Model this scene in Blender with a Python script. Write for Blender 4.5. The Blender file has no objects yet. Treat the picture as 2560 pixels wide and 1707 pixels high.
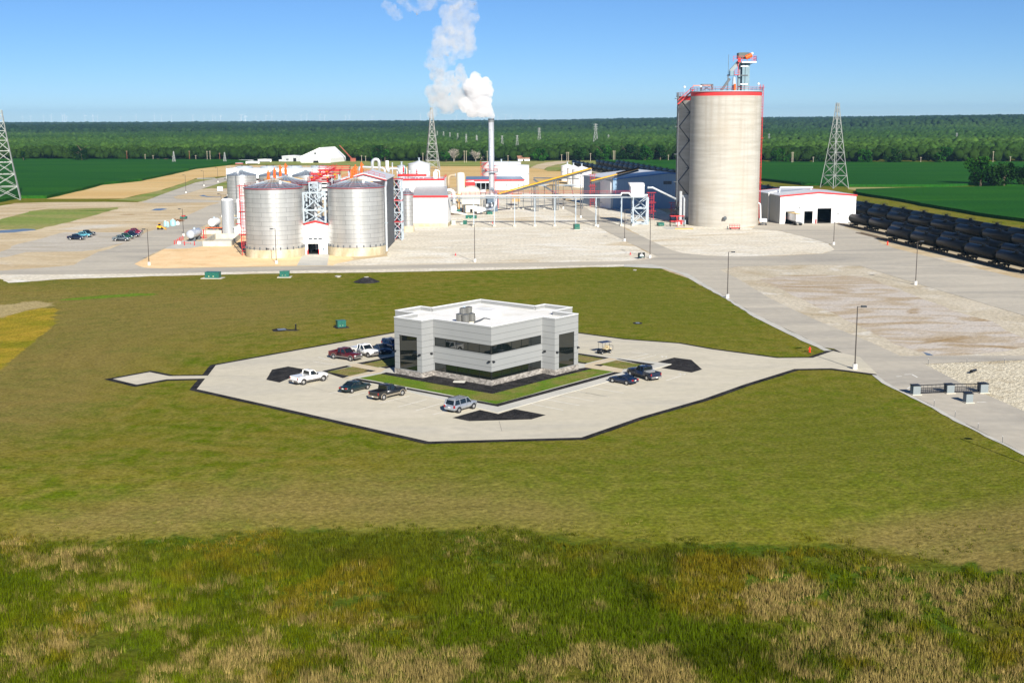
import bpy, bmesh, math, random
import numpy as np
from mathutils import Vector, Matrix, noise
from mathutils.geometry import tessellate_polygon
random.seed(7); rng = np.random.default_rng(7)
S = bpy.context.scene
PI = math.pi
# ---------------------------------------------------------------- camera, world, sun, exposure
F_PX, HOR, ROLL, CAMH = 3130.0, 292.0, 0.005, 38.0
CX, CY = 1280.0, 853.5
pit = math.atan2(CY-HOR, F_PX)
cF = Vector((0, math.cos(pit), -math.sin(pit)))
U0 = Vector((0, math.sin(pit), math.cos(pit)))
cR = Vector((1,0,0))*math.cos(ROLL) - U0*math.sin(ROLL)
cU = cR.cross(cF)
cam = bpy.data.objects.new('camera', bpy.data.cameras.new('camera'))
S.collection.objects.link(cam); S.camera = cam
cam.matrix_world = Matrix(((cR.x,cU.x,-cF.x,0),(cR.y,cU.y,-cF.y,0),(cR.z,cU.z,-cF.z,CAMH),(0,0,0,1)))
cam.data.sensor_fit = 'HORIZONTAL'; cam.data.sensor_width = 36; cam.data.lens = 36*F_PX/2560
cam.data.clip_start = 1; cam.data.clip_end = 60000
SUN_EL = math.radians(27.2); SUN_AZ = math.radians(-73.5)      # direction towards the sun, from +x
sd = Vector((math.cos(SUN_EL)*math.cos(SUN_AZ), math.cos(SUN_EL)*math.sin(SUN_AZ), math.sin(SUN_EL)))
w = bpy.data.worlds.new('World'); S.world = w; w.use_nodes = True
nt = w.node_tree; nt.nodes.clear()
sk = nt.nodes.new('ShaderNodeTexSky'); sk.sky_type = 'NISHITA'; sk.sun_disc = False
sk.sun_elevation = SUN_EL; sk.sun_rotation = PI/2 - SUN_AZ
sk.air_density = 1.3; sk.dust_density = 0.0; sk.ozone_density = 8; sk.altitude = 5500
bg = nt.nodes.new('ShaderNodeBackground'); bg.inputs[1].default_value = 0.056
wo = nt.nodes.new('ShaderNodeOutputWorld')
nt.links.new(sk.outputs[0], bg.inputs[0]); nt.links.new(bg.outputs[0], wo.inputs[0])
sun = bpy.data.lights.new('sun', 'SUN'); sun.energy = 4.8; sun.angle = math.radians(0.53); sun.color = (1, .945, .85)
so = bpy.data.objects.new('sun', sun); S.collection.objects.link(so)
so.rotation_euler = sd.to_track_quat('Z', 'Y').to_euler(); so.location = (100, -300, 200)
S.view_settings.view_transform = 'Standard'; S.view_settings.look = 'None'
S.view_settings.exposure = 0.8; S.view_settings.gamma = 1; S.view_settings.use_curve_mapping = False

# ---------------------------------------------------------------- survey helpers: photo point -> place on the ground
def G(p, z=0.0):
    d = cF + cR*((p[0]-CX)/F_PX) - cU*((p[1]-CY)/F_PX)
    t = (z-CAMH)/d.z
    return Vector((d.x*t, d.y*t, z))
def PR(v):
    v = Vector(v) - Vector((0,0,CAMH)); k = v.dot(cF)
    return (CX+F_PX*v.dot(cR)/k, CY-F_PX*v.dot(cU)/k)
def HT(g, ty):
    lo, hi = -5.0, 300.0
    for _ in range(40):
        m = (lo+hi)/2
        if PR((g[0], g[1], m))[1] > ty: lo = m
        else: hi = m
    return lo
def Z(x0, y0, s): return lambda x, y: (x0+x/s, y0+y/s)
Z1=Z(960,730,4.4808); Z2=Z(700,820,5.88); Z3=Z(1400,820,5.88); ZR=Z(2100,480,5.113); Z5=Z(2100,880,5.113)
Z6=Z(0,420,4.9); Z7=Z(380,500,7.127); ZA=Z(540,380,5.6); ZB=Z(800,380,5.6); ZC=Z(1120,400,6.19); ZD=Z(1440,400,7.127)
ZS=Z(1640,120,3.267); ZL=Z(1880,440,7.35); ZH=Z(1700,120,9.8); ZE=Z(480,400,9.8); ZF=Z(1100,420,9.8)
T1=Z(0,260,3.675); T2=Z(560,260,3.675); T3=Z(1160,260,4.2); T4=Z(1880,240,3.459)
ZG=Z(1780,660,3.0154); ZJ=Z(1560,560,6.918); ZK=Z(240,900,4.523); ZM=Z(660,660,7.84); ZN=Z(0,640,4.356)
ZD0=Z(0,0,0.91875)
def zz(f, pts): return [f(*p) for p in pts]

# ---------------------------------------------------------------- materials
MATS = {}
def newmat(name):
    m = bpy.data.materials.new(name); m.use_nodes = True
    n = m.node_tree.nodes; b = n['Principled BSDF']
    return m, n, m.node_tree.links, b
def mat(name, col, rough=.6, metal=0, var=.12, scale=.5, spec=.3, bump=0, bscale=20, stretch=None, detail=4):
    if name in MATS: return MATS[name]
    m, n, l, b = newmat(name)
    b.inputs['Roughness'].default_value = rough; b.inputs['Metallic'].default_value = metal
    b.inputs['Specular IOR Level'].default_value = spec
    tc = n.new('ShaderNodeTexCoord'); src = tc.outputs['Object']
    if stretch:
        mp = n.new('ShaderNodeMapping'); mp.inputs['Scale'].default_value = stretch
        l.new(src, mp.inputs[0]); src = mp.outputs[0]
    nz = n.new('ShaderNodeTexNoise'); nz.inputs['Scale'].default_value = scale; nz.inputs['Detail'].default_value = detail
    l.new(src, nz.inputs['Vector'])
    mx = n.new('ShaderNodeMix'); mx.data_type = 'RGBA'
    mx.inputs[6].default_value = (*[c*(1-var) for c in col], 1); mx.inputs[7].default_value = (*[min(1, c*(1+var)) for c in col], 1)
    mr = n.new('ShaderNodeMapRange'); mr.inputs[1].default_value = .35; mr.inputs[2].default_value = .65
    l.new(nz.outputs[0], mr.inputs[0]); l.new(mr.outputs[0], mx.inputs[0]); l.new(mx.outputs[2], b.inputs['Base Color'])
    if bump:
        bz = n.new('ShaderNodeTexNoise'); bz.inputs['Scale'].default_value = bscale; l.new(src, bz.inputs['Vector'])
        bp = n.new('ShaderNodeBump'); bp.inputs['Strength'].default_value = bump; bp.inputs['Distance'].default_value = .1
        l.new(bz.outputs[0], bp.inputs['Height']); l.new(bp.outputs[0], b.inputs['Normal'])
    MATS[name] = m; return m
def layered(name, cols, scales, rough=.9, stretch=(1,1,1), detail=6, bump=.0, bscale=2, thr=((.4,.6),), fine=0, fscale=3, warp=0):
    """stack of colours over each other, each laid in by its own noise"""
    if name in MATS: return MATS[name]
    m, n, l, b = newmat(name); b.inputs['Roughness'].default_value = rough; b.inputs['Specular IOR Level'].default_value = .02
    tc = n.new('ShaderNodeTexCoord'); mp = n.new('ShaderNodeMapping'); mp.inputs['Scale'].default_value = stretch
    l.new(tc.outputs['Object'], mp.inputs[0]); cur = None
    for i, c in enumerate(cols):
        if i == 0: cur = (*c, 1); continue
        nz = n.new('ShaderNodeTexNoise'); nz.inputs['Scale'].default_value = scales[i-1]; nz.inputs['Detail'].default_value = detail
        nz.inputs['Distortion'].default_value = warp
        of = n.new('ShaderNodeVectorMath'); of.inputs[1].default_value = (i*37.1, i*11.7, i*5.3)
        l.new(mp.outputs[0], of.inputs[0]); l.new(of.outputs[0], nz.inputs['Vector'])
        mr = n.new('ShaderNodeMapRange'); t = thr[min(i-1, len(thr)-1)]
        mr.inputs[1].default_value, mr.inputs[2].default_value = t; l.new(nz.outputs[0], mr.inputs[0])
        mx = n.new('ShaderNodeMix'); mx.data_type = 'RGBA'
        if isinstance(cur, tuple): mx.inputs[6].default_value = cur
        else: l.new(cur, mx.inputs[6])
        mx.inputs[7].default_value = (*c, 1); l.new(mr.outputs[0], mx.inputs[0]); cur = mx.outputs[2]
    if fine:
        nz = n.new('ShaderNodeTexNoise'); nz.inputs['Scale'].default_value = fscale; nz.inputs['Detail'].default_value = 3
        l.new(tc.outputs['Object'], nz.inputs['Vector'])
        mr = n.new('ShaderNodeMapRange'); mr.inputs[1].default_value = .3; mr.inputs[2].default_value = .7
        mr.inputs[3].default_value = 1-fine; mr.inputs[4].default_value = 1+fine; l.new(nz.outputs[0], mr.inputs[0])
        vm = n.new('ShaderNodeVectorMath'); vm.operation = 'SCALE'; l.new(cur, vm.inputs[0]); l.new(mr.outputs[0], vm.inputs['Scale']); cur = vm.outputs[0]
    l.new(cur, b.inputs['Base Color'])
    if bump:
        bz = n.new('ShaderNodeTexNoise'); bz.inputs['Scale'].default_value = bscale; bz.inputs['Detail'].default_value = 5; l.new(tc.outputs['Object'], bz.inputs['Vector'])
        bp = n.new('ShaderNodeBump'); bp.inputs['Strength'].default_value = bump; bp.inputs['Distance'].default_value = .3
        l.new(bz.outputs[0], bp.inputs['Height']); l.new(bp.outputs[0], b.inputs['Normal'])
    MATS[name] = m; return m
def brickcyl(name, col, seam, R, bw, rh, mortar, metal=.5, rough=.45, freq=2, var=.06, spec=.5):
    m, n, l, b = newmat(name); b.inputs['Metallic'].default_value = metal; b.inputs['Roughness'].default_value = rough
    b.inputs['Specular IOR Level'].default_value = spec
    tc = n.new('ShaderNodeTexCoord'); sx = n.new('ShaderNodeSeparateXYZ'); l.new(tc.outputs['Object'], sx.inputs[0])
    at = n.new('ShaderNodeMath'); at.operation = 'ARCTAN2'; l.new(sx.outputs[0], at.inputs[0]); l.new(sx.outputs[1], at.inputs[1])
    mu = n.new('ShaderNodeMath'); mu.operation = 'MULTIPLY'; mu.inputs[1].default_value = R; l.new(at.outputs[0], mu.inputs[0])
    cb = n.new('ShaderNodeCombineXYZ'); l.new(mu.outputs[0], cb.inputs[0]); l.new(sx.outputs[2], cb.inputs[1])
    br = n.new('ShaderNodeTexBrick'); br.inputs['Scale'].default_value = 1; br.inputs['Brick Width'].default_value = bw
    br.inputs['Row Height'].default_value = rh; br.inputs['Mortar Size'].default_value = mortar; br.inputs['Mortar Smooth'].default_value = .3
    br.offset_frequency = freq; br.offset = .5
    br.inputs['Color1'].default_value = (*[c*(1-var) for c in col], 1); br.inputs['Color2'].default_value = (*[min(1,c*(1+var)) for c in col], 1)
    br.inputs['Mortar'].default_value = (*seam, 1)
    l.new(cb.outputs[0], br.inputs['Vector'])
    nz = n.new('ShaderNodeTexNoise'); nz.inputs['Scale'].default_value = .35; nz.inputs['Detail'].default_value = 5
    mp = n.new('ShaderNodeMapping'); mp.inputs['Scale'].default_value = (1.5, .25, 1); l.new(cb.outputs[0], mp.inputs[0]); l.new(mp.outputs[0], nz.inputs['Vector'])
    mr = n.new('ShaderNodeMapRange'); mr.inputs[1].default_value = .3; mr.inputs[2].default_value = .7; mr.inputs[3].default_value = .86; mr.inputs[4].default_value = 1.08
    l.new(nz.outputs[0], mr.inputs[0])
    vm = n.new('ShaderNodeVectorMath'); vm.operation = 'SCALE'; l.new(br.outputs[0], vm.inputs[0]); l.new(mr.outputs[0], vm.inputs['Scale'])
    l.new(vm.outputs[0], b.inputs['Base Color'])
    return m
WHITE = mat('white_siding', (.8,.8,.79), .45, 0, .03, .6, .3, .04, 6)
ROOFW = mat('white_roof_metal', (.62,.63,.64), .4, 0, .05, .3, .5)
RED = mat('red_steel', (.5,.03,.032), .5, 0, .1, 1.5)
ORANGE = mat('orange_steel', (.85,.12,.015), .5, 0, .08, 2)
YELLOW = mat('yellow_steel', (.72,.38,.025), .5, 0, .1, 1.5)
GALV = mat('galvanised_steel', (.5,.53,.56), .42, .25, .1, .8)
LGREY = mat('light_grey_steel', (.36,.42,.47), .5, 0, .05, .8)
DGREY = mat('dark_grey_steel', (.09,.1,.11), .5, .1, .15, 1)
PIPE = mat('insulated_pipe_jacket', (.72,.74,.76), .3, .6, .05, 1.2)
CONC = mat('pale_concrete', (.52,.49,.41), .85, 0, .1, .6, .2, .15, 8)
BLACK = mat('black_paint', (.012,.013,.016), .35, 0, .3, 1.5)
GREENBOX = mat('green_enamel', (.02,.12,.09), .4, 0, .12, 2)
BLUEROOF = mat('blue_grey_metal_roof', (.13,.2,.32), .45, .1, .08, .5)
GREYWALL = mat('grey_wall_siding', (.42,.45,.48), .5, 0, .05, .4, stretch=(6,6,.2))
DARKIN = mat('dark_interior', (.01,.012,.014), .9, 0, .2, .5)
TEAL = mat('white_vessel_paint', (.64,.60,.50), .5, 0, .05, .7)
def glassmat(name, col=(.015,.03,.03), rough=.03, spec=.5):
    if name in MATS: return MATS[name]
    m, n, l, b = newmat(name); b.inputs['Base Color'].default_value = (*col,1); b.inputs['Roughness'].default_value = rough
    b.inputs['Specular IOR Level'].default_value = spec; b.inputs['IOR'].default_value = 1.6
    MATS[name] = m; return m
OGLASS = glassmat('office_mirror_glass', (.006,.009,.008), .02, .75)
CGLASS = glassmat('car_glass', (.008,.012,.014), .06, .8)

# ---------------------------------------------------------------- mesh builder
class MB:
    def __init__(s): s.v=[]; s.f=[]; s.mi=[]; s.m=0; s.sm=[]; s.smooth=False
    def add(s, vs, fs):
        o=len(s.v); s.v += [tuple(p) for p in vs]
        for f in fs: s.f.append(tuple(i+o for i in f)); s.mi.append(s.m); s.sm.append(s.smooth)
        return s
    def box(s, x0,y0,z0,x1,y1,z1):
        return s.add([(x0,y0,z0),(x1,y0,z0),(x1,y1,z0),(x0,y1,z0),(x0,y0,z1),(x1,y0,z1),(x1,y1,z1),(x0,y1,z1)],
              [(0,3,2,1),(4,5,6,7),(0,1,5,4),(1,2,6,5),(2,3,7,6),(3,0,4,7)])
    def cbox(s, c, d): return s.box(c[0]-d[0]/2,c[1]-d[1]/2,c[2]-d[2]/2,c[0]+d[0]/2,c[1]+d[1]/2,c[2]+d[2]/2)
    def bar(s, a, b, t=.1, t2=None):
        a=Vector(a); b=Vector(b); d=(b-a); L=d.length
        if L<1e-6: return s
        d/=L; u=d.cross(Vector((0,0,1)))
        if u.length<.01: u=Vector((1,0,0))
        u.normalize(); v=d.cross(u); t2=t2 or t; u*=t/2; v*=t2/2
        return s.add([a-u-v,a+u-v,a+u+v,a-u+v,b-u-v,b+u-v,b+u+v,b-u+v],[(0,3,2,1),(4,5,6,7),(0,1,5,4),(1,2,6,5),(2,3,7,6),(3,0,4,7)])
    def tube(s, pts, r, n=8, caps=True):
        pts=[Vector(p) for p in pts]; rs=r if isinstance(r,(list,tuple)) else [r]*len(pts); vs=[]; fs=[]
        ref=None
        for i,p in enumerate(pts):
            d=((pts[i]-pts[i-1]).normalized() if i>0 else Vector((0,0,0)))+((pts[i+1]-pts[i]).normalized() if i<len(pts)-1 else Vector((0,0,0)))
            if d.length<1e-6: d=Vector((0,0,1))
            d.normalize()
            if ref is None:
                ref=Vector((0,0,1)) if abs(d.z)<.9 else Vector((1,0,0))
            u=d.cross(ref)
            if u.length<.05: u=d.cross(Vector((0,1,0)))
            u.normalize(); v=u.cross(d); ref=v if True else ref
            for k in range(n):
                a=2*PI*k/n; vs.append(p+u*(math.cos(a)*rs[i])+v*(math.sin(a)*rs[i]))
        for i in range(len(pts)-1):
            for k in range(n):
                a=i*n+k; b=i*n+(k+1)%n; fs.append((a,a+n,b+n,b))
        if caps: fs.append(tuple(range(n))); fs.append(tuple(reversed(range((len(pts)-1)*n,len(pts)*n))))
        return s.add(vs,fs)
    def cyl(s, x,y,z0,z1,r,r1=None,n=24,a0=0):
        r1=r if r1 is None else r1; vs=[]; fs=[]
        for k in range(n):
            a=a0+2*PI*k/n; vs += [(x+r*math.cos(a),y+r*math.sin(a),z0),(x+r1*math.cos(a),y+r1*math.sin(a),z1)]
        for k in range(n):
            a=2*k; b=2*((k+1)%n); fs.append((a,b,b+1,a+1))
        fs.append(tuple(2*k for k in reversed(range(n)))); fs.append(tuple(2*k+1 for k in range(n)))
        return s.add(vs,fs)
    def lathe(s, prof, x=0,y=0,n=32):
        vs=[]; fs=[]; m=len(prof)
        for k in range(n):
            a=2*PI*k/n
            for r,z in prof: vs.append((x+r*math.cos(a),y+r*math.sin(a),z))
        for k in range(n):
            for i in range(m-1):
                a=k*m+i; b=((k+1)%n)*m+i; fs.append((a,b,b+1,a+1))
        return s.add(vs,fs)
    def hcyl(s, a, b, r, n=16, dome=.25):
        a=Vector(a); b=Vector(b); d=(b-a).normalized()
        st=[(-dome,0.02),(-dome*.85,.5),(-dome*.5,.82),(-dome*.2,.96),(0,1)]
        pts=[a+d*(r*t*1.0) for t,_ in st]+[b-d*(r*t) for t,_ in reversed(st)]
        return s.tube(pts,[r*q for _,q in st]+[r*q for _,q in reversed(st)],n)
    def prism(s, poly, z0, z1):
        n=len(poly); a=sum(poly[i][0]*poly[(i+1)%n][1]-poly[(i+1)%n][0]*poly[i][1] for i in range(n))
        if a<0: poly=poly[::-1]
        tri=tessellate_polygon([[Vector((p[0],p[1],0)) for p in poly]])
        s.add([(p[0],p[1],z1) for p in poly],[t if _ccw(poly,t) else t[::-1] for t in tri])
        s.add([(p[0],p[1],z0) for p in poly],[t[::-1] if _ccw(poly,t) else t for t in tri])
        vs=[(p[0],p[1],z) for p in poly for z in (z0,z1)]
        return s.add(vs,[(2*i,2*((i+1)%n),2*((i+1)%n)+1,2*i+1) for i in range(n)])
    def extr(s, prof, y0, y1):       # profile in x,z extruded along y
        n=len(prof); a=sum(prof[i][0]*prof[(i+1)%n][1]-prof[(i+1)%n][0]*prof[i][1] for i in range(n))
        if a<0: prof=prof[::-1]
        tri=tessellate_polygon([[Vector((p[0],p[1],0)) for p in prof]])
        s.add([(p[0],y0,p[1]) for p in prof],[t if _ccw(prof,t) else t[::-1] for t in tri])
        s.add([(p[0],y1,p[1]) for p in prof],[t[::-1] if _ccw(prof,t) else t for t in tri])
        vs=[(p[0],y,p[1]) for p in prof for y in (y0,y1)]
        return s.add(vs,[(2*i+1,2*((i+1)%n)+1,2*((i+1)%n),2*i) for i in range(n)])
    def sphere(s, c, r, n=12, m=8, sc=(1,1,1)):
        vs=[];fs=[]
        for i in range(m+1):
            t=PI*i/m
            for k in range(n):
                a=2*PI*k/n; vs.append((c[0]+r*sc[0]*math.sin(t)*math.cos(a),c[1]+r*sc[1]*math.sin(t)*math.sin(a),c[2]+r*sc[2]*math.cos(t)))
        for i in range(m):
            for k in range(n):
                a=i*n+k;b=i*n+(k+1)%n; fs.append((a,a+n,b+n,b))
        return s.add(vs,fs)
    def xf(s, M, start=0):
        for i in range(start,len(s.v)): s.v[i]=tuple(M@Vector(s.v[i]))
        return s
    def build(s, name, mats, parent=None, label=None):
        me=bpy.data.meshes.new(name); me.from_pydata(s.v,[],s.f)
        for m in (mats if isinstance(mats,(list,tuple)) else [mats]): me.materials.append(m)
        me.polygons.foreach_set('material_index', s.mi); me.polygons.foreach_set('use_smooth', s.sm); me.update()
        o=bpy.data.objects.new(name, me); S.collection.objects.link(o)
        if parent: o.parent=parent
        if label: o['label']=label
        return o
def _ccw(poly,t):
    a,b,c=[poly[i] for i in t]; return (b[0]-a[0])*(c[1]-a[1])-(b[1]-a[1])*(c[0]-a[0])>0
def tag(o, label, cat, group=None, kind=None):
    o['label']=label; o['category']=cat
    if group: o['group']=group
    if kind: o['kind']=kind
    return o
def thing(name, label, cat, loc=(0,0,0), rz=0, group=None):
    o=bpy.data.objects.new(name,None); o.empty_display_size=1; S.collection.objects.link(o)
    o.location=(loc[0],loc[1],loc[2] if len(loc)>2 else 0); o.rotation_euler=(0,0,rz); return tag(o,label,cat,group)
def part(name, mb, m, parent, label=None): return mb.build(name, m, parent, label)
def dup(root, loc, rz=None, label=None, group=None, recol=None, sc=None):
    r=root.copy(); S.collection.objects.link(r); r.location=loc
    if rz is not None: r.rotation_euler=(0,0,rz)
    if sc: r.scale=sc
    if label: r['label']=label
    if group: r['group']=group
    def rec(a,b):
        for ch in [c for c in KIDS.get(a.name, [])]:
            c=ch.copy(); S.collection.objects.link(c); c.parent=b
            if recol and ch.name.split('.')[0] in recol:
                c.data=ch.data.copy(); c.data.materials[0]=recol[ch.name.split('.')[0]]
            rec(ch,c)
    rec(root,r); return r
KIDS={}
def seal(root):
    def rec(o):
        k=list(o.children); KIDS[o.name]=k
        for c in k: rec(c)
    rec(root); return root
def struct(o): o['kind']='structure'; return o
def densify(pts, step, jit, close=True):
    out=[]
    n=len(pts)
    for i in range(n if close else n-1):
        a=Vector(pts[i][:2]); b=Vector(pts[(i+1)%n][:2]); L=(b-a).length; k=max(1,int(L/step))
        nrm=Vector((-(b-a).y,(b-a).x)); nrm=nrm/L if L>0 else nrm
        for j in range(k):
            p=a.lerp(b,j/k); q=noise.noise(Vector((p.x/step/2.3,p.y/step/2.3,3.1)))*jit + random.uniform(-.3,.3)*jit
            out.append(p+nrm*(q if 0<j<k or True else 0))
    return out
def sheet(name, px, z, m, jit=0, step=3, kind='structure', label=None, cat=None, h=None, raw=False):
    pts=[Vector(p) for p in px] if raw else [G(p) for p in px]
    pts=[(p.x,p.y) for p in pts]
    if jit: pts=[(p.x,p.y) for p in densify(pts,step,jit)]
    b=MB()
    if h is None:
        tri=tessellate_polygon([[Vector((p[0],p[1],0)) for p in pts]])
        b.add([(p[0],p[1],z) for p in pts],[t if _ccw(pts,t) else t[::-1] for t in tri])
    else: b.prism(pts,z,h)
    o=b.build(name,m)
    if kind: o['kind']=kind
    if label: o['label']=label
    if cat: o['category']=cat
    return o
def cylfit(xl,xr,yb):
    a=G((xl,yb)); b=G((xr,yb)); c=G(((xl+xr)/2,yb)); d=c.length; w=abs(xr-xl)
    R=w*d/(2*F_PX-w); k=Vector((c.x,c.y,0)).normalized(); c=c+k*R
    return c.x,c.y,R
def hfront(cx,cy,R,ty):
    k=Vector((cx,cy,0)).normalized(); return HT((cx-k.x*R,cy-k.y*R),ty)
def frame(fl,fr):
    a=G(fl); b=G(fr); d=b-a; return (a.x,a.y,0), d.length, math.atan2(d.y,d.x)

# ================================================================ GROUND
def ss(x,a,b):
    t=np.clip((np.asarray(x,float)-a)/(b-a),0,1); return t*t*(3-2*t)
def vnoise(x,y,sc,seed=0,oct=3):
    x=np.asarray(x,float); y=np.asarray(y,float); out=np.zeros_like(x); amp=1; tot=0
    for o in range(oct):
        X=x*sc*2**o+seed*17.3+o*5.1; Y=y*sc*2**o+seed*9.7+o*3.3
        xi=np.floor(X).astype(np.int64); yi=np.floor(Y).astype(np.int64); fx=X-xi; fy=Y-yi; fx=fx*fx*(3-2*fx); fy=fy*fy*(3-2*fy)
        def h(a,b):
            n=(a*374761393+b*668265263+seed*1442695)&0x7fffffff; n=(n^(n>>13))*1274126177&0x7fffffff; return ((n^(n>>16))&0xffff)/65535.0
        v=(h(xi,yi)*(1-fx)+h(xi+1,yi)*fx)*(1-fy)+(h(xi,yi+1)*(1-fx)+h(xi+1,yi+1)*fx)*fy
        out+=v*amp; tot+=amp; amp*=.5
    return out/tot
def gz(x,y):
    x=np.asarray(x,float); y=np.asarray(y,float)
    z=-3.2*(1-ss(y,84,136))*(1-ss(x,36,52))
    z=z-1.2*(1-ss(x,-110,-62))*(1-ss(y,230,290))*ss(y,90,140)
    z=z-7*ss(y,1180,1700)
    t=x/np.maximum(y,1)
    B=3+9*ss(t,.03,.12)+8*ss(t,.2,.4)+2*ss(-t,.25,.4)
    st=3000+900*(vnoise(t*9,y*0,1,3)-.5)-500*ss(t,.2,.35)
    z=z+(B+10*(vnoise(x,y,1/900,5)-.5))*ss((y-st)/1500,0,1)+6*(vnoise(t*30,y/800,1,8)-.5)*ss(y,2800,4200)
    z=z-ss(y,9000,15000)*4
    return z
def PRn(x,y,z):
    z=z-CAMH; k=x*cF.x+y*cF.y+z*cF.z
    return CX+F_PX*(x*cR.x+y*cR.y+z*cR.z)/k, CY-F_PX*(x*cU.x+y*cU.y+z*cU.z)/k
def inpoly(px,py,poly):
    ins=np.zeros(px.shape,bool); n=len(poly)
    for i in range(n):
        x0,y0=poly[i]; x1,y1=poly[(i+1)%n]
        if y0==y1: continue
        c=((y0>py)!=(y1>py))&(px<(x1-x0)*(py-y0)/(y1-y0)+x0); ins^=c
    return ins
def soft(px,py,poly,r,k=12):
    a=np.zeros(px.shape)
    for i in range(k):
        t=2*PI*i/k; q=r*(.4+.6*((i*7)%k)/k); a+=inpoly(px+q*math.cos(t)*1.6,py+q*math.sin(t)*.7,poly)
    return a/k
TALL=[(-400,1345),(0,1350),(200,1362),(420,1345),(760,1322),(1100,1330),(1330,1330),(1500,1350),(1700,1362),(1900,1365),(2100,1362),(2300,1385),(2560,1445),(2900,1500),(3200,1560),(3200,2600),(-800,2600)]
TANS=[[(380,1640),(450,1612),(690,1612),(700,1660),(640,1760),(300,1800),(360,1700)],[(760,1690),(1000,1640),(1200,1640),(1250,1720),(1200,1800),(700,1800)],[(1330,1640),(1500,1620),(1720,1570),(1750,1720),(1400,1800)],
      [(1900,1440),(2050,1460),(2200,1480),(2420,1530),(2560,1600),(2600,1700),(2700,1850),(1900,1850),(1950,1600),(1840,1560),(1830,1480)],[(2120,1400),(2560,1470),(2900,1500),(2900,1850),(2400,1700),(2250,1500)],[(-100,1680),(60,1660),(100,1800),(-100,1850)]]
GOLD=zz(ZN,[(-900,760),(0,680),(350,575),(590,555),(630,620),(550,760),(400,920),(200,1090),(0,1230),(-900,1700)])
PALE=zz(ZN,[(-900,560),(0,540),(330,490),(590,515),(600,560),(350,575),(0,680),(-900,760)])
VIVID=zz(ZN,[(560,490),(800,455),(1200,425),(1500,405),(1720,410),(1800,425),(1500,435),(1000,468),(700,488)])
GREENR=[(1350,680),(1640,680),(1800,760),(2050,880),(1700,860),(1450,820),(1350,740),(1000,1150),(1500,1140),(1700,1060),(1950,960),(2100,930),(2250,1000),(2560,1150),(2900,1300),(2300,1330),(1700,1330),(900,1330)]
BROWNF=[(350,1230),(700,1190),(1100,1200),(1500,1260),(1500,1330),(1100,1320),(700,1325),(200,1350),(-100,1330)]
BROWNL=[(-600,700),(200,690),(500,700),(900,720),(850,800),(400,880),(200,1080),(-600,1200)]
DRYR=[(2050,1330),(2560,1250),(2900,1300),(2900,1700),(2560,1560),(2400,1470),(2200,1400)]
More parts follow.
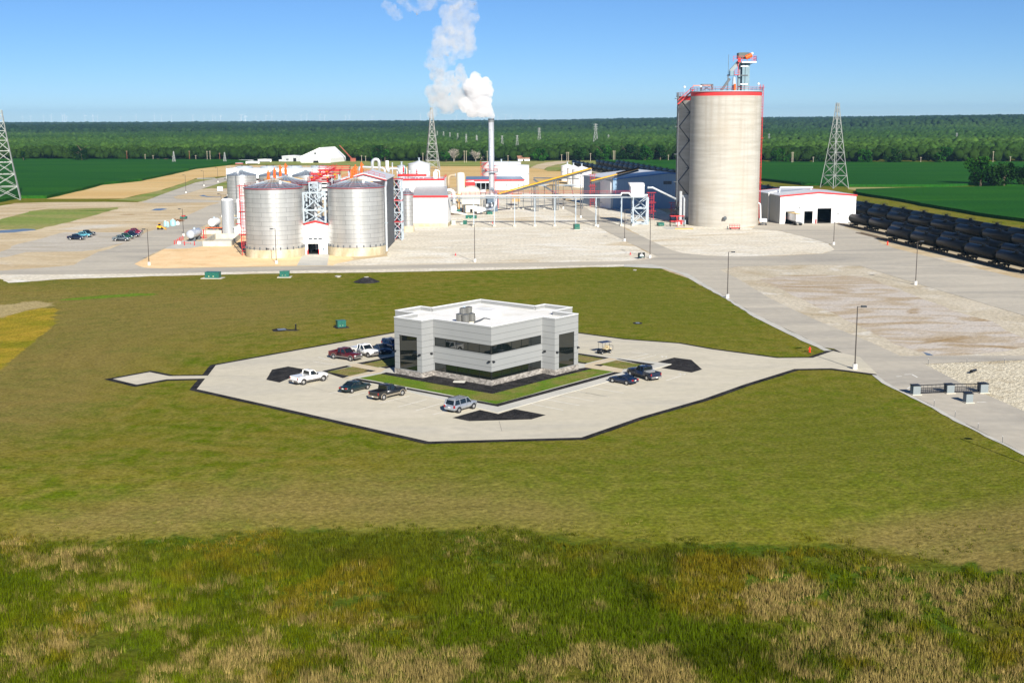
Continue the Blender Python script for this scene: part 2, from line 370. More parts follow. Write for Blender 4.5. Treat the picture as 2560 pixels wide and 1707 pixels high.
def ground():
    ys=np.concatenate([np.linspace(-250,50,10),np.linspace(62,330,128),330*np.power(17000/330,np.linspace(0,1,150))[1:]])
    t=np.linspace(-1,1,201); t=.55*t+.45*t**3
    X=t[None,:]*(0.62*np.abs(ys)+170)[:,None]; Y=np.repeat(ys[:,None],201,1); Zc=gz(X,Y)-.03
    n,m=X.shape; co=np.stack([X,Y,Zc],-1).reshape(-1,3)
    idx=np.arange(n*m).reshape(n,m); q=np.stack([idx[:-1,:-1],idx[:-1,1:],idx[1:,1:],idx[1:,:-1]],-1).reshape(-1,4)
    me=bpy.data.meshes.new('ground'); me.vertices.add(len(co)); me.vertices.foreach_set('co',co.ravel())
    me.loops.add(q.size); me.loops.foreach_set('vertex_index',q.ravel()); me.polygons.add(len(q))
    me.polygons.foreach_set('loop_start',np.arange(len(q))*4); me.polygons.foreach_set('loop_total',np.full(len(q),4)); me.update(); me.validate()
    me.polygons.foreach_set('use_smooth',np.ones(len(q),bool))
    px,py=PRn(co[:,0],co[:,1],co[:,2]); bad=co[:,1]<62; px=np.where(bad,1280,px); py=np.where(bad,2000,py)
    z1=np.zeros((len(co),4)); z2=np.zeros((len(co),4)); z1[:,3]=1; z2[:,3]=1
    z1[:,0]=soft(px,py,TALL,46,16); z1[:,1]=soft(px,py,DRYR,60); z1[:,2]=ss(co[:,1],1060,1130)
    z2[:,0]=soft(px,py,GOLD,10); z2[:,1]=soft(px,py,VIVID,5); z2[:,2]=soft(px,py,PALE,10); z1[:,3]=1; z2[:,3]=1; z1[:,1]=np.maximum(z1[:,1],.75*soft(px,py,BROWNL,90)); z1[:,1]=np.maximum(z1[:,1],.8*soft(px,py,BROWNF,70)); gg=soft(px,py,GREENR,110)
    z3=np.zeros((len(co),4)); z3[:,3]=1; z3[:,0]=gg
    for nm,d in (('zone',z1),('zone2',z2),('zone3',z3)):
        a=me.color_attributes.new(nm,'FLOAT_COLOR','POINT'); a.data.foreach_set('color',d.ravel())
    m,nn,l,b=newmat('lawn_and_country'); b.inputs['Roughness'].default_value=.95; b.inputs['Specular IOR Level'].default_value=.0
    tc=nn.new('ShaderNodeTexCoord')
    def nz(sc,det=6,st=(1,1,1),off=0,dist=0):
        mp=nn.new('ShaderNodeMapping'); mp.inputs['Scale'].default_value=st; mp.inputs['Location'].default_value=(off,off*.7,0); l.new(tc.outputs['Object'],mp.inputs[0])
        q=nn.new('ShaderNodeTexNoise'); q.inputs['Scale'].default_value=sc; q.inputs['Detail'].default_value=det; q.inputs['Distortion'].default_value=dist; l.new(mp.outputs[0],q.inputs['Vector']); return q.outputs[0]
    def mr(s,a,b_,c=0,d=1):
        q=nn.new('ShaderNodeMapRange'); q.inputs[1].default_value=a; q.inputs[2].default_value=b_; q.inputs[3].default_value=c; q.inputs[4].default_value=d; l.new(s,q.inputs[0]); return q.outputs[0]
    def mx(f,a,c):
        q=nn.new('ShaderNodeMix'); q.data_type='RGBA'
        if isinstance(f,float): q.inputs[0].default_value=f
        else: l.new(f,q.inputs[0])
        for i,v in ((6,a),(7,c)):
            if isinstance(v,tuple): q.inputs[i].default_value=(*v,1)
            else: l.new(v,q.inputs[i])
        return q.outputs[2]
    def ma(op,a,c):
        q=nn.new('ShaderNodeMath'); q.operation=op; q.use_clamp=False
        for i,v in ((0,a),(1,c)):
            if isinstance(v,(int,float)): q.inputs[i].default_value=v
            else: l.new(v,q.inputs[i])
        return q.outputs[0]
    at=nn.new('ShaderNodeAttribute'); at.attribute_name='zone'; s1=nn.new('ShaderNodeSeparateColor'); l.new(at.outputs[0],s1.inputs[0])
    at2=nn.new('ShaderNodeAttribute'); at2.attribute_name='zone2'; s2=nn.new('ShaderNodeSeparateColor'); l.new(at2.outputs[0],s2.inputs[0])
    big=nz(.016,5,(1,1.9,1),0,1.0); mid=nz(.075,5,(1,2.0,1),40,.9); sm=nz(.5,4,(1,.8,1),90); fi=nz(2.2,4,(1,1,1),10)
    base=mx(mr(big,.36,.62),LAWN_A,LAWN_B)
    base=mx(mr(mid,.42,.62,0,.85),base,LAWN_C)
    base=mx(mr(sm,.38,.68,0,.75),base,LAWN_D)
    def zonef(s,amt=.9):
        a=ma('ADD',s,ma('MULTIPLY',ma('SUBTRACT',sm,.5),amt)); return mr(a,.38,.62)
    at3=nn.new('ShaderNodeAttribute'); at3.attribute_name='zone3'; s3=nn.new('ShaderNodeSeparateColor'); l.new(at3.outputs[0],s3.inputs[0])
    base=mx(mr(s3.outputs[0],.0,1,0,.5),base,mx(mr(mid,.35,.65),(.085,.125,.012),(.14,.145,.022)))
    base=mx(mr(s1.outputs[1],.1,.9,0,.6),base,(.235,.17,.065))
    base=mx(zonef(s2.outputs[2]),base,(.36,.29,.14))
    base=mx(zonef(s2.outputs[0]),base,mx(mr(mid,.35,.65),(.36,.25,.03),(.2,.19,.015)))
    base=mx(zonef(s2.outputs[1]),base,(.12,.2,.02))
    tall=mx(mr(mid,.4,.6),(.055,.09,.008),(.1,.1,.012))
    base=mx(zonef(s1.outputs[0],1.2),base,tall)
    far=mx(mr(nz(.004,5),.4,.6),(.012,.03,.01),(.02,.045,.012))
    base=mx(s1.outputs[2],base,far)
    geo=nn.new('ShaderNodeVectorMath'); geo.operation='SUBTRACT'; l.new(tc.outputs['Object'],geo.inputs[0]); geo.inputs[1].default_value=(0,205,0)
    sq=nn.new('ShaderNodeMapping'); sq.inputs['Scale'].default_value=(.62,1,0); l.new(geo.outputs[0],sq.inputs[0])
    ln_=nn.new('ShaderNodeVectorMath'); ln_.operation='LENGTH'; l.new(sq.outputs[0],ln_.inputs[0])
    ring=ma('SINE',ma('ADD',ma('MULTIPLY',ln_.outputs['Value'],1.7),ma('MULTIPLY',big,14)),0)
    ringf=mr(ring,-1,1,.96,1.035)
    v0=nn.new('ShaderNodeVectorMath'); v0.operation='SCALE'; l.new(base,v0.inputs[0]); l.new(ringf,v0.inputs['Scale']); base=v0.outputs[0]
    v=nn.new('ShaderNodeVectorMath'); v.operation='SCALE'; l.new(base,v.inputs[0])
    l.new(ma('MULTIPLY',mr(fi,.25,.75,.62,1.38),mr(nz(6,2),.25,.75,.8,1.2)),v.inputs['Scale']); l.new(v.outputs[0],b.inputs['Base Color'])
    bp=nn.new('ShaderNodeBump'); bp.inputs['Strength'].default_value=.6; bp.inputs['Distance'].default_value=.25; l.new(nz(1.6,5),bp.inputs['Height']); l.new(bp.outputs[0],b.inputs['Normal'])
    me.materials.append(m); o=bpy.data.objects.new('ground',me); S.collection.objects.link(o); o['kind']='structure'; return o
LAWN_A=(.125,.133,.010); LAWN_B=(.175,.152,.022); LAWN_C=(.085,.13,.004); LAWN_D=(.215,.185,.04)
ground()

# ---- sheets of the site, lowest first
GRAVEL=layered('limestone_gravel',[(.64,.585,.47),(.72,.66,.54),(.56,.46,.31),(.76,.73,.65)],[.06,.035,.09],thr=((.4,.6),(.56,.7),(.52,.68)),fine=.22,fscale=1.1,stretch=(.8,1.6,1),bump=.5,bscale=1.5,warp=.8)
DIRT=layered('pale_dirt',[(.5,.39,.24),(.6,.5,.34),(.4,.29,.16),(.6,.56,.48)],[.03,.05,.02],thr=((.4,.62),(.58,.7),(.58,.7)),fine=.12,fscale=.8,stretch=(.7,1.8,1),bump=.3,bscale=.8,warp=1.2)
SAND=layered('orange_sand',[(.80,.56,.31),(.84,.62,.36),(.72,.49,.26)],[.2,.12],thr=((.4,.6),(.55,.7)),fine=.08,fscale=1.5,bump=.25,bscale=1.2)
ROADM=layered('road_concrete',[(.48,.44,.365),(.37,.345,.30),(.53,.485,.40)],[.035,.05],thr=((.45,.68),(.5,.7)),fine=.06,fscale=.7,stretch=(.5,2.2,1),warp=1.0)
LOTM=layered('lot_concrete',[(.56,.515,.405),(.51,.475,.39),(.6,.55,.44)],[.05,.09],thr=((.45,.65),(.5,.7)),fine=.05,fscale=.8,stretch=(.6,1.8,1),warp=1.5)
WALKM=layered('walk_concrete',[(.5,.49,.44),(.56,.54,.48)],[.3],thr=((.4,.6),),fine=.05,fscale=2)
PATHM=layered('tan_path_concrete',[(.56,.47,.33),(.6,.51,.38)],[.3],thr=((.4,.6),),fine=.05,fscale=2)
MULCH=layered('black_mulch',[(.03,.029,.03),(.05,.047,.047),(.018,.018,.019)],[1.2,.5],thr=((.4,.6),(.5,.7)),fine=.5,fscale=5,bump=.8,bscale=6)
GRASSM=layered('bed_grass',[(.13,.19,.02),(.2,.19,.05),(.1,.19,.015)],[.16,.3],thr=((.45,.6),(.5,.65)),fine=.25,fscale=5,bump=.5,bscale=5)
GRASSD=layered('dry_bed_grass',[(.19,.19,.05),(.25,.2,.08),(.14,.17,.03)],[.25,.4],thr=((.45,.6),(.5,.65)),fine=.25,fscale=5,bump=.5,bscale=5)
WHEAT=layered('wheat_stubble',[(.58,.39,.16),(.64,.46,.22),(.42,.34,.15)],[.012,.02],thr=((.4,.62),(.58,.72)),fine=.06,fscale=.3,stretch=(.3,2.5,1))
CROP=layered('dark_crop',[(.014,.08,.009),(.022,.10,.008),(.045,.14,.006)],[.01,.02],thr=((.4,.6),(.62,.75)),fine=.3,fscale=.8,stretch=(.6,2,1),bump=.9,bscale=.5)
ROUGH=layered('rough_green',[(.2,.26,.06),(.3,.28,.1),(.12,.2,.03)],[.03,.05],thr=((.4,.6),(.55,.7)),fine=.2,fscale=.6,stretch=(.5,2,1),bump=.4,bscale=.7)
WATER=glassmat('puddle_water',(.12,.15,.19),.3,.35)

sheet('dirt',[(-200,705),(-200,540),(0,516),(37,508),(122,506),(255,505),(347,506),(430,482),(560,466),(900,452),(1200,468),(1300,462),(1460,458),(1640,452),(1850,478),(2100,535),(2200,560),(2400,615),(2560,668),(2800,745),(2800,1400),(2560,1120),(2200,930),(1700,688),(1640,664),(1500,664),(0,690)],-.012,DIRT,1.2,6)
sheet('wheat_field',zz(T1,[(430,872),(700,810),(950,745),(1300,710),(1650,635),(1800,600),(2100,565)])+[(700,413),(832,416),(1199,416),(1203,416),(1327,420),(1360,424),(1369,428),(1400,428),(1470,466),(1200,470),(900,462),(571,440)]+zz(T1,[(1800,685),(1500,790),(1130,870)]),-.006,WHEAT,1.5,14,kind='structure')
sheet('green_verge',[(571,405),(900,403),(1290,403),(1420,402),(1500,402),(1560,402),(1560,415),(1440,415),(1400,422),(1330,418),(1199,415),(832,415),(640,411)],-.004,ROUGH,2,20)
sheet('green_bank',zz(T3,[(840,690),(900,660),(980,635),(1040,635),(1020,690),(960,700),(880,704)]),.0,ROUGH,1.5,8)
sheet('dirt_bank',zz(T3,[(700,670),(760,640),(860,615),(1000,600),(1130,600),(1050,625),(960,640),(880,665),(840,688)]),.0,DIRT,1.5,8)
sheet('grass_patch',zz(Z6,[(-300,700),(0,640),(150,590),(350,530),(600,500),(900,500),(1300,490),(1500,475),(1300,540),(1100,600),(900,650),(640,710),(440,760),(0,752),(-300,760)]),-.004,ROUGH,1.6,5)
sheet('puddle',zz(Z6,[(-200,770),(0,765),(150,755),(290,745),(430,750),(440,762),(280,776),(170,790),(0,797),(-200,800)]),.002,WATER,.6,2.5)
sheet('puddle',zz(T1,[(1835,845),(1870,836),(1900,848),(1990,852),(2030,850),(2030,854),(1900,856)]),.002,WATER,.5,3)
sheet('puddle',zz(Z6,[(1850,520),(1900,500),(1990,495),(2050,505),(1960,522)]),.002,WATER,.5,2.5)
sheet('gravel_lot',zz(Z6,[(-300,1110),(0,1040),(150,960),(400,890),(720,800),(800,788),(1560,790),(1650,800),(1570,900),(1200,1000),(1000,1020),(300,1030),(100,1090),(0,1098),(-300,1120)]),-.002,layered('grey_gravel',[(.46,.42,.35),(.52,.48,.41),(.4,.35,.27)],[.05,.1],thr=((.4,.6),(.55,.7)),fine=.1,fscale=1,stretch=(.6,1.8,1),warp=1),1.2,5)
sheet('gravel',[(-200,683),(1640,655),(1705,669),(1661,671),(1560,666.5),(1500,667),(1300,673.5),(960,680.5),(660,684),(380,690.5),(150,698),(60,705),(20,707),(0,697),(-200,700)],-.005,GRAVEL,.5,1.5)
sheet('gravel_yard',[(815,664),(960,662),(1300,656),(1560,653.5),(1640,641),(1620,632),(1559,600),(1496,567),(1459,545),(1407,521),(1362,495),(1330,482),(1140,478),(1000,540),(965,600),(970,640),(850,655)],-.003,GRAVEL,.8,5)
sheet('gravel_pad',[(1400,484),(1464,519),(1507,546),(1566,571),(1603,590),(1654,615),(1683,627),(1712,634),(1770,639),(1840,642),(2057,634),(2088,624),(2073,609),(2014,593),(1948,577),(1896,571),(1800,560),(1700,548),(1640,520),(1500,484)],-.001,GRAVEL,.6,4)
sheet('gravel_triangle',[(1790,672),(1843,662),(1946,660),(2045,658),(2151,661),(2294,706),(2400,737),(2560,785),(2700,825),(2700,892),(2560,892),(2251,894),(2155,852),(2040,806),(1960,770),(1908,743),(1838,700)],.001,layered('buff_gravel',[(.50,.44,.33),(.57,.51,.4),(.42,.34,.22),(.62,.58,.5)],[.08,.05,.12],thr=((.4,.6),(.56,.7),(.56,.7)),fine=.2,fscale=1.3,bump=.4,bscale=1.5,warp=.8),.3,2)
sheet('dirt_basin',zz(ZG,[(350,115),(530,88),(800,82),(1130,92),(1400,190),(1800,340),(2100,430),(2340,560),(2352,620),(2200,660),(1850,690),(1650,690),(1480,640),(1300,560),(900,370),(560,210)]),.005,layered('basin_dirt',[(.44,.36,.26),(.53,.48,.42),(.33,.23,.12)],[.09,.05],thr=((.42,.58),(.56,.66)),fine=.14,fscale=1.5,stretch=(.7,1.5,1),bump=.5,bscale=1.2,warp=1.4),.8,4)
sheet('puddle',zz(ZG,[(1590,664),(1640,675),(1670,690),(1620,688)]),.009,WATER,.2,1)
sheet('rock_slope',[(2300,905),(2560,897),(2800,895),(2800,1110),(2560,1033),(2465,994),(2396,962)],.001,layered('rip_rap',[(.56,.5,.37),(.66,.6,.46),(.44,.37,.25)],[.9,.25],thr=((.4,.6),(.55,.7)),fine=.3,fscale=2.2,bump=1,bscale=2.2),.3,2)
sheet('sand',[(336,660),(350,667),(372,671.5),(660,665),(745,664),(775,636),(780,600),(640,590),(600,590),(505,614),(413,622),(385,636)],.002,SAND,.5,4)
sheet('sand',zz(ZB,[(60,1568),(110,1450),(300,1440),(480,1490),(420,1530),(250,1560),(180,1590)]),.003,SAND,.5,3)
sheet('green_verge',zz(T1,[(1880,772),(2100,700),(2130,700),(2130,774)]),.0,ROUGH,.6,4)
sheet('green_verge',zz(T1,[(1130,872),(1500,790),(1800,690),(1990,690),(1800,718),(1500,828),(1300,896),(1000,880)]),-.001,ROUGH,1,6)
sheet('ballast',[(v[0],v[1]) for v in ((108,420),(114,372),(119,330),(125,280),(131,230),(162,230),(160,330),(148,470),(95,1000),(40,1000))],.003,layered('rail_ballast',[(.46,.38,.25),(.52,.44,.3),(.36,.31,.23)],[.2,.08],fine=.15,fscale=2,stretch=(1,.3,1)),.6,6,raw=True)
# roads, each sheet a little above the last
sheet('road',[(-200,691),(-200,679),(0,677),(184,663.5),(400,671),(660,667.6),(960,663),(1300,657),(1560,654.5),(1720,645),(1720,668),(1560,661),(1300,667.5),(960,673.5),(660,678),(400,684),(0,687)],.012,ROADM)
sheet('road',[(120,684),(150,666),(184,663),(205,650),(245,630),(277,622),(320,603.7),(365,581),(400,569.5),(464,541),(520,515.4),(547,507.7),(600,497),(570,530),(535,552),(499,570),(436,611),(410,621.4),(380,635),(336,660),(350,667),(372,671.5),(372,683)],.020,ROADM)
sheet('road',zz(T1,[(1300,905),(1480,835),(1800,722),(2100,665),(2130,662),(2130,698),(2100,702),(1900,768),(1700,828),(1590,852),(1620,872),(2040,888),(2150,888),(2100,918),(2040,912),(2000,905),(1400,910)]),.026,ROADM)
sheet('path',zz(T1,[(1810,682),(1970,680),(1990,688),(1810,689)]),.01,WALKM)
sheet('road',[(1362,495),(1393,495),(1464,519.5),(1507,546),(1524,551.5),(1580,581),(1603,590),(1654,615),(1683,627),(1712,634),(1770,639.5),(1840,642),(1950,640),(2057,634.6),(2088,624),(2073,609.5),(2014,593),(1948,577),(1880,573),(1892,561),(1918,553),(1949,559),(2036,556),(2137,554),(2110,568),(2184,591.5),(2204,609),(2237,621),(2354,650),(2560,699),(2850,770),(2850,880),(2560,789),(2400,741),(2294,710),(2151,665),(2045,662),(1946,664),(1843,666.6),(1800,675),(1843,696),(1913,739.6),(1966,766),(2045,802.6),(2161,849),(2251,890),(2560,889),(2850,888),(2850,899),(2560,900),(2310.6,910),(2403.5,958.5),(2471.6,989.5),(2560,1027.7),(2850,1150),(2850,1320),(2560,1132),(2450,1077.5),(2389.5,1046),(2334.7,1015),(2282,989.5),(2252.5,976),(2213.4,954),(2194,938.7),(2150,905),(2085,872),(2062,869),(2009,843),(1966,823),(1889.4,786),(1820,745),(1777,719),(1719,684),(1661,667.7),(1629,661),(1540,661),(1540,655),(1600,652),(1635,645),(1647,642),(1625,632),(1559,600.6),(1496,567.7),(1459,545),(1407.5,521)],.032,ROADM)
sheet('shoulder',[(1560,661),(1629,661),(1661,667.7),(1719,684),(1777,719),(1820,745),(1889.4,786),(1966,823),(2009,843),(2062,869),(2081,877),(2060,877),(2000,850),(1960,830),(1885,793),(1812,746),(1772,724),(1708,688),(1661,672),(1560,667)],.028,WALKM,.25,1.5)
sheet('shoulder',[(2194,938),(2213.4,954),(2252.5,976),(2282,989.5),(2334.7,1015),(2389.5,1046),(2450,1077.5),(2560,1132),(2850,1320),(2850,1335),(2560,1139),(2446,1082),(2384,1051),(2328,1019),(2278,994),(2246,978),(2205,957),(2180,937)],.028,WALKM,.2,1.5)
sheet('driveway',[(742,664.5),(757,636),(824,634),(818,664)],.008,WALKM)
sheet('concrete_pad',zz(Z7,[(215,868),(390,780),(560,720),(900,740),(930,820),(650,862),(400,872)]),.008,WALKM)
sheet('concrete_pad',zz(ZJ,[(660,70),(700,40),(900,50),(1150,70),(1100,80),(860,85),(760,95)]),.012,WALKM)
# the office lot


LOT=[zz(ZK,[(1140,330),(1235,210),(800,218),(460,280),(190,215),(605,138),(830,183),(1265,178),(1355,60)]),
     [(700,884),(985,833),(1178,794),(1440,833),(1560,849),(1697,859)],zz(ZG,[(0,645),(490,710),(760,708),(912,656)]),
     [(2150,893),(2194,936)],zz(ZG,[(900,787),(620,792),(245,908)]),[(1757,998),(1600,1043),(1453,1094),(1072,1104),(760,1032.7)]]
LOTP=[p for s_ in LOT for p in s_]
def offset_poly(P,d):
    n=len(P); out=[]
    A=sum(P[i].x*P[(i+1)%n].y-P[(i+1)%n].x*P[i].y for i in range(n)); sg=1 if A>0 else -1
    for i in range(n):
        a,b,c=P[i-1],P[i],P[(i+1)%n]; u=(b-a).normalized(); v=(c-b).normalized()
        n1=Vector((u.y,-u.x))*sg; n2=Vector((v.y,-v.x))*sg; m=(n1+n2)
        if m.length<.1: m=n1
        m.normalize(); out.append(b+m*(d/max(.5,m.dot(n1))))
    return out
lotw=[Vector(G(p)[:2]) for p in LOTP]
sheet('mulch_border',[(p.x,p.y) for p in offset_poly(lotw,.95)],.016,MULCH,.12,1.2,raw=True)
sheet('parking_lot',LOTP,.040,LOTM)
ISL=[(800.3,928.8),(956.8,897.4),(1178,853),(1444,883.8),(1678.9,911),Z3(0,990),Z1(1275,1355)]
sheet('kerb',[G(p)[:2] for p in ISL],.03,WALKM,h=.10,raw=True)
def bed(name,px,z,m,jit=0,cat=None): return sheet(name,px,z-.07 if z>.1 else z,m,jit,.8)
bed('mulch_bed',[Z2(1065,765),Z2(1140,750),Z2(2352,980),Z1(1258,1262),Z1(2330,970),Z3(800,655),Z3(905,662),Z1(2330,1003),Z1(1275,1290)],.178,MULCH)
bed('lawn_strip',[Z2(1170,745),Z2(1480,683),Z2(1700,722),Z1(600,1040),Z1(1215,1148),Z1(1780,1000),Z3(0,722),Z3(480,606),Z3(785,650),Z3(0,862),Z1(1258,1262),Z2(2352,965)],.184,GRASSM,.06)
bed('mulch_bed',[Z2(1480,683),Z2(1560,660),Z2(1700,680),Z1(1210,980),Z3(250,610),Z3(380,590),Z3(480,606),Z3(0,722),Z1(1780,1000),Z1(1215,1148),Z1(600,1040),Z2(1700,722)],.190,MULCH)
bed('mulch_bed',[Z2(620,640),Z2(980,560),Z2(1045,573),Z2(700,652),Z2(1015,716),Z2(925,742)],.178,MULCH)
bed('lawn_strip',[Z2(700,652),Z2(1070,575),Z2(1310,620),Z2(1240,640),Z2(1310,650),Z2(1020,717)],.184,GRASSD,.05)
bed('mulch_bed',[Z2(1300,622),Z2(1412,635),Z2(1335,655),Z2(1232,640)],.190,MULCH)
bed('mulch_bed',[Z2(1130,525),Z2(1500,455),Z2(1690,420),Z2(1690,440),Z2(1210,541)],.178,MULCH)
bed('lawn_strip',[Z2(1210,541),Z2(1690,440),Z2(1690,560),Z2(1590,577),Z2(1440,587)],.184,GRASSD,.05)
bed('mulch_bed',[Z2(1480,585),Z2(1690,550),Z2(1690,580),Z2(1560,603)],.190,MULCH)
bed('mulch_bed',[Z3(830,465),Z3(870,462),Z3(1395,540),Z3(1320,560),Z3(1200,545)],.178,MULCH)
bed('lawn_strip',[Z3(570,545),Z3(830,480),Z3(1200,545),Z3(1060,600),Z3(930,612)],.184,GRASSD,.05)
bed('mulch_bed',[Z3(500,553),Z3(560,542),Z3(645,553),Z3(600,571)],.190,MULCH)
bed('mulch_bed',[Z3(200,370),Z3(270,378),Z3(720,444),Z3(650,462),Z3(200,390)],.178,MULCH)
bed('lawn_strip',[Z3(200,390),Z3(650,462),Z3(400,523),Z3(200,495)],.184,GRASSD,.05)
bed('mulch_bed',[Z3(200,492),Z3(400,523),Z3(370,536),Z3(200,512)],.190,MULCH)
bed('path',[Z2(1010,540),Z2(1130,528),Z2(1440,588),Z2(1560,606),Z2(1480,660),Z2(940,752),Z2(1020,717),Z2(1310,655),Z2(1412,633),Z2(1045,572)],.174,PATHM)
bed('path',[Z3(730,445),Z3(850,465),Z3(570,545),Z3(930,612),Z3(905,660),Z3(800,655),Z3(480,606),Z3(370,590),Z3(360,550)],.174,PATHM)
bed('mulch_island',[Z1(765,1410),Z1(1075,1322),Z1(1280,1368),Z1(1465,1312),Z1(1815,1380),Z1(1650,1428),Z1(955,1448)],.048,MULCH,.04)
bed('mulch_island',[Z3(1435,500),Z3(1680,437),Z3(1930,470),Z3(2090,610),Z3(1935,658),Z3(1490,590),Z3(1645,540)],.048,MULCH,.04)
bed('mulch_island',[(665.6,949.7),(680,924.3),(720,916.6),(764,924),(748,935),(735,941),(699,956.6)],.048,MULCH,.04)
# parking bay lines
PAINT=mat('white_road_paint',(.75,.74,.68),.7,0,.1,2)
lines=[(Z1,155,1290,478,1205),(Z1,358,1330,660,1245),(Z1,545,1375,850,1290),(Z1,-60,1252,290,1165),(Z2,1000,1010,1280,945),(Z2,730,965,1000,905),(Z1,1650,1255,2010,1325),(Z1,1820,1205,2190,1272),(Z1,1990,1160,2350,1225),
 (Z1,2165,1113,2500,1175),(Z3,250,933,715,1015),(Z3,440,873,935,960),(Z3,650,815,1120,900),(Z3,1000,445,1290,385),(Z3,1140,465,1410,400),(Z2,480,495,815,545),(Z2,560,430,720,470),(Z3,1560,775,1790,700),(Z3,1060,360,1300,385)]
b=MB()
for f,x0,y0,x1,y1 in lines:
    p=G(f(x0,y0)); q=G(f(x1,y1)); d=(q-p).normalized(); n_=Vector((-d.y,d.x,0))*.07
    b.add([p-n_+Vector((0,0,.046)),p+n_+Vector((0,0,.046)),q+n_+Vector((0,0,.046)),q-n_+Vector((0,0,.046))],[(0,1,2,3)])
# wheelchair symbols and road markings
for c in (Z3(1520,422),Z3(1790,678)):
    g=G(c); g.z=.046
    for a,bb in (((-.6,0),(.6,0)),((-.2,-.5),(-.2,.5)),((.3,-.6),(.6,.3))):
        p=g+Vector((a[0],a[1],0)); q=g+Vector((bb[0],bb[1],0)); d=(q-p).normalized(); n_=Vector((-d.y,d.x,0))*.09
        b.add([p-n_,p+n_,q+n_,q-n_],[(0,1,2,3)])
for pa in ([Z5(720,315),Z5(790,310)],[Z5(820,290),Z5(915,285),Z5(990,325)],[Z5(860,470),Z5(900,445)],[Z5(1750,640),Z5(1870,640)]):
    for i in range(len(pa)-1):
        p=G(pa[i]); q=G(pa[i+1]); p.z=q.z=.036; d=(q-p).normalized(); n_=Vector((-d.y,d.x,0))*.12
        b.add([p-n_,p+n_,q+n_,q-n_],[(0,1,2,3)])
o=b.build('painted_markings',PAINT); struct(o)
# lot pavement joints: thin darker saw cuts
b=MB()
for f,x0,y0,x1,y1 in [(Z1,1290,1448,1320,1560),(Z1,0,1185,700,1345),(Z3,0,1000,860,700),(ZK,1265,180,1900,190),(Z2,120,780,940,1000),(Z2,0,620,600,470)]:
    p=G(f(x0,y0)); q=G(f(x1,y1)); d=(q-p).normalized(); n_=Vector((-d.y,d.x,0))*.035
    b.add([p-n_+Vector((0,0,.044)),p+n_+Vector((0,0,.044)),q+n_+Vector((0,0,.044)),q-n_+Vector((0,0,.044))],[(0,1,2,3)])
struct(b.build('pavement_joints',mat('joint_sealant',(.3,.27,.22),.9,0,.1,1)))

# crops: slabs of dense leaves with a real edge height
def crop(name,px,label,h=1.3):
    pts=densify([G(p) for p in px],7,1.0); o=MB().prism([(p.x,p.y) for p in pts],-.02,h).build(name,CROP); tag(o,label,'crop field',kind='stuff'); return o
crop('crop_field',[(-300,455),(-300,402),(0,400),(300,401),(560,402),(640,406)]+zz(T1,[(2150,553),(2100,563),(1800,598),(1650,633),(1300,708),(950,743),(700,808),(430,868),(180,868),(0,905)])+[(-300,515)],'dark green crop field behind the left pylon, bordered by tan stubble')
crop('crop_field',[(1490,402.5),(1700,404),(1882,408),(2100,409),(2560,408),(2900,410),(2900,475)]+zz(T4,[(2300,788),(1880,778),(1640,788),(830,788),(620,778),(420,773),(130,738),(60,733)])+[(1800,446),(1640,428),(1560,414)],'dark green crop field stretching behind the lone trees at right')
crop('crop_field',zz(T4,[(900,826),(1300,815),(2352,797)])+[(2900,468),(2900,640)]+zz(ZR,[(2352,384),(1900,328),(1400,243),(1050,183),(700,113),(200,38)]),'dark green crop field in front of the field path at right')
struct(sheet('field_path',zz(T4,[(830,790),(1640,792),(2352,786)])+[(2900,460),(2900,466)]+zz(T4,[(2352,794),(1500,806),(900,815),(830,808)]),.0,layered('field_path',[(.4,.33,.17),(.24,.26,.08)],[.08],thr=((.4,.6),),fine=.15,fscale=.6,stretch=(.4,2,1)),.8,8))

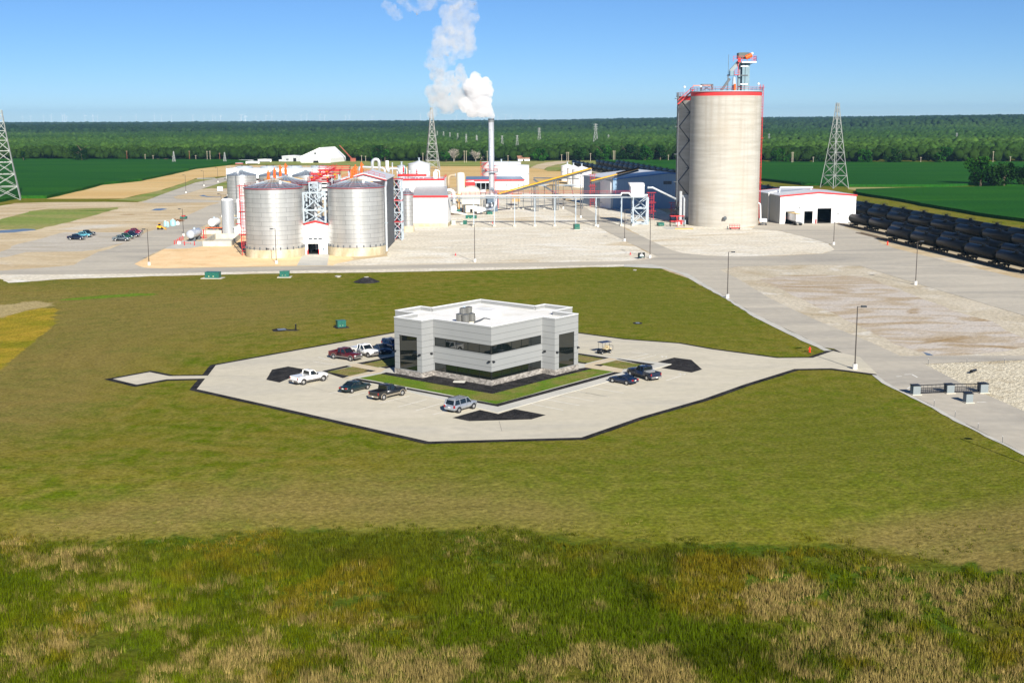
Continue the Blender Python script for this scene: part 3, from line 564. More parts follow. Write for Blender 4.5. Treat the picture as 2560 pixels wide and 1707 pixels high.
# ---- tall grass and weeds in the foreground, real tufts
def tall_grass():
    N=52000
    x=rng.uniform(-62,66,N*3); y=rng.uniform(72,140,N*3); z=gz(x,y); px,py=PRn(x,y,z)
    s=soft(px,py,TALL,46,16); keep=(s+(vnoise(x,y,.16,4)-.5)*1.7+ (vnoise(x,y,.9,9)-.5)*1.3>.55+.0)&(s>.01)&(px>-80)&(px<2650)
    edge=(~keep)&(py>1290)&(px>-80)&(px<2650)&(rng.random(len(x))<.16*ss(py,1290,1345)*ss(vnoise(x,y,.45,77)+.1,.5,.75))
    keep=keep&(rng.random(len(x))<.2+.8*ss(s,.1,.7)); ed=edge[keep|edge]; keep=keep|edge
    pm=rng.permutation(int(keep.sum()))[:N]; x,y,z,px,py=[a[keep][pm] for a in (x,y,z,px,py)]; ed=ed[pm]; n=len(x)
    tan=np.zeros(n)
    for p in TANS: tan=np.maximum(tan,soft(px,py,p,45))
    tan=tan*.5+.07+(vnoise(x,y,.12,21)-.5)*1.2+(vnoise(x,y,.5,22)-.5)*1.1+(vnoise(x,y,2.2,23)-.5)*1.1
    tan=ss(tan,.2,.7); k=vnoise(x,y,.07,31); g=vnoise(x,y,.3,33)
    gold=ss(vnoise(x,y,.09,41)+.25*(vnoise(x,y,.6,42)-.5)+.12*(px>1700),.61,.78)
    dk=ss(vnoise(x,y,.16,51,4),.55,.7)
    c=np.stack([.072+.07*k,.118+.05*k,.002+.003*g],-1)
    c=c*(1-.35*dk[:,None]); tp=((1-ss(py,1370,1470))*.5)[:,None]; c=c*(1-tp)+np.array([.095,.095,.008])*tp; c=c*(1-gold[:,None]*.6)+np.array([.24,.17,.012])*gold[:,None]*.6
    c=c*(1-tan[:,None]*.85)+np.array([.38,.28,.10])*tan[:,None]*.85
    c*=rng.uniform(.35,1.25,(n,1))*.9; B=7
    h=(.25+.4*rng.random(n)+.25*g)*(.75+.4*vnoise(x,y,.2,61))*np.where(ed,.5,1)*(.55+.45*ss(py,1340,1420))
    ang=rng.uniform(0,2*PI,(n,B)); r=rng.uniform(.03,.32,(n,B)); wd=rng.uniform(.014,.036,(n,B)); a2=rng.uniform(0,2*PI,(n,B))
    bx=x[:,None]+r*np.cos(ang); by=y[:,None]+r*np.sin(ang); hh=h[:,None]*rng.uniform(.5,1.15,(n,B)); ln=rng.uniform(.0,.25,(n,B))
    v0=np.stack([bx-wd*np.cos(a2),by-wd*np.sin(a2),np.repeat(z[:,None]-.05,B,1)],-1); v1=np.stack([bx+wd*np.cos(a2),by+wd*np.sin(a2),np.repeat(z[:,None]-.05,B,1)],-1)
    v2=np.stack([bx+ln*np.cos(ang),by+ln*np.sin(ang),z[:,None]+hh],-1)
    co=np.stack([v0,v1,v2],2).reshape(-1,3); nf=n*B
    col=np.repeat(c,B*3,0); col=np.concatenate([col,np.ones((len(col),1))],1); tip=(np.arange(len(col))%3==2); 
    return mesh_np('tall_grass',co,np.arange(nf*3).reshape(-1,3),col,leafmat('grass_blades',.9))
def leafmat(name,rough=.9,trans=.25):
    if name in MATS: return MATS[name]
    m,n,l,b=newmat(name); b.inputs['Roughness'].default_value=rough; b.inputs['Specular IOR Level'].default_value=.0
    a=n.new('ShaderNodeAttribute'); a.attribute_name='col'; l.new(a.outputs[0],b.inputs['Base Color'])
    MATS[name]=m; return m
def mesh_np(name,co,fc,col,m,smooth=False):
    k=fc.shape[1]; me=bpy.data.meshes.new(name); me.vertices.add(len(co)); me.vertices.foreach_set('co',np.ascontiguousarray(co,dtype=np.float32).ravel())
    me.loops.add(fc.size); me.loops.foreach_set('vertex_index',fc.ravel().astype(np.int32)); me.polygons.add(len(fc))
    me.polygons.foreach_set('loop_start',(np.arange(len(fc))*k).astype(np.int32)); me.polygons.foreach_set('loop_total',np.full(len(fc),k,dtype=np.int32)); me.update()
    if smooth: me.polygons.foreach_set('use_smooth',np.ones(len(fc),bool))
    at=me.color_attributes.new('col','FLOAT_COLOR','POINT'); at.data.foreach_set('color',np.ascontiguousarray(col,dtype=np.float32).ravel())
    me.materials.append(m); o=bpy.data.objects.new(name,me); S.collection.objects.link(o); return o
tag(tall_grass(),'tall green weeds mixed with tan dry grass filling the foreground slope','grass',kind='stuff')

# ---- forest beyond the fields
def ico(sub):
    bm=bmesh.new(); bmesh.ops.create_icosphere(bm,subdivisions=sub,radius=1); bm.verts.ensure_lookup_table()
    v=np.array([q.co[:] for q in bm.verts]); f=np.array([[q.index for q in t.verts] for t in bm.faces]); bm.free(); return v,f
EDGE=[(-400,400),(0,401),(300,402),(560,402),(700,402),(840,403),(1200,404),(1290,403),(1500,402),(1640,404),(1882,407),(2200,409),(2560,408),(2950,409)]
ew=[G(p) for p in EDGE]; ea=np.array([e.x/e.y for e in ew]); ey=np.array([e.y for e in ew])
def blobs(n,y0,y1,rad,v,f,name,seed,zr=(.85,1.1),quads=0,edgeoff=0):
    r=np.random.default_rng(seed)
    yy=np.sqrt(r.uniform(y0**2,y1**2,n)); tt=r.uniform(-.47,.47,n); x=tt*yy
    e=np.interp(tt,ea,ey); k=yy>e+6+edgeoff; x=x[k]; yy=yy[k]; tt=tt[k]; n=len(x)
    R=r.uniform(rad[0],rad[1],n); z=gz(x,yy); H=R*r.uniform(1.1,1.7,n)
    nv=len(v); jit=1+.32*(r.random((n,nv))-.5)*1.6
    co=v[None]*jit[:,:,None]; co=co*np.stack([R,R,R*r.uniform(*zr,n)],-1)[:,None]; co=co+np.stack([x,yy,z+H],-1)[:,None]
    a=vnoise(x,yy,1/260,3); b_=vnoise(x,yy,1/70,6); dk=r.random(n); q=.4*a+.3*b_+.3*dk
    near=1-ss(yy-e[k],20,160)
    band=vnoise(x/2.6+300,yy,1/420,15); q=np.clip(.35*a+.2*b_+.2*dk+.75*(band-.5)+.15,0,1.2); c=np.stack([.008+.046*q,.03+.08*q,.006+.013*q],-1)*(1-.5*near[:,None])*(1-.55*ss(yy,2500,3600))[:,None]; c[:,2]+=.006*ss(yy,2300,3500)  # far crowns darker and bluer: distance haze put into the leaf colour
    c=c*(1+.25*ss(a,.5,.7)[:,None]*np.array([.9,.6,.2]))
    cv=np.repeat(c[:,None],nv,1)*r.uniform(.75,1.25,(n,nv,1)); col=np.concatenate([cv,np.ones((n,nv,1))],-1)
    fc=f[None]+(np.arange(n)*nv)[:,None,None]
    co=co.reshape(-1,3); fc=fc.reshape(-1,3); col=col.reshape(-1,4)
    if quads:
        m=n*quads; th=r.uniform(0,2*PI,m); u=r.uniform(-.35,1,m); sq=np.sqrt(1-u*u); d=np.stack([sq*np.cos(th),sq*np.sin(th),u],-1)
        Rm=np.repeat(R,quads); cc=np.repeat(np.stack([x,yy,z+H],-1),quads,0)+d*(Rm*r.uniform(.85,1.15,m))[:,None]
        s_=r.uniform(.5,1.1,m); t1=r.normal(size=(m,3)); t1/=np.linalg.norm(t1,axis=1)[:,None]; t2=np.cross(t1,d+.3*r.normal(size=(m,3))); t2/=np.linalg.norm(t2,axis=1)[:,None]
        q4=np.stack([cc-t1*s_[:,None],cc+t2*s_[:,None],cc+t1*s_[:,None]],1).reshape(-1,3)
        qc=np.repeat(np.repeat(c,quads,0)*r.uniform(.6,1.7,(m,1)),3,0); o_=len(co)
        co=np.concatenate([co,q4]); fc=np.concatenate([fc,np.arange(m*3).reshape(-1,3)+o_]); col=np.concatenate([col,np.concatenate([qc,np.ones((m*3,1))],-1)])
    o=mesh_np(name,co,fc,col,leafmat('forest_leaves')); return o
v1_,f1_=ico(1); v2_,f2_=ico(2)
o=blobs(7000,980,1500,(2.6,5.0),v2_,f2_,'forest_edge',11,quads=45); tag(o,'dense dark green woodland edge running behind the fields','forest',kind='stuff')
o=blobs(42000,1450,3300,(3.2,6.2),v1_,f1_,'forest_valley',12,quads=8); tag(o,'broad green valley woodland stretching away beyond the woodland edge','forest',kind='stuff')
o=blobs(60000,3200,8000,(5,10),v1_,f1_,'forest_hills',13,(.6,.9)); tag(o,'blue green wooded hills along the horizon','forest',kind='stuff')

# ================================================================ OFFICE
def panelmat(name,col,pitch,seam):
    m,n,l,b=newmat(name); b.inputs['Roughness'].default_value=.45; b.inputs['Specular IOR Level'].default_value=.3
    tc=n.new('ShaderNodeTexCoord'); sx=n.new('ShaderNodeSeparateXYZ'); l.new(tc.outputs['Object'],sx.inputs[0])
    a=n.new('ShaderNodeMath'); a.operation='ADD'; a.inputs[1].default_value=-.78; l.new(sx.outputs[2],a.inputs[0])
    d=n.new('ShaderNodeMath'); d.operation='DIVIDE'; d.inputs[1].default_value=pitch; l.new(a.outputs[0],d.inputs[0])
    f=n.new('ShaderNodeMath'); f.operation='FRACT'; l.new(d.outputs[0],f.inputs[0])
    g=n.new('ShaderNodeMath'); g.operation='LESS_THAN'; g.inputs[1].default_value=seam; l.new(f.outputs[0],g.inputs[0])
    nz=n.new('ShaderNodeTexNoise'); nz.inputs['Scale'].default_value=.5; l.new(tc.outputs['Object'],nz.inputs['Vector'])
    mr=n.new('ShaderNodeMapRange'); mr.inputs[3].default_value=.95; mr.inputs[4].default_value=1.05; l.new(nz.outputs[0],mr.inputs[0])
    mx=n.new('ShaderNodeMix'); mx.data_type='RGBA'; mx.inputs[6].default_value=(*col,1); mx.inputs[7].default_value=(*[c*.55 for c in col],1); l.new(g.outputs[0],mx.inputs[0])
    v=n.new('ShaderNodeVectorMath'); v.operation='SCALE'; l.new(mx.outputs[2],v.inputs[0]); l.new(mr.outputs[0],v.inputs['Scale']); l.new(v.outputs[0],b.inputs['Base Color'])
    return m
PANEL=panelmat('grey_wall_panels',(.285,.292,.292),.93,.07)
def stonemat():
    m,n,l,b=newmat('ledge_stone'); b.inputs['Roughness'].default_value=.9
    tc=n.new('ShaderNodeTexCoord'); mp=n.new('ShaderNodeMapping'); mp.inputs['Scale'].default_value=(2.4,2.4,5.5); l.new(tc.outputs['Object'],mp.inputs[0])
    v=n.new('ShaderNodeTexVoronoi'); v.inputs['Scale'].default_value=1; l.new(mp.outputs[0],v.inputs['Vector'])
    cr=n.new('ShaderNodeValToRGB'); e=cr.color_ramp.elements; e[0].color=(.16,.145,.13,1); e[1].color=(.42,.39,.35,1); q=e.new(.5); q.color=(.27,.245,.22,1)
    s=n.new('ShaderNodeSeparateColor'); l.new(v.outputs['Color'],s.inputs[0]); l.new(s.outputs[0],cr.inputs[0]); l.new(cr.outputs[0],b.inputs['Base Color'])
    bp=n.new('ShaderNodeBump'); bp.inputs['Strength'].default_value=.7; bp.inputs['Distance'].default_value=.05; l.new(s.outputs[1],bp.inputs['Height']); l.new(bp.outputs[0],b.inputs['Normal'])
    return m
STONE=stonemat()
fp=G(Z1(1205,1058)); OA=math.radians(40.5)
# local x = towards the right-hand corner, local y = towards the left-hand corner (plan is symmetric)
# build in local frame: X along the right wall, Y along the left wall
OFF=thing('office_building','two storey light grey panelled office with ribbon windows and stone base','building',(fp.x,fp.y,.10),PI/2-OA)
# X axis -> direction (sin a, cos a); Y axis -> (-cos a, sin a)
PL=[(0,0),(11.5,0),(11.5,-2.4),(17.2,-2.4),(17.2,2.3),(21.8,2.3),(21.8,7.9),(19.4,7.9),(19.4,19.4),(7.9,19.4),(7.9,21.8),(2.3,21.8),(2.3,17.2),(-2.4,17.2),(-2.4,11.5),(0,11.5)]
OH=8.55; SH=.8
def inset(P,d): return [(q.x,q.y) for q in offset_poly([Vector(p) for p in P],-d)]
part('stone_base',MB().prism(inset(PL,-.06),0,SH),STONE,OFF)
def wallstrips():
    m=MB(); n=len(PL)
    # openings per edge: (s0,s1,z0,z1)
    ops={0:[(.0,11.3,SH,2.02),(.0,11.3,4.55,5.85)],15:[(.2,11.5,SH,2.02),(.2,11.5,4.55,5.85)],2:[(1.0,4.75,SH+.1,6.0)],13:[(.95,4.7,SH+.1,6.0)],
         8:[(.5,11,SH,2.02),(.5,11,4.55,5.85)],7:[(.5,11,SH,2.02),(.5,11,4.55,5.85)],5:[(1,4.6,SH+.1,6)],10:[(1,4.6,SH+.1,6)]}
    T=.3
    for i in range(n):
        a=Vector(PL[i]); b=Vector(PL[(i+1)%n]); d=(b-a); L=d.length; d/=L; nr=Vector((d.y,-d.x))   # outward
        pv=(a-Vector(PL[i-1])).normalized(); cvx=pv.x*d.y-pv.y*d.x>0
        def blk(s0,s1,z0,z1,off=0):
            if cvx: s0=max(s0,T)
            if s1<=s0: return
            p=[a+d*s0,a+d*s1]; q=[x-nr*T for x in p]; vs=[(*p[0],z0),(*p[1],z0),(*q[1],z0),(*q[0],z0),(*p[0],z1),(*p[1],z1),(*q[1],z1),(*q[0],z1)]
            m.add(vs,[(0,3,2,1),(4,5,6,7),(0,1,5,4),(1,2,6,5),(2,3,7,6),(3,0,4,7)])
        segs=ops.get(i,[])
        if not segs: blk(0,L,SH,OH); continue
        s0,s1=segs[0][0],segs[0][1]
        if s0>0: blk(0,s0,SH,OH)
        if s1<L: blk(s1,L,SH,OH)
        zs=SH
        for (u0,u1,z0,z1) in segs:
            if z0>zs: blk(s0,s1,zs,z0)
            zs=z1
        blk(s0,s1,zs,OH)
    return m,ops
wm,OPS=wallstrips()
WL=part('wall',wm,PANEL,OFF)
OFRAME=mat('dark_bronze_frame',(.02,.022,.022),.4,.3,.1,2)
n=len(PL)
for i,segs in OPS.items():
    a=Vector(PL[i]); b_=Vector(PL[(i+1)%n]); d=(b_-a).normalized(); nr=Vector((d.y,-d.x))
    for (s0,s1,z0,z1) in segs:
        e0,e1=(s0,s1)
        if i==0 : e0=s0+.16
        if i==15: e1=s1-.16
        g=MB(); 
        def slab(mb,s0,s1,z0,z1,o0,o1):
            p0=a+d*s0+nr*o0; p1=a+d*s1+nr*o0; q0=a+d*s0+nr*o1; q1=a+d*s1+nr*o1
            mb.add([(*p0,z0),(*p1,z0),(*q1,z0),(*q0,z0),(*p0,z1),(*p1,z1),(*q1,z1),(*q0,z1)],[(0,1,2,3),(4,7,6,5),(0,4,5,1),(1,5,6,2),(2,6,7,3),(3,7,4,0)])
        slab(g,e0+.01,e1-.01,z0+.01,z1-.01,-.16,-.12)
        wd=part('window',g,OGLASS,OFF)
        fr=MB(); slab(fr,e0,e1,z0,z0+.06,-.118,-.05); slab(fr,e0,e1,z1-.06,z1,-.118,-.05)
        k=max(2,int((e1-e0)/1.9)+1)
        for j in range(k):
            s_=e0+.02+(e1-e0-.08)*j/(k-1); slab(fr,s_,s_+.04,z0+.06,z1-.06,-.118,-.08)
        if z1>5.9: slab(fr,e0,e1,3.35,3.4,-.118,-.08)
        f=fr.build('frame',OFRAME,wd)
# column at the glazed front corner
part('corner_mullion',MB().box(.03,.03,4.55,.2,.2,5.85),OFRAME,OFF); part('corner_mullion',MB().box(.03,.03,SH,.2,.2,2.02),OFRAME,OFF)
wr=MB()
for e,(p) in enumerate([((-.03,-.03),(11.5,0)),]): pass
led=MB(); 
for z in (4.42,): 
    led.box(-.05,-.05,z,11.45,.0,z+.1); led.box(-.05,.0,z,0,11.45,z+.1)
part('ledge',led,PANEL,OFF)
cop=MB(); IN=inset(PL,.32); OUT=inset(PL,-.04)
n=len(PL)
for i in range(n):
    j=(i+1)%n; q=[OUT[i],OUT[j],IN[j],IN[i]]; cop.add([(x,y,OH) for x,y in q]+[(x,y,OH+.07) for x,y in q],[(0,3,2,1),(4,5,6,7),(0,1,5,4),(1,2,6,5),(2,3,7,6),(3,0,4,7)])
ROOFM=layered('white_membrane_roof',[(.82,.81,.78),(.72,.70,.64),(.66,.55,.38)],[.25,.12],thr=((.5,.7),(.66,.74)),fine=.03,fscale=1)
part('coping',cop,mat('white_metal_coping',(.8,.8,.79),.4,0,.03,1),OFF)
part('roof',MB().prism(inset(PL,.3),7.6,7.95),ROOFM,OFF)
rh=MB().box(9.6,9.2,7.95,12.6,12.6,8.75); part('roof_hatch',rh,mat('white_roof_box',(.8,.8,.78),.6),OFF)
for (x,y) in ((7.3,5.0),(8.35,5.35)): pass
def unit_local(px):
    p=G(px,8.1+.10)-Vector((fp.x,fp.y,0)); c,s=math.cos(PI/2-OA),math.sin(PI/2-OA); return (p.x*c+p.y*s, -p.x*s+p.y*c)
CU=mat('grey_condenser',(.16,.16,.15),.5,.3,.2,3,stretch=(8,8,.5))
for i,(x,y) in enumerate([(848,330),(915,338),(885,262),(985,325),(950,248)]):
    u,v=unit_local(Z1(x,y)); 
    t=thing('air_conditioner',['round grey condenser unit at the left front of the roof cluster','round grey condenser unit at the centre front of the roof cluster','round grey condenser unit behind the left pair on the office roof','round grey condenser unit at the right of the roof cluster','round grey condenser unit at the back of the roof cluster'][i],'air conditioner',(0,0,0),0,'condensers on the office roof')
    c,s=math.cos(PI/2-OA),math.sin(PI/2-OA); t.location=(fp.x+u*c-v*s, fp.y+u*s+v*c, .10+7.955)
    cm=MB(); cm.cyl(0,0,.12,1.3,.5,n=20)
    for k in range(20):
        a=2*PI*k/20; cm.bar((.51*math.cos(a),.51*math.sin(a),.15),(.51*math.cos(a),.51*math.sin(a),1.28),.03)
    part('casing',cm,CU,t); part('fan_grille',MB().cyl(0,0,1.301,1.36,.42,.3,20),DGREY,t); part('base_pad',MB().cbox((0,0,.06),(1.1,1.1,.11)),CONC,t)
pp=MB()
for k in range(3):
    pts=[unit_local(Z1(*q)) for q in ((1010,330+6*k),(1090,300+7*k),(1120,285+4*k),(1190-20*k,300-5*k))]
    pp.tube([(x,y,8.05+.02*k) for x,y in pts],.05,6)
part('refrigerant_pipes',pp,DGREY,OFF)
sdish=MB(); sdish.bar((0,0,0),(0,0,.9),.06)
st=thing('satellite_dish','small grey satellite dish on the office roof behind the condensers','antenna'); u,v=unit_local(Z1(895,240)); c,s=math.cos(PI/2-OA),math.sin(PI/2-OA)
st.location=(fp.x+u*c-v*s,fp.y+u*s+v*c,.10+7.955); part('mast',sdish,DGREY,st); part('dish',MB().tube([(0,0,.9),(.1,-.12,1.0),(.18,-.2,1.1)],[.08,.3,.38],12),LGREY,st)
# wall lights
def wlight(px,z,nr):
    u,v=0,0
for (i,s,z,lab) in ((0,.35,3.35,'first'),(15,11.15,3.35,'second'),(2,.45,3.3,''),(1,.55,3.3,''),(14,1.9,3.3,''),(13,5.3,3.3,''),(2,5.55,3.3,''),(13,.15,3.3,'')):
    a=Vector(PL[i]); b_=Vector(PL[(i+1)%n]); d=(b_-a).normalized(); nr=Vector((d.y,-d.x)); p=a+d*s
    q=MB(); e0=p+d*-.17; e1=p+d*.17
    vs=[(*(e0),z),(*(e1),z),(*(e1+nr*.32),z+.05),(*(e0+nr*.32),z+.05),(*(e0),z+.26),(*(e1),z+.26),(*(e1+nr*.28),z+.2),(*(e0+nr*.28),z+.2)]
    q.add(vs,[(0,3,2,1),(4,5,6,7),(0,1,5,4),(1,2,6,5),(2,3,7,6),(3,0,4,7)]); part('wall_light',q,BLACK,OFF)
# doors in the recessed entrances
for pl_,(sx,sy) in ((((17.2,-.1),(17.2,2.2)),(1,0)),(((-.1,17.2),(2.2,17.2)),(0,1))):
    (x0,y0),(x1,y1)=pl_
    q=MB(); q.box(min(x0,x1)-(0 if sx==0 else .02),min(y0,y1)-(0 if sy==0 else .02),SH*0+.02,max(x0,x1)+(.05 if sx else 0),max(y0,y1)+(.05 if sy else 0),2.4)
    part('door',q,OGLASS,OFF)
seal(OFF)
for (c,lab) in ((Z1(845,1015),'pale concrete service slab set in the black mulch bed'),):
    g=G(c); t=MB().cbox((0,0,.06),(1.7,1.0,.12)).build('concrete_slab',WALKM); t.location=(g.x,g.y,.12); t.rotation_euler=(0,0,-.15); tag(t,lab,'slab')

# ================================================================ VEHICLES  (x = forward, origin under the middle)
def carpaint(name,col,metal=.25):
    if name in MATS: return MATS[name]
    m,n,l,b=newmat(name); b.inputs['Base Color'].default_value=(*col,1); b.inputs['Roughness'].default_value=.3; b.inputs['Metallic'].default_value=metal
    b.inputs['Coat Weight'].default_value=.7; b.inputs['Coat Roughness'].default_value=.06; MATS[name]=m; return m
TYRE=mat('tyre_rubber',(.02,.02,.02),.85,0,.2,3); RIM=mat('alloy_rim',(.6,.6,.6),.3,.8,.05,3); CHROME=mat('bumper_chrome',(.6,.6,.62),.2,.9,.05,3)
TAIL=mat('red_tail_lamp',(.3,.006,.006),.2,0,.1,3,.6); HEAD=mat('clear_head_lamp',(.7,.72,.75),.1,.3,.05,3,.8); TRIMB=mat('black_trim',(.02,.02,.022),.6,0,.1,3)
PLATE=mat('number_plate_white',(.75,.75,.72),.5,0,.05,3)
def loft(mb,secs,closed_ends=True):
    n=len(secs[0]); o=len(mb.v); vs=[p for s_ in secs for p in s_]; fs=[]
    for i in range(len(secs)-1):
        for k in range(n-1): a=i*n+k; fs.append((a,a+1,a+n+1,a+n))
        fs.append((i*n+n-1,i*n,(i+1)*n,(i+1)*n+n-1))
    if closed_ends: fs.append(tuple(reversed(range(n)))); fs.append(tuple(range((len(secs)-1)*n,len(secs)*n)))
    mb.add(vs,fs)
def body_sec(x,w,z0,z1,crown=.04,tuck=.06):
    return [(x,-w+tuck,z0),(x,-w,z0+.18),(x,-w,(z0+z1)/2+.05),(x,-w+.03,z1-.1),(x,-w+.12,z1),(x,0,z1+crown),(x,w-.12,z1),(x,w-.03,z1-.1),(x,w,(z0+z1)/2+.05),(x,w,z0+.18),(x,w-tuck,z0)]
def wheels(t,xs,tr,r,wd=.26):
    for x in xs:
        for sy in (-1,1):
            w_=MB(); y0=sy*(tr-wd); y1=sy*tr; w_.smooth=True
            w_.tube([(x,y0,r),(x,y0+sy*.04,r),(x,y1-sy*.04,r),(x,y1,r)],[r*.8,r,r,r*.85],20); ob=part('wheel',w_,TYRE,t)
            rm=MB(); rm.tube([(x,y1-sy*.01,r),(x,y1+sy*.02,r)],[r*.62,r*.5],14); rm.m=0
            rm.build('rim',RIM,ob)
def arches(mb,xs,w,r):
    for x in xs:
        for sy in (-1,1):
            pts=[(x+(r+.1)*math.cos(a),sy*(w+.005),r+(r+.1)*math.sin(a)) for a in np.linspace(-.15,PI+.15,10)]; mb.tube(pts,.055,6)
def wells(t,xs,w,r):
    for x in xs:
        for sy in (-1,1): part('wheel_well',MB().tube([(x,sy*(w+.012),r+.02),(x,sy*(w-.25),r+.02)],r+.07,16),TRIMB,t)
def pickup(name,label,paint,lower=None,cover=False,L=5.6,crew=True,group=None,toolbox=False,rails=True):
    t=thing(name,label,'pickup truck',group=group); h=L/2; w=.96; r=.4; lo=.48
    b=MB(); b.smooth=True
    cabf=.95; cabr=-1.0 if crew else -.55
    loft(b,[body_sec(h-.12,w-.16,lo+.1,1.02,.02),body_sec(h-.25,w-.04,lo+.02,1.1,.03),body_sec(h-.9,w,lo,1.17,.05),body_sec(cabf+.05,w,lo,1.2,.05),body_sec(cabr,w,lo,1.2,.0)])
    part('body',b,paint,t)
    # bed: open box
    bd=MB(); x0=-h+.12; x1=cabr-.02
    bd.box(x0,-w,lo,x1,-w+.09,1.24); bd.box(x0,w-.09,lo,x1,w,1.24); bd.box(x0,-w+.091,lo,x0+.08,w-.091,1.22); bd.box(x1-.06,-w+.091,lo,x1,w-.091,1.22)
    part('cargo_bed',bd,paint,t)
    part('bed_floor',MB().box(x0+.081,-w+.092,.62,x1-.061,w-.092,.7),TRIMB,t)
    if cover: part('bed_cover',MB().box(x0+.03,-w+.05,1.245,x1-.02,w-.05,1.28),paint,t); part('cover_seam',MB().box(x0+.0,-w+.02,1.241,x1,-w+.045,1.29).box(x0,w-.045,1.241,x1,w-.02,1.29).box(x1-.019,-w+.05,1.25,x1-.001,w-.05,1.3),TRIMB,t)
    # cab: glass house + roof + pillars
    g=MB(); zb=1.2; zt=1.83
    def sec(x,wb,wt,z0,z1): return [(x,-wb,z0),(x,-wt,z1),(x,wt,z1),(x,wb,z0)]
    loft(g,[[(cabf,-w+.1,zb),(cabf-.02,-w+.12,zb+.03),(cabf-.02,w-.12,zb+.03),(cabf,w-.1,zb)],[(cabf-.62,-w+.08,zb),(cabf-.62,-w+.2,zt-.03),(cabf-.62,w-.2,zt-.03),(cabf-.62,w-.08,zb)],[(cabr+.05,-w+.08,zb),(cabr+.12,-w+.2,zt-.03),(cabr+.12,w-.2,zt-.03),(cabr+.05,w-.08,zb)]])
    part('cab_glass',g,CGLASS,t)
    rf=MB(); rf.smooth=True; loft(rf,[[(cabf-.55,-w+.2,zt-.05),(cabf-.62,-w+.22,zt+.02),(cabf-.6,0,zt+.06),(cabf-.62,w-.22,zt+.02),(cabf-.55,w-.2,zt-.05)],[(cabr+.06,-w+.18,zt-.05),(cabr+.12,-w+.22,zt+.02),(cabr+.12,0,zt+.05),(cabr+.12,w-.22,zt+.02),(cabr+.06,w-.18,zt-.05)]])
    part('roof',rf,paint,t)
    pl_=MB(); xs=[cabf-1.35,cabr+.06] if not crew else [cabf-1.18,cabr+.12]
    for sy in (-1,1):
        pl_.bar((cabf-.01,sy*(w-.1),zb),(cabf-.6,sy*(w-.2),zt),.08)
        for x in xs: pl_.bar((x,sy*(w-.07),zb-.02),(x,sy*(w-.19),zt),.1,.12)
        pl_.bar((cabr+.06,sy*(w-.1),zb),(cabr+.12,sy*(w-.2),zt),.12)
    [pl_.bar((cabf-.6,sy*(w-.2),zt),(cabr+.12,sy*(w-.2),zt),.07) for sy in (-1,1)]; pl_.bar((cabf-.6,-w+.2,zt),(cabf-.6,w-.2,zt),.07); pl_.bar((cabr+.12,-w+.2,zt),(cabr+.12,w-.2,zt),.07); pl_.box(cabr-.0,-w+.1,zb-.05,cabr+.1,w-.1,zb+.1); part('pillars',pl_,paint,t)
    lw=lower or TRIMB; ar=MB(); arches(ar,(h-.95,-h+1.15),w,r); ar.box(-h+1.65,-w-.01,lo-.06,h-1.45,-w+.05,lo+.16); ar.box(-h+1.65,w-.05,lo-.06,h-1.45,w+.01,lo+.16); part('lower_trim',ar,lw,t)
    wells(t,(h-.95,-h+1.15),w,r)
    bp=MB(); bp.box(h-.16,-w+.08,.42,h+.02,w-.08,.72); part('front_bumper',bp,lower or CHROME,t)
    bp=MB(); bp.box(-h-.06,-w+.06,.46,-h+.11,w-.06,.7); rb=part('rear_bumper',bp,lower or CHROME,t); MB().box(-h-.07,-.16,.5,-h-.061,.16,.64).build('number_plate',PLATE,rb)
    part('grille',MB().box(h-.14,-.5,.76,h-.06,.5,1.0),TRIMB if not lower else CHROME,t)
    for sy in (-1,1):
        part('headlight',MB().box(h-.2,sy*.72-.14,.78,h-.07,sy*.72+.14,1.0),HEAD,t)
        part('taillight',MB().box(-h+.1,sy*(w-.07)-.075,.82,-h+.16,sy*(w-.07)+.075,1.14),TAIL,t)
        part('mirror',MB().box(cabf-.25,sy*(w+.12)-.1,1.22,cabf-.13,sy*(w+.12)+.1,1.42),TRIMB,t)
        dm=MB()
        for x in ([cabf-.15,cabf-1.18,cabr+.12] if crew else [cabf-.15,cabf-1.3]): dm.box(x-.01,sy*(w+.003)-.004,lo+.16,x+.01,sy*(w+.003)+.004,1.16)
        part('door_seams',dm,TRIMB,t)
    if toolbox: part('toolbox',MB().box(x1-.55,-w+.1,1.0,x1-.1,w-.1,1.38),mat('aluminium_box',(.55,.57,.58),.35,.7),t)
    wheels(t,(h-.95,-h+1.15),w+.01,r); return seal(t)
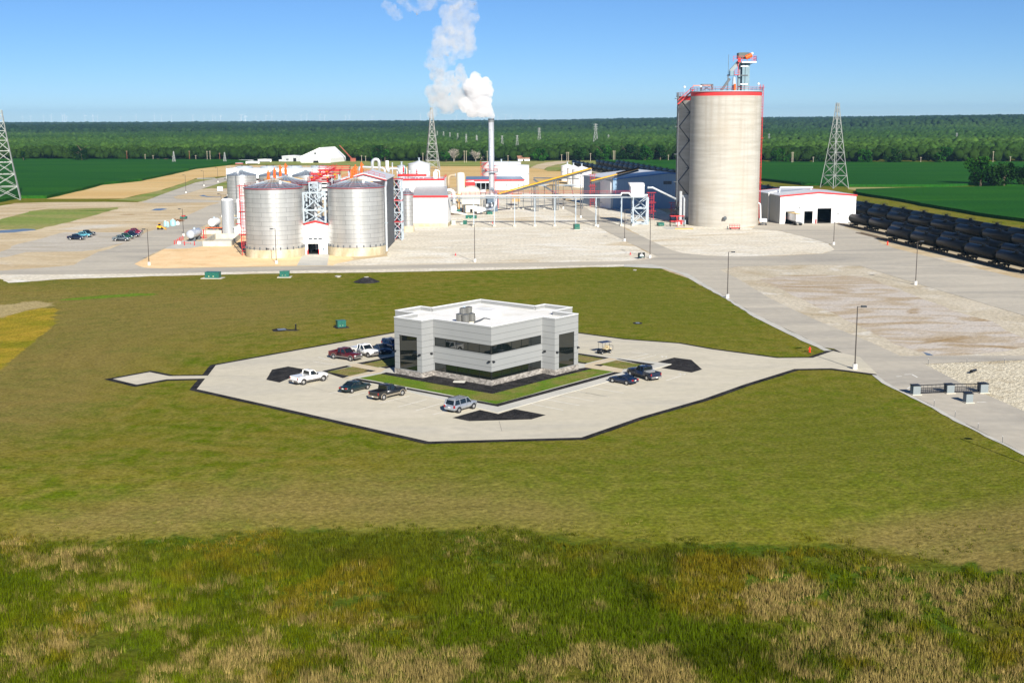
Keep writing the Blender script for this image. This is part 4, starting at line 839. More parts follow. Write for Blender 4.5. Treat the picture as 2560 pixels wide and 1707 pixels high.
def sedan(name,label,paint,L=4.9,roofh=1.4,kind='car',suv=False,group=None,coupe=False):
    t=thing(name,label,kind,group=group); h=L/2; w=.9 if not suv else .94; r=.33 if not suv else .38; lo=.3 if not suv else .42; bz=.92 if not suv else 1.12
    b=MB(); b.smooth=True
    if suv: se=[(h-.05,w-.2,lo+.1,bz-.25),(h-.2,w-.06,lo,bz-.12),(h-.9,w,lo,bz-.03),(h-1.3,w,lo,bz),(-h+.9,w,lo,bz),(-h+.12,w-.04,lo,bz),(-h+.02,w-.12,lo+.1,bz-.05)]
    else: se=[(h-.02,w-.25,lo+.1,.62),(h-.2,w-.08,lo,.72),(h-.9,w,lo-.03,.84),(h-1.5,w,lo-.05,bz),(-h+1.3,w,lo-.05,bz+.03),(-h+.5,w-.02,lo,bz+.02),(-h+.1,w-.1,lo+.05,bz-.04),(-h+.02,w-.2,lo+.12,bz-.2)]
    loft(b,[body_sec(*s_,.03,.08) for s_ in se]); part('body',b,paint,t)
    f0=h-1.35 if not suv else h-1.25; f1=f0-.85 if not suv else f0-.6; r1=(-h+1.75 if not coupe else -h+1.7) if not suv else -h+.35; r0=(-h+.85) if not suv else -h+.1
    g=MB(); zb=bz-.01; zt=roofh
    loft(g,[[(f0,-w+.1,zb),(f0,-w+.12,zb+.02),(f0,w-.12,zb+.02),(f0,w-.1,zb)],[(f1,-w+.07,zb),(f1,-w+.22,zt-.04),(f1,w-.22,zt-.04),(f1,w-.07,zb)],[(r1,-w+.07,zb),(r1,-w+.22,zt-.05),(r1,w-.22,zt-.05),(r1,w-.07,zb)],[(r0,-w+.12,zb),(r0,-w+.15,zb+.02),(r0,w-.15,zb+.02),(r0,w-.12,zb)]])
    part('cabin_glass',g,CGLASS,t)
    rf=MB(); rf.smooth=True; loft(rf,[[(f1+.06,-w+.21,zt-.07),(f1,-w+.24,zt),(f1,0,zt+.04),(f1,w-.24,zt),(f1+.06,w-.21,zt-.07)],[((f1+r1)/2,-w+.2,zt-.06),((f1+r1)/2,-w+.24,zt+.02),((f1+r1)/2,0,zt+.06),((f1+r1)/2,w-.24,zt+.02),((f1+r1)/2,w-.2,zt-.06)],[(r1-.06,-w+.21,zt-.08),(r1,-w+.24,zt-.01),(r1,0,zt+.03),(r1,w-.24,zt-.01),(r1-.06,w-.21,zt-.08)]]); part('roof',rf,paint,t)
    p=MB()
    for sy in (-1,1):
        p.bar((f0,sy*(w-.1),zb),(f1,sy*(w-.22),zt),.07); p.bar((r0,sy*(w-.12),zb),(r1,sy*(w-.22),zt-.02),.13 if not suv else .16)
        for x in ([f1-.15-.35] if coupe else [f1-.45,r1+(.25 if not suv else .9)]): p.bar((x,sy*(w-.065),zb-.02),(x,sy*(w-.21),zt),.08)
    for sy in (-1,1): p.bar((f1,sy*(w-.22),zt-.01),(r1,sy*(w-.22),zt-.02),.07)
    p.bar((f1,-w+.22,zt-.01),(f1,w-.22,zt-.01),.07); p.bar((r1,-w+.22,zt-.02),(r1,w-.22,zt-.02),.07); part('pillars',p,paint,t)
    xs=(h-.9,-h+.95); wells(t,xs,w,r)
    bm_=MB(); bm_.box(-h-.03,-w+.14,lo+.08,-h+.12,w-.14,lo+.3); rb=part('rear_bumper',bm_,paint,t); MB().box(-h-.04,-.16,lo+.32,-h+.02,.16,lo+.44).build('number_plate',PLATE,rb)
    part('front_bumper',MB().box(h-.14,-w+.2,lo+.06,h+.02,w-.2,lo+.24),paint,t)
    for sy in (-1,1):
        part('taillight',MB().box(-h-.01,sy*(w-.3)-.17,bz-.26,-h+.14,sy*(w-.3)+.17,bz-.08) if not suv else MB().box(-h-.02,sy*(w-.12)-.09,bz-.36,-h+.16,sy*(w-.12)+.09,bz-.04),TAIL,t)
        part('headlight',MB().box(h-.3,sy*(w-.3)-.15,bz-.36,h-.05,sy*(w-.3)+.15,bz-.24),HEAD,t)
        part('mirror',MB().box(f0-.45,sy*(w+.06)-.08,bz,f0-.33,sy*(w+.06)+.08,bz+.14),paint if not suv else TRIMB,t)
        dm=MB()
        for x in ([f0-.3,f1-.55] if coupe else [f0-.2,f1-.45,r1+(.2 if not suv else .85)]): dm.box(x-.01,sy*(w+.003)-.004,lo+.1,x+.01,sy*(w+.003)+.004,bz-.06)
        part('door_seams',dm,TRIMB,t)
        if suv: part('roof_rail',MB().bar((f1-.2,sy*(w-.28),zt+.09),(r1+.3,sy*(w-.28),zt+.09),.04).bar((f1-.2,sy*(w-.28),zt),(f1-.2,sy*(w-.28),zt+.09),.04).bar((r1+.3,sy*(w-.28),zt),(r1+.3,sy*(w-.28),zt+.09),.04),TRIMB,t)
    wheels(t,xs,w+.01,r,.22); return seal(t)
def put(t,rear,front,z=.044):
    """rear and front wheel contact points seen in the photograph"""
    a=G(rear); b=G(front); d=(b-a); m=(a+b)/2; ang=math.atan2(d.y,d.x); side=t.get('_s',0)
    t.location=(m.x,m.y,z); t.rotation_euler=(0,0,ang); return t
def putside(t,rear,front,side,w=.95,z=.044):
    """contact points of the wheels on the side facing the camera; side=+1 if that is the car's left"""
    put(t,rear,front,z); a=t.rotation_euler[2]; n_=Vector((-math.sin(a),math.cos(a)))*(-side*w); t.location.x+=n_.x; t.location.y+=n_.y; return t
PW=carpaint('white_paint',(.78,.78,.76),0); PK=carpaint('black_car_paint',(.008,.009,.011),0); PM=carpaint('maroon_paint',(.09,.008,.012),.2); PS=carpaint('silver_paint',(.42,.45,.5),.55)
PN=carpaint('navy_paint',(.008,.018,.05),.3); PG=carpaint('dark_green_paint',(.006,.022,.026),.2); PB=carpaint('blue_paint',(.01,.035,.13),.3); PT=carpaint('teal_paint',(.06,.2,.24),.3); PR_=carpaint('red_paint',(.25,.01,.02),.2); PLB=carpaint('light_blue_paint',(.12,.4,.5),.2); PGY=carpaint('grey_paint',(.18,.22,.24),.4)
GOLDT=mat('tan_lower_paint',(.3,.26,.2),.4,.3,.05,3); GREYT=mat('grey_lower_trim',(.13,.12,.11),.5,0,.1,3)
putside(pickup('pickup_truck','white pickup with covered bed parked beside the left mulch island',PW,GREYT,cover=True,crew=False,L=5.7),Z2(338,842),Z2(640,783),-1)
putside(sedan('parked_car','dark green sedan with red tail lamp bar parked between white and black pickups',PG,5.0,1.38),Z2(1065,960),Z2(1285,905),-1,.9)
putside(pickup('pickup_truck','black pickup with tan lower body parked nearest the front bays',PK,GOLDT,L=5.7),Z2(1520,1066),Z2(1795,998),-1)
putside(sedan('sport_utility','silver sport utility vehicle parked alone at the front corner of the lawn','' or PS,4.8,1.78,'suv',True),Z1(838,1360),Z1(1010,1310),-1,.94)
putside(pickup('pickup_truck','maroon pickup with grey lower trim facing the office',PM,GREYT,L=5.7),Z2(790,458),Z2(1018,490),-1)
putside(pickup('pickup_truck','white pickup with open bed parked between maroon pickup and blue cars',PW,GREYT,cover=True,L=5.7),Z2(1075,395),Z2(1295,440),-1)
putside(sedan('parked_car','small dark blue sedan in the shade next to the white pickup',PN,4.5,1.38),Z2(1360,345),Z2(1500,395),-1,.9)
putside(sedan('sport_utility','dark blue wagon in shade nearest the left wall of the office',PB,4.9,1.6,'suv',True),Z2(1500,290),Z2(1680,345),-1,.94)
putside(pickup('pickup_truck','navy blue crew cab pickup with silver toolbox parked beside the coupe',PN,None,toolbox=True,L=6.1),Z3(1352,800),Z3(965,690),1)
putside(sedan('parked_car','small dark blue coupe with red tail lamps beside the navy pickup',PN,4.4,1.22,coupe=True),Z3(985,845),Z3(762,806),1,.9)
def cart():
    t=thing('golf_cart','black golf cart with navy canopy and cream seats beyond the office','golf cart')
    b=MB(); b.smooth=True; loft(b,[body_sec(1.2,.4,.3,.62),body_sec(1.0,.52,.28,.78),body_sec(.5,.55,.28,.82),body_sec(.35,.55,.28,.4),body_sec(-.2,.55,.28,.4),body_sec(-.25,.55,.28,.68),body_sec(-1.1,.52,.3,.68)]); part('body',b,BLACK,t)
    part('canopy',MB().box(-1.1,-.6,1.86,.95,.6,1.93).box(-1.0,-.5,1.931,.85,.5,1.96),mat('navy_canopy',(.02,.035,.09),.5),t)
    CR=mat('cream_vinyl',(.7,.58,.36),.6); s=MB(); s.box(-.5,-.52,.681,.0,.52,.8); part('seat',s,CR,t); part('backrest',MB().box(-.62,-.52,.85,-.52,.52,1.3),CR,t); part('seat',MB().box(-1.15,-.5,.69,-.75,.5,.82),CR,t)
    p=MB()
    for sx,sy in ((.85,.5),(.85,-.5),(-.7,.52),(-.7,-.52)): p.bar((sx*(.95 if sx>0 else 1),sy,.7),(sx*.92,sy,1.86),.035)
    p.bar((-1.45,.5,.5),(-1.45,.5,1.2),.04); p.bar((-1.45,-.5,.5),(-1.45,-.5,1.2),.04); p.bar((-1.45,-.5,1.2),(-1.45,.5,1.2),.04); p.bar((-1.1,.5,.5),(-1.45,.5,.5),.04); p.bar((-1.1,-.5,.5),(-1.45,-.5,.5),.04); part('roof_struts',p,TRIMB,t)
    part('steering_wheel',MB().tube([(.3+.16*math.cos(a)*.5,.25+.17*math.sin(a),1.02+.16*math.cos(a)) for a in np.linspace(0,2*PI,13)],.015,5),TRIMB,t)
    wheels(t,(.8,-.85),.58,.22,.18); return seal(t)
c_=cart(); g=G(Z3(670,385)); c_.location=(g.x-.2,g.y+.6,.044); c_.rotation_euler=(0,0,PI+.62)

# ================================================================ PLANT
def railing(mb,pts,h=1.1,step=2.5,t=.07,z=None):
    for a,b in zip(pts,pts[1:]):
        a=Vector(a); b=Vector(b); L=(b-a).length; k=max(1,int(L/step))
        for j in range(k+1):
            p=a.lerp(b,j/k); mb.bar(p,p+Vector((0,0,h)),t)
        for q in (h,h*.5): mb.bar(a+Vector((0,0,q)),b+Vector((0,0,q)),t)
def circle(cx,cy,r,z,n=24,a0=0,a1=2*PI): return [(cx+r*math.cos(a),cy+r*math.sin(a),z) for a in np.linspace(a0,a1,n+1)]
def agitator(x,y,z,h,label):
    t=thing('agitator_motor',label,'motor',(x,y,z),0,'orange agitator drives on the fermenters')
    m=MB(); m.cyl(0,0,0,h*.45,.34,.48,12); part('gearbox',m,ORANGE,t); part('motor',MB().cyl(0,0,h*.45,h*.85,.33,n=12).cyl(0,0,h*.85,h,.2,n=10),ORANGE,t); part('terminal_box',MB().cbox((.4,0,h*.75),(.35,.3,.4)),ORANGE,t); return t
def seams(R,z0,z1,n=28,zt=0):
    m=MB()
    for k in range(n):
        a=2*PI*k/n; m.bar((R*math.cos(a),R*math.sin(a),z0),(.6*math.cos(a),.6*math.sin(a),z1),.12,.1)
    return m
BASEC=layered('stained_tank_base',[(.5,.44,.31),(.42,.35,.23),(.58,.52,.4)],[.5,.3],thr=((.45,.6),(.5,.65)),fine=.08,fscale=2,stretch=(1,1,.25))
def fermenter(cx,cy,R,hb,he,ha,label,rail=True,base=True,nrib=26,group='corrugated steel bins',mname='bin_steel',roofm=None):
    t=thing('storage_bin',label,'storage tank',(cx,cy,0),0,group)
    if base: part('base_ring',MB().cyl(0,0,0,hb,R+.25,n=56),BASEC,t)
    s=MB(); s.smooth=True; s.lathe([(R,hb+.002),(R,he)],n=72); 
    part('shell',s,brickcyl(mname,(.60,.595,.575),(.25,.25,.25),R,R*.72,1.25,.045,metal=.68,rough=.36),t)
    r_=MB(); r_.lathe([(R+.25,he-.05),(R+.2,he+.12),(.7,ha),(.7,ha+.4),(.01,ha+.45)],n=44); part('roof',r_,roofm or mat('grey_bin_roof',(.24,.27,.31),.4,.45,.1,.4),t)
    part('roof_ribs',seams(R+.1,he+.1,ha+.1,nrib),LGREY,t)
    return t
RIMRED=lambda R,z:MB().lathe([(R+.28,z-.1),(R+.32,z-.1),(R+.32,z+.1),(R+.28,z+.1),(R+.28,z-.1)],n=56)
DRED=mat('dark_red_trim',(.3,.03,.035),.5,0,.1,1)
bins=[]
for (xl,xr,yb,ysb,ye,ya,lab) in ((619.5,759.6,646,625.5,473,448.8,'big corrugated silver bin left of the small gabled entrance'),(824,962.5,641.6,620,471,446,'big corrugated silver bin right of the small gabled entrance')):
    cx,cy,R=cylfit(xl,xr,yb); hb=hfront(cx,cy,R,ysb); he=hfront(cx,cy,R,ye); ha=HT((cx,cy),ya); t=fermenter(cx,cy,R,hb,he,ha,lab,mname='bin_steel_%d'%len(bins)); bins.append((t,cx,cy,R,hb,he,ha))
    part('eave_trim',RIMRED(R,he),DRED,t)
    rl=MB(); railing(rl,circle(0,0,R-.1,he+.1,26),1.1,2.2,.05); part('eave_railing',rl,DRED,t)
    rl=MB(); railing(rl,circle(0,0,2.6,ha-.9,10),1.0,2,.06); rl.m=0; part('apex_railing',rl,YELLOW,t)
    an=MB()
    for k in range(26):
        a=2*PI*k/26; an.cbox(((R+.12)*math.cos(a),(R+.12)*math.sin(a),hb+.35),(.25,.25,.7))
    part('anchor_bolts',an,DGREY,t)
    part('hatch',MB().cyl(2.6,-3.2,he+.9,he+2.0,.35,n=10),WHITE,t); part('walkway',MB().bar((.5,-.8,ha-.1),(4.5,2.2,he+1.3),.7,.15),YELLOW,t)
A1,B1=bins
print('bins',[tuple(round(v,1) for v in b_[1:]) for b_ in bins])
for (t,cx,cy,R,hb,he,ha),lab,off in ((A1,'corrugated bin mostly hidden directly behind the left front bin',(0,19.5)),(B1,'corrugated bin mostly hidden directly behind the right front bin',(-2.7,18.5))):
    x,y=cx+off[0],cy+off[1]; t2=fermenter(x,y,R,hb,he,ha,lab,mname='bin_steel_b%d'%int(cx)); part('eave_trim',RIMRED(R,he),DRED,t2)
    rl=MB(); railing(rl,circle(0,0,R-.1,he+.1,26),1.1,2.2,.05); part('eave_railing',rl,DRED,t2); part('walkway',MB().bar((.5,-.8,ha-.1),(4.5,2.2,he+1.3),.7,.15),YELLOW,t2)
for (f,fx,cx_,cy_,dy,h0,h1,lab) in ((ZA,803,A1[1],A1[2],0,449,425.5,'orange agitator drive at the tip of the left front bin'),(ZA,890,0,A1[2],9,442.5,419.5,'orange agitator drive just behind the tip of the left front bin'),(ZA,970,0,A1[2],20,435,413,'third orange agitator drive from the left'),(ZA,1045,0,A1[2],28,430,408.5,'orange agitator drive furthest back on the left group'),
    (ZB,492,B1[1],B1[2],0,447,423.5,'orange agitator drive at the tip of the right front bin'),(ZB,521,0,B1[2],9,440,418,'orange agitator drive just behind the tip of the right front bin'),(ZB,549,0,B1[2],19,434,412,'third orange agitator drive from the front on the right group'),(ZB,633,0,B1[2],28,428,405.5,'orange agitator drive furthest back on the right group')):
    by=cy_+dy; bx=(f(fx,0)[0]-CX)/F_PX*by/.99*1.0
    z0=HT((bx,by),h0); z1=HT((bx,by),h1); agitator(bx,by,z0-.8,z1-z0+.8,lab)
# far bins, left rear
for (xl,xr,ye,ya,d,lab) in ((585.6,656.5,439.3,427,505,'smaller silver bin with a white bent vent pipe, behind the left front bin'),(664,735,440,428,520,'smaller silver bin in the middle of the rear row behind the orange drives'),(745,812,440,427,530,'smaller silver bin at the right of the rear row')):
    cxp=(xl+xr)/2; R=(xr-xl)*d/2/F_PX; x=(cxp-CX)/F_PX*d; y=d*.985; he=HT((x,y-R),ye); ha=HT((x,y),ya)
    t=fermenter(x,y,R,.6,he,ha,lab,mname='bin_steel_c%d'%int(xl),nrib=20)
    if 'vent' in lab: part('vent_pipe',MB().tube([(-.8,-R*.55,he+.2),(-.8,-R*.55,he+2),(-1.1,-R*.6,he+2.6),(-1.8,-R*.65,he+2.7),(-2.2,-R*.7,he+2.1)],.35,10),WHITE,t); part('downpipe',MB().bar((-1,-R-.2,.6),(-1,-R-.2,he),.25),DGREY,t)
    print('far bin',round(he,1),round(ha,1))
# caged stair ladder on the left of the left bin
def ladder_tower(x,y,z1,w,label,m=RED,rz=0,group=None):
    t=thing('caged_ladder',label,'ladder',(x,y,0),rz,group)
    f=MB()
    for sx in (-1,1): f.bar((sx*w/2,0,0),(sx*w/2,0,z1),.14)
    for k in range(int(z1/.9)): f.bar((-w/2,0,k*.9+.4),(w/2,0,k*.9+.4),.09)
    part('ladder',f,m,t); c=MB()
    for k in range(int((z1-2.5)/1.1)):
        z=2.5+k*1.1; c.tube([(w/2*math.cos(a)*1.15,-w*.75*math.sin(a),z) for a in np.linspace(0,PI,6)],.05,4)
    for a in (.5,PI/2,PI-.5): c.bar((w/2*1.15*math.cos(a),-w*.75*math.sin(a),2.5),(w/2*1.15*math.cos(a),-w*.75*math.sin(a),z1),.07)
    part('safety_cage',c,m,t); d=MB()
    for z in (z1*.3,z1*.62,z1*.98): d.box(-w*.9,-w*.6,z,w*.9,w*.5,z+.12)
    part('rest_platforms',d,m,t); return t
g=G(ZA(425,1450)); zt=HT(g,ZA(0,460)[1]); ladder_tower(g.x-.3,g.y,zt,1.6,'red caged ladder tower running up the left side of the left front bin')
# gabled entrance
def gable(name,label,cat,loc,rz,W,D,he,hr,roofm=None,wallm=WHITE,trim=RED,open_=[],doors=[],base=0,ov=.3):
    t=thing(name,label,cat,loc,rz); w=MB(); T=.25
    # front wall with openings (x0,x1,z1) rising from the floor
    xs=0; ops=sorted(open_)
    for (a,b,z1) in ops:
        if a>xs: w.box(xs,0,base,a,T,he)
        w.box(a,0,z1,b,T,he); xs=b
    w.box(xs,0,base,W,T,he); w.box(0,T,base,T,D,he); w.box(W-T,T,base,W,D,he); w.box(T,D-T,base,W-T,D,he)
    w.extr([(0,he),(W,he),(W/2,hr)],0,T); w.extr([(0,he),(W,he),(W/2,hr)],D-T,D)
    part('wall',w,wallm,t)
    r=MB()
    for s in (0,1):
        x0=-ov if s==0 else W+ov; z0=he-ov*(hr-he)/(W/2)
        r.add([(x0,-.25,z0+.05),(W/2,-.25,hr+.05),(W/2,D+.25,hr+.05),(x0,D+.25,z0+.05),(x0,-.25,z0+.25),(W/2,-.25,hr+.25),(W/2,D+.25,hr+.25),(x0,D+.25,z0+.25)],[(0,3,2,1),(4,5,6,7),(0,1,5,4),(1,2,6,5),(2,3,7,6),(3,0,4,7)])
    part('roof',r,roofm or ROOFW,t)
    if trim:
        f=MB()
        for y in (-.33,D+.26):
            for s in (0,1):
                x0=-ov if s==0 else W+ov; z0=he-ov*(hr-he)/(W/2); f.add([(x0,y,z0-.2),(W/2,y,hr-.2),(W/2,y+.07,hr-.2),(x0,y+.07,z0-.2),(x0,y,z0+.3),(W/2,y,hr+.3),(W/2,y+.07,hr+.3),(x0,y+.07,z0+.3)],[(0,3,2,1),(4,5,6,7),(0,1,5,4),(1,2,6,5),(2,3,7,6),(3,0,4,7)])
        part('gable_trim',f,trim,t)
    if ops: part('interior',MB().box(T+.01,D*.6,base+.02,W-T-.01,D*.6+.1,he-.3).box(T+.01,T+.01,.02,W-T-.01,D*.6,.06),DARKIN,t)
    return t
loc,W,rz=frame(ZA(1222,1432),ZA(1592,1430)); g=Vector(loc); he=HT(g,561.8); hr=HT((g.x+W/2,g.y),558.4)
t=gable('entrance_building','white gabled entrance building with a dark open doorway between the two big bins','building',loc,rz,W,16,he,hr+.5,open_=[(W*(1290-1222)/370,W*(1440-1222)/370,HT(g,ZA(0,1285)[1]))])
dd=W/370
d_=part('door',MB().box((1487-1222)*dd,-.06,.02,(1530-1222)*dd,-.003,2.15),LGREY,t); MB().box((1505-1222)*dd,-.08,1.2,(1515-1222)*dd,-.061,1.7).build('door_window',DGREY,d_)
for k in range(3): part('louvre',MB().box((1303+68*k-1222)*dd,-.05,HT(g,ZA(0,1228)[1]),(1355+68*k-1222)*dd,-.003,HT(g,ZA(0,1215)[1])+.25),DGREY,t)
for k,x in enumerate((1288,1442)): 
    p=thing('bollard','red bollard at the %s side of the entrance doorway'%('left','right')[k],'bollard',tuple(G(ZA(x,1436))),0,'red bollards at the doorway'); part('post',MB().cyl(0,0,0,1.3,.16,n=10),RED,p); part('cap',MB().sphere((0,0,1.3),.16,10,6),RED,p)
# steel frame standing behind the gable
def xframe(name,label,loc,rz,W,D,zs,m=LGREY,t_=.45,brace=True,decks=None,cat='steel frame'):
    t=thing(name,label,cat,loc,rz)
    for x in (0,W):
        for y in (0,D): part('column',MB().bar((x,y,zs[0]),(x,y,zs[-1]),t_),m,t)
    b=MB()
    for z in zs[1:]:
        for (a,c) in (((0,0),(W,0)),((0,D),(W,D)),((0,0),(0,D)),((W,0),(W,D))): b.bar((*a,z),(*c,z),t_*.8)
    part('beams',b,m,t)
    if brace:
        c=MB()
        for z0,z1 in zip(zs,zs[1:]):
            for y in (0,D): c.bar((0,y,z0),(W,y,z1),t_*.45); c.bar((W,y,z0),(0,y,z1),t_*.45)
            for x in (0,W): c.bar((x,0,z0),(x,D,z1),t_*.45)
        part('cross_braces',c,m,t)
    if decks:
        for z in decks: part('deck',MB().box(-.2,-.2,z,W+.2,D+.2,z+.15),RED,t)
    return t
d=A1[2]+1.5; x0=(ZA(1242,0)[0]-CX)/F_PX*d*1.0; x1=(ZA(1548,0)[0]-CX)/F_PX*d
zt=HT((x0,d),ZA(0,575)[1]); zm=HT((x0,d),ZA(0,815)[1]); he=HT((x0,d),ZA(0,1000)[1])
xframe('pipe_support_frame','pale blue steel frame with cross braces rising above the gabled entrance',(x0,d,0),0,x1-x0,6,[he+.1,zm,zt],t_=.5)
d2=A1[2]+5; xa=(ZA(1335,0)[0]-CX)/F_PX*d2; xb=(ZA(1447,0)[0]-CX)/F_PX*d2; za=HT((xa,d2),ZA(0,565)[1]); zc=HT((xa,d2),ZA(0,430)[1])
xframe('pipe_support_frame','small pale steel frame box above the entrance carrying dark ducts',(xa,d2,0),0,xb-xa,3,[za-4,za,(za+zc)/2,zc],t_=.35)
for k,(xx,lab) in enumerate(((1345,'grey duct at the left inside the steel frame above the entrance'),(1400,'grey duct at the right inside the steel frame above the entrance'))):
    dx=(ZA(xx,0)[0]-CX)/F_PX*d2; t=thing('duct',lab,'duct',(dx,d2+1.5,0)); part('pipe',MB().tube([(0,0,1),(0,0,za-1),(1.5*k,0,za+1),(1.5*k,0,zc-.5)],.55,10),DGREY if k==0 else GALV,t); part('flange',MB().cyl(0,0,za-2,za-1.8,.75,n=14),LGREY,t)
# blue-grey building between the bins
loc=(A1[1]+13.5,A1[2]+10,0); t=gable('process_hall','blue grey walled hall in the shade between the big bins','building',loc,0,9.5,30,14,16,roofm=ROOFW,wallm=mat('blue_wall_siding',(.16,.27,.42),.5,0,.05,.4),trim=None)
# red platforms on top in the middle
def deck(name,label,x0,y0,x1,y1,z,m=RED,legs=True,cat='platform'):
    t=thing(name,label,cat,(x0,y0,0)); W=x1-x0; D=y1-y0
    part('deck',MB().box(0,0,z,W,D,z+.25),m,t); r=MB(); railing(r,[(0,0,z+.25),(W,0,z+.25),(W,D,z+.25),(0,D,z+.25),(0,0,z+.25)],1.1,2,.09); part('railing',r,m,t)
    if legs:
        l=MB(); 
        for x in (0.3,W-.3):
            for y in (.3,D-.3): l.bar((x,y,0),(x,y,z),.3)
        part('supports',l,LGREY,t)
    return t
mx0=A1[1]+8.4; mx1=B1[1]-8.2; yy=A1[2]
he=A1[5]
for i,(fx0,fx1,fy,dz,lab) in enumerate(((0,1,8,1.0,'red walkway platform nearest the front between the bin roofs'),(-.1,1.05,15,1.9,'red walkway platform second from the front between the bin roofs'),(-.25,1.2,23,2.6,'red walkway platform third from the front between the bin roofs'),(-.1,1.5,32,3.2,'long red walkway platform at the back between the bin roofs'))):
    deck('platform',lab,mx0+fx0*(mx1-mx0),yy+fy,mx0+fx1*(mx1-mx0),yy+fy+3.2,he+dz)
t=thing('stair','red steel stair crossing over the walkways between the bins','stair',(mx0+1.2,yy+9,0)); s=MB(); s.bar((0,0,he+1.3),(4.5,15,he+4.4),.9,.15); part('treads',s,RED,t); r=MB(); railing(r,[(-.5,0,he+1.3),(4,15,he+4.4)],1.1,1.5,.08); railing(r,[(.5,0,he+1.3),(5,15,he+4.4)],1.1,1.5,.08); part('railing',r,RED,t)
for k in range(5):
    t=thing('valve','yellow topped valve, number %d along the red walkways'%(k+1) if 0 else ['yellow topped valve at the left end of the red walkways','second yellow topped valve from the left on the red walkways','yellow topped valve in the middle of the red walkways','second yellow topped valve from the right on the red walkways','yellow topped valve at the right end of the red walkways'][k],'valve',(mx0+1+k*1.5,yy+9+4.5*(k%3),he+1.3+.6*(k%3)),0,'valves on the red walkways'); part('body',MB().cyl(0,0,0,.9,.25,n=8),RED,t); part('cap',MB().cyl(0,0,.9,1.2,.45,n=10),YELLOW,t)
# stair tower right of right bin
g0=G(ZB(1025,1238)); g1=G(ZB(1150,1238)); W=(g1-g0).length; zs=[0]+[HT(g0,ZB(0,y)[1]) for y in (1100,985,850,685,525,385)]
t=xframe('stair_tower','light steel stair tower with cross bracing and red landings right of the right bin',(g0.x,g0.y,0),0,W,4.5,zs,t_=.34,decks=[zs[2],zs[4],zs[6]])
s=MB()
for i,(z0,z1) in enumerate(zip(zs,zs[1:])):
    a,b=((.5,2.2,z0),(W-.5,2.2,z1)); s.bar(a if i%2==0 else (W-.5,2.2,z0), b if i%2==0 else (.5,2.2,z1),1.0,.2)
part('stair_flights',s,RED,t); part('backing_pipes',MB().tube([(W*.3,5.2,0),(W*.3,5.2,zs[-1])],.5,8).tube([(W*.75,5.4,0),(W*.75,5.4,zs[-2])],.35,8),DGREY,t)
# process building: tall gabled block behind, white block with grey lean-to
g=G(ZB(1300,1045)); gR=G(ZB(1787,1045)); D0=g.y
zb=HT(g,ZB(0,625)[1]); W=(gR-g).length
t=thing('process_building','white process building with grey sloping roof right of the stair tower','building',(g.x,g.y,0),math.atan2(gR.y-g.y,gR.x-g.x))
part('base_wall',MB().box(-.15,-.15,0,W+.15,11,1.2),BASEC,t); part('wall',MB().box(0,0,1.201,W,10.8,zb),WHITE,t)
ztop=HT((g.x,g.y+12),ZB(0,490)[1]); zup=HT((g.x,g.y+12),ZB(0,395)[1])
xl=(ZB(1145,0)[0]-CX)/F_PX*(D0+12)-g.x; xr=(ZB(1752,0)[0]-CX)/F_PX*(D0+12)-g.x
r=MB(); r.add([(-.3,-.4,zb),(W+.3,-.4,zb),(xr+.5,11.9,ztop),(-.3,11.9,ztop),(-.3,-.4,zb+.3),(W+.3,-.4,zb+.3),(xr+.5,11.9,ztop+.3),(-.3,11.9,ztop+.3)],[(0,3,2,1),(4,5,6,7),(0,1,5,4),(1,2,6,5),(2,3,7,6),(3,0,4,7)])
part('roof',r,mat('grey_standing_seam_roof',(.36,.38,.40),.4,.2,.04,.4,stretch=(4,.1,1)),t)
part('roof_trim',MB().box(-.35,-.55,zb-.25,W+.35,-.42,zb+.35),RED,t)
t=thing('process_building','tall white upper block with red roof trim and rooftop pipework','building',(g.x+xl,D0+12,0)); W2=xr-xl
part('wall',MB().box(0,0,0,W2,18,zup),WHITE,t); part('roof',MB().box(-.1,-.1,zup,W2+.1,18.1,zup+.25),ROOFW,t); part('roof_trim',MB().box(-.2,-.2,zup-.2,W2+.2,-.11,zup+.5),RED,t)
r=MB(); railing(r,[(0,.2,zup+.25),(W2,.2,zup+.25),(W2,17.8,zup+.25)],1.1,2.2,.07); part('roof_railing',r,RED,t)
PBX,PBY,PBZ,PBW=g.x+xl,D0+12,zup+.25,W2
# tall gabled hall whose roof line shows behind the right bin
dG=B1[2]+9; gx=lambda px:(px-CX)/F_PX*dG; zg=lambda y:HT((0,dG),y)
xa,xm,xb=gx(ZB(60,0)[0]),gx(ZB(640,0)[0]),gx(ZB(935,0)[0]); ze=zg(ZB(0,388)[1]); zr=zg(ZB(0,300)[1])
hw=xb-xm
dG2=B1[2]+28
t=thing('process_hall','tall dark walled process hall with red edged gable behind the right front bin','building',(xm-hw,dG,0))
DW=mat('dark_blue_siding',(.05,.06,.075),.5,0,.05,.4)
part('wall',MB().box(0,0,0,2*hw,26,ze-.2),DW,t)
r=MB()
for s in (0,1):
    x0=-.4 if s==0 else 2*hw+.4; r.add([(x0,-.4,ze),(hw,-.4,zr),(hw,26,zr),(x0,26,ze),(x0,-.4,ze+.35),(hw,-.4,zr+.35),(hw,26,zr+.35),(x0,26,ze+.35)],[(0,3,2,1),(4,5,6,7),(0,1,5,4),(1,2,6,5),(2,3,7,6),(3,0,4,7)])
part('roof',r,ROOFW,t); w=MB(); w.extr([(0,ze-.2),(2*hw,ze-.2),(hw,zr)],0,.3); part('gable_wall',w,WHITE,t)
f=MB(); f.bar((-.5,-.55,ze),(hw,-.55,zr),.4,.25); f.bar((2*hw+.5,-.55,ze),(hw,-.55,zr),.4,.25); part('gable_trim',f,RED,t)
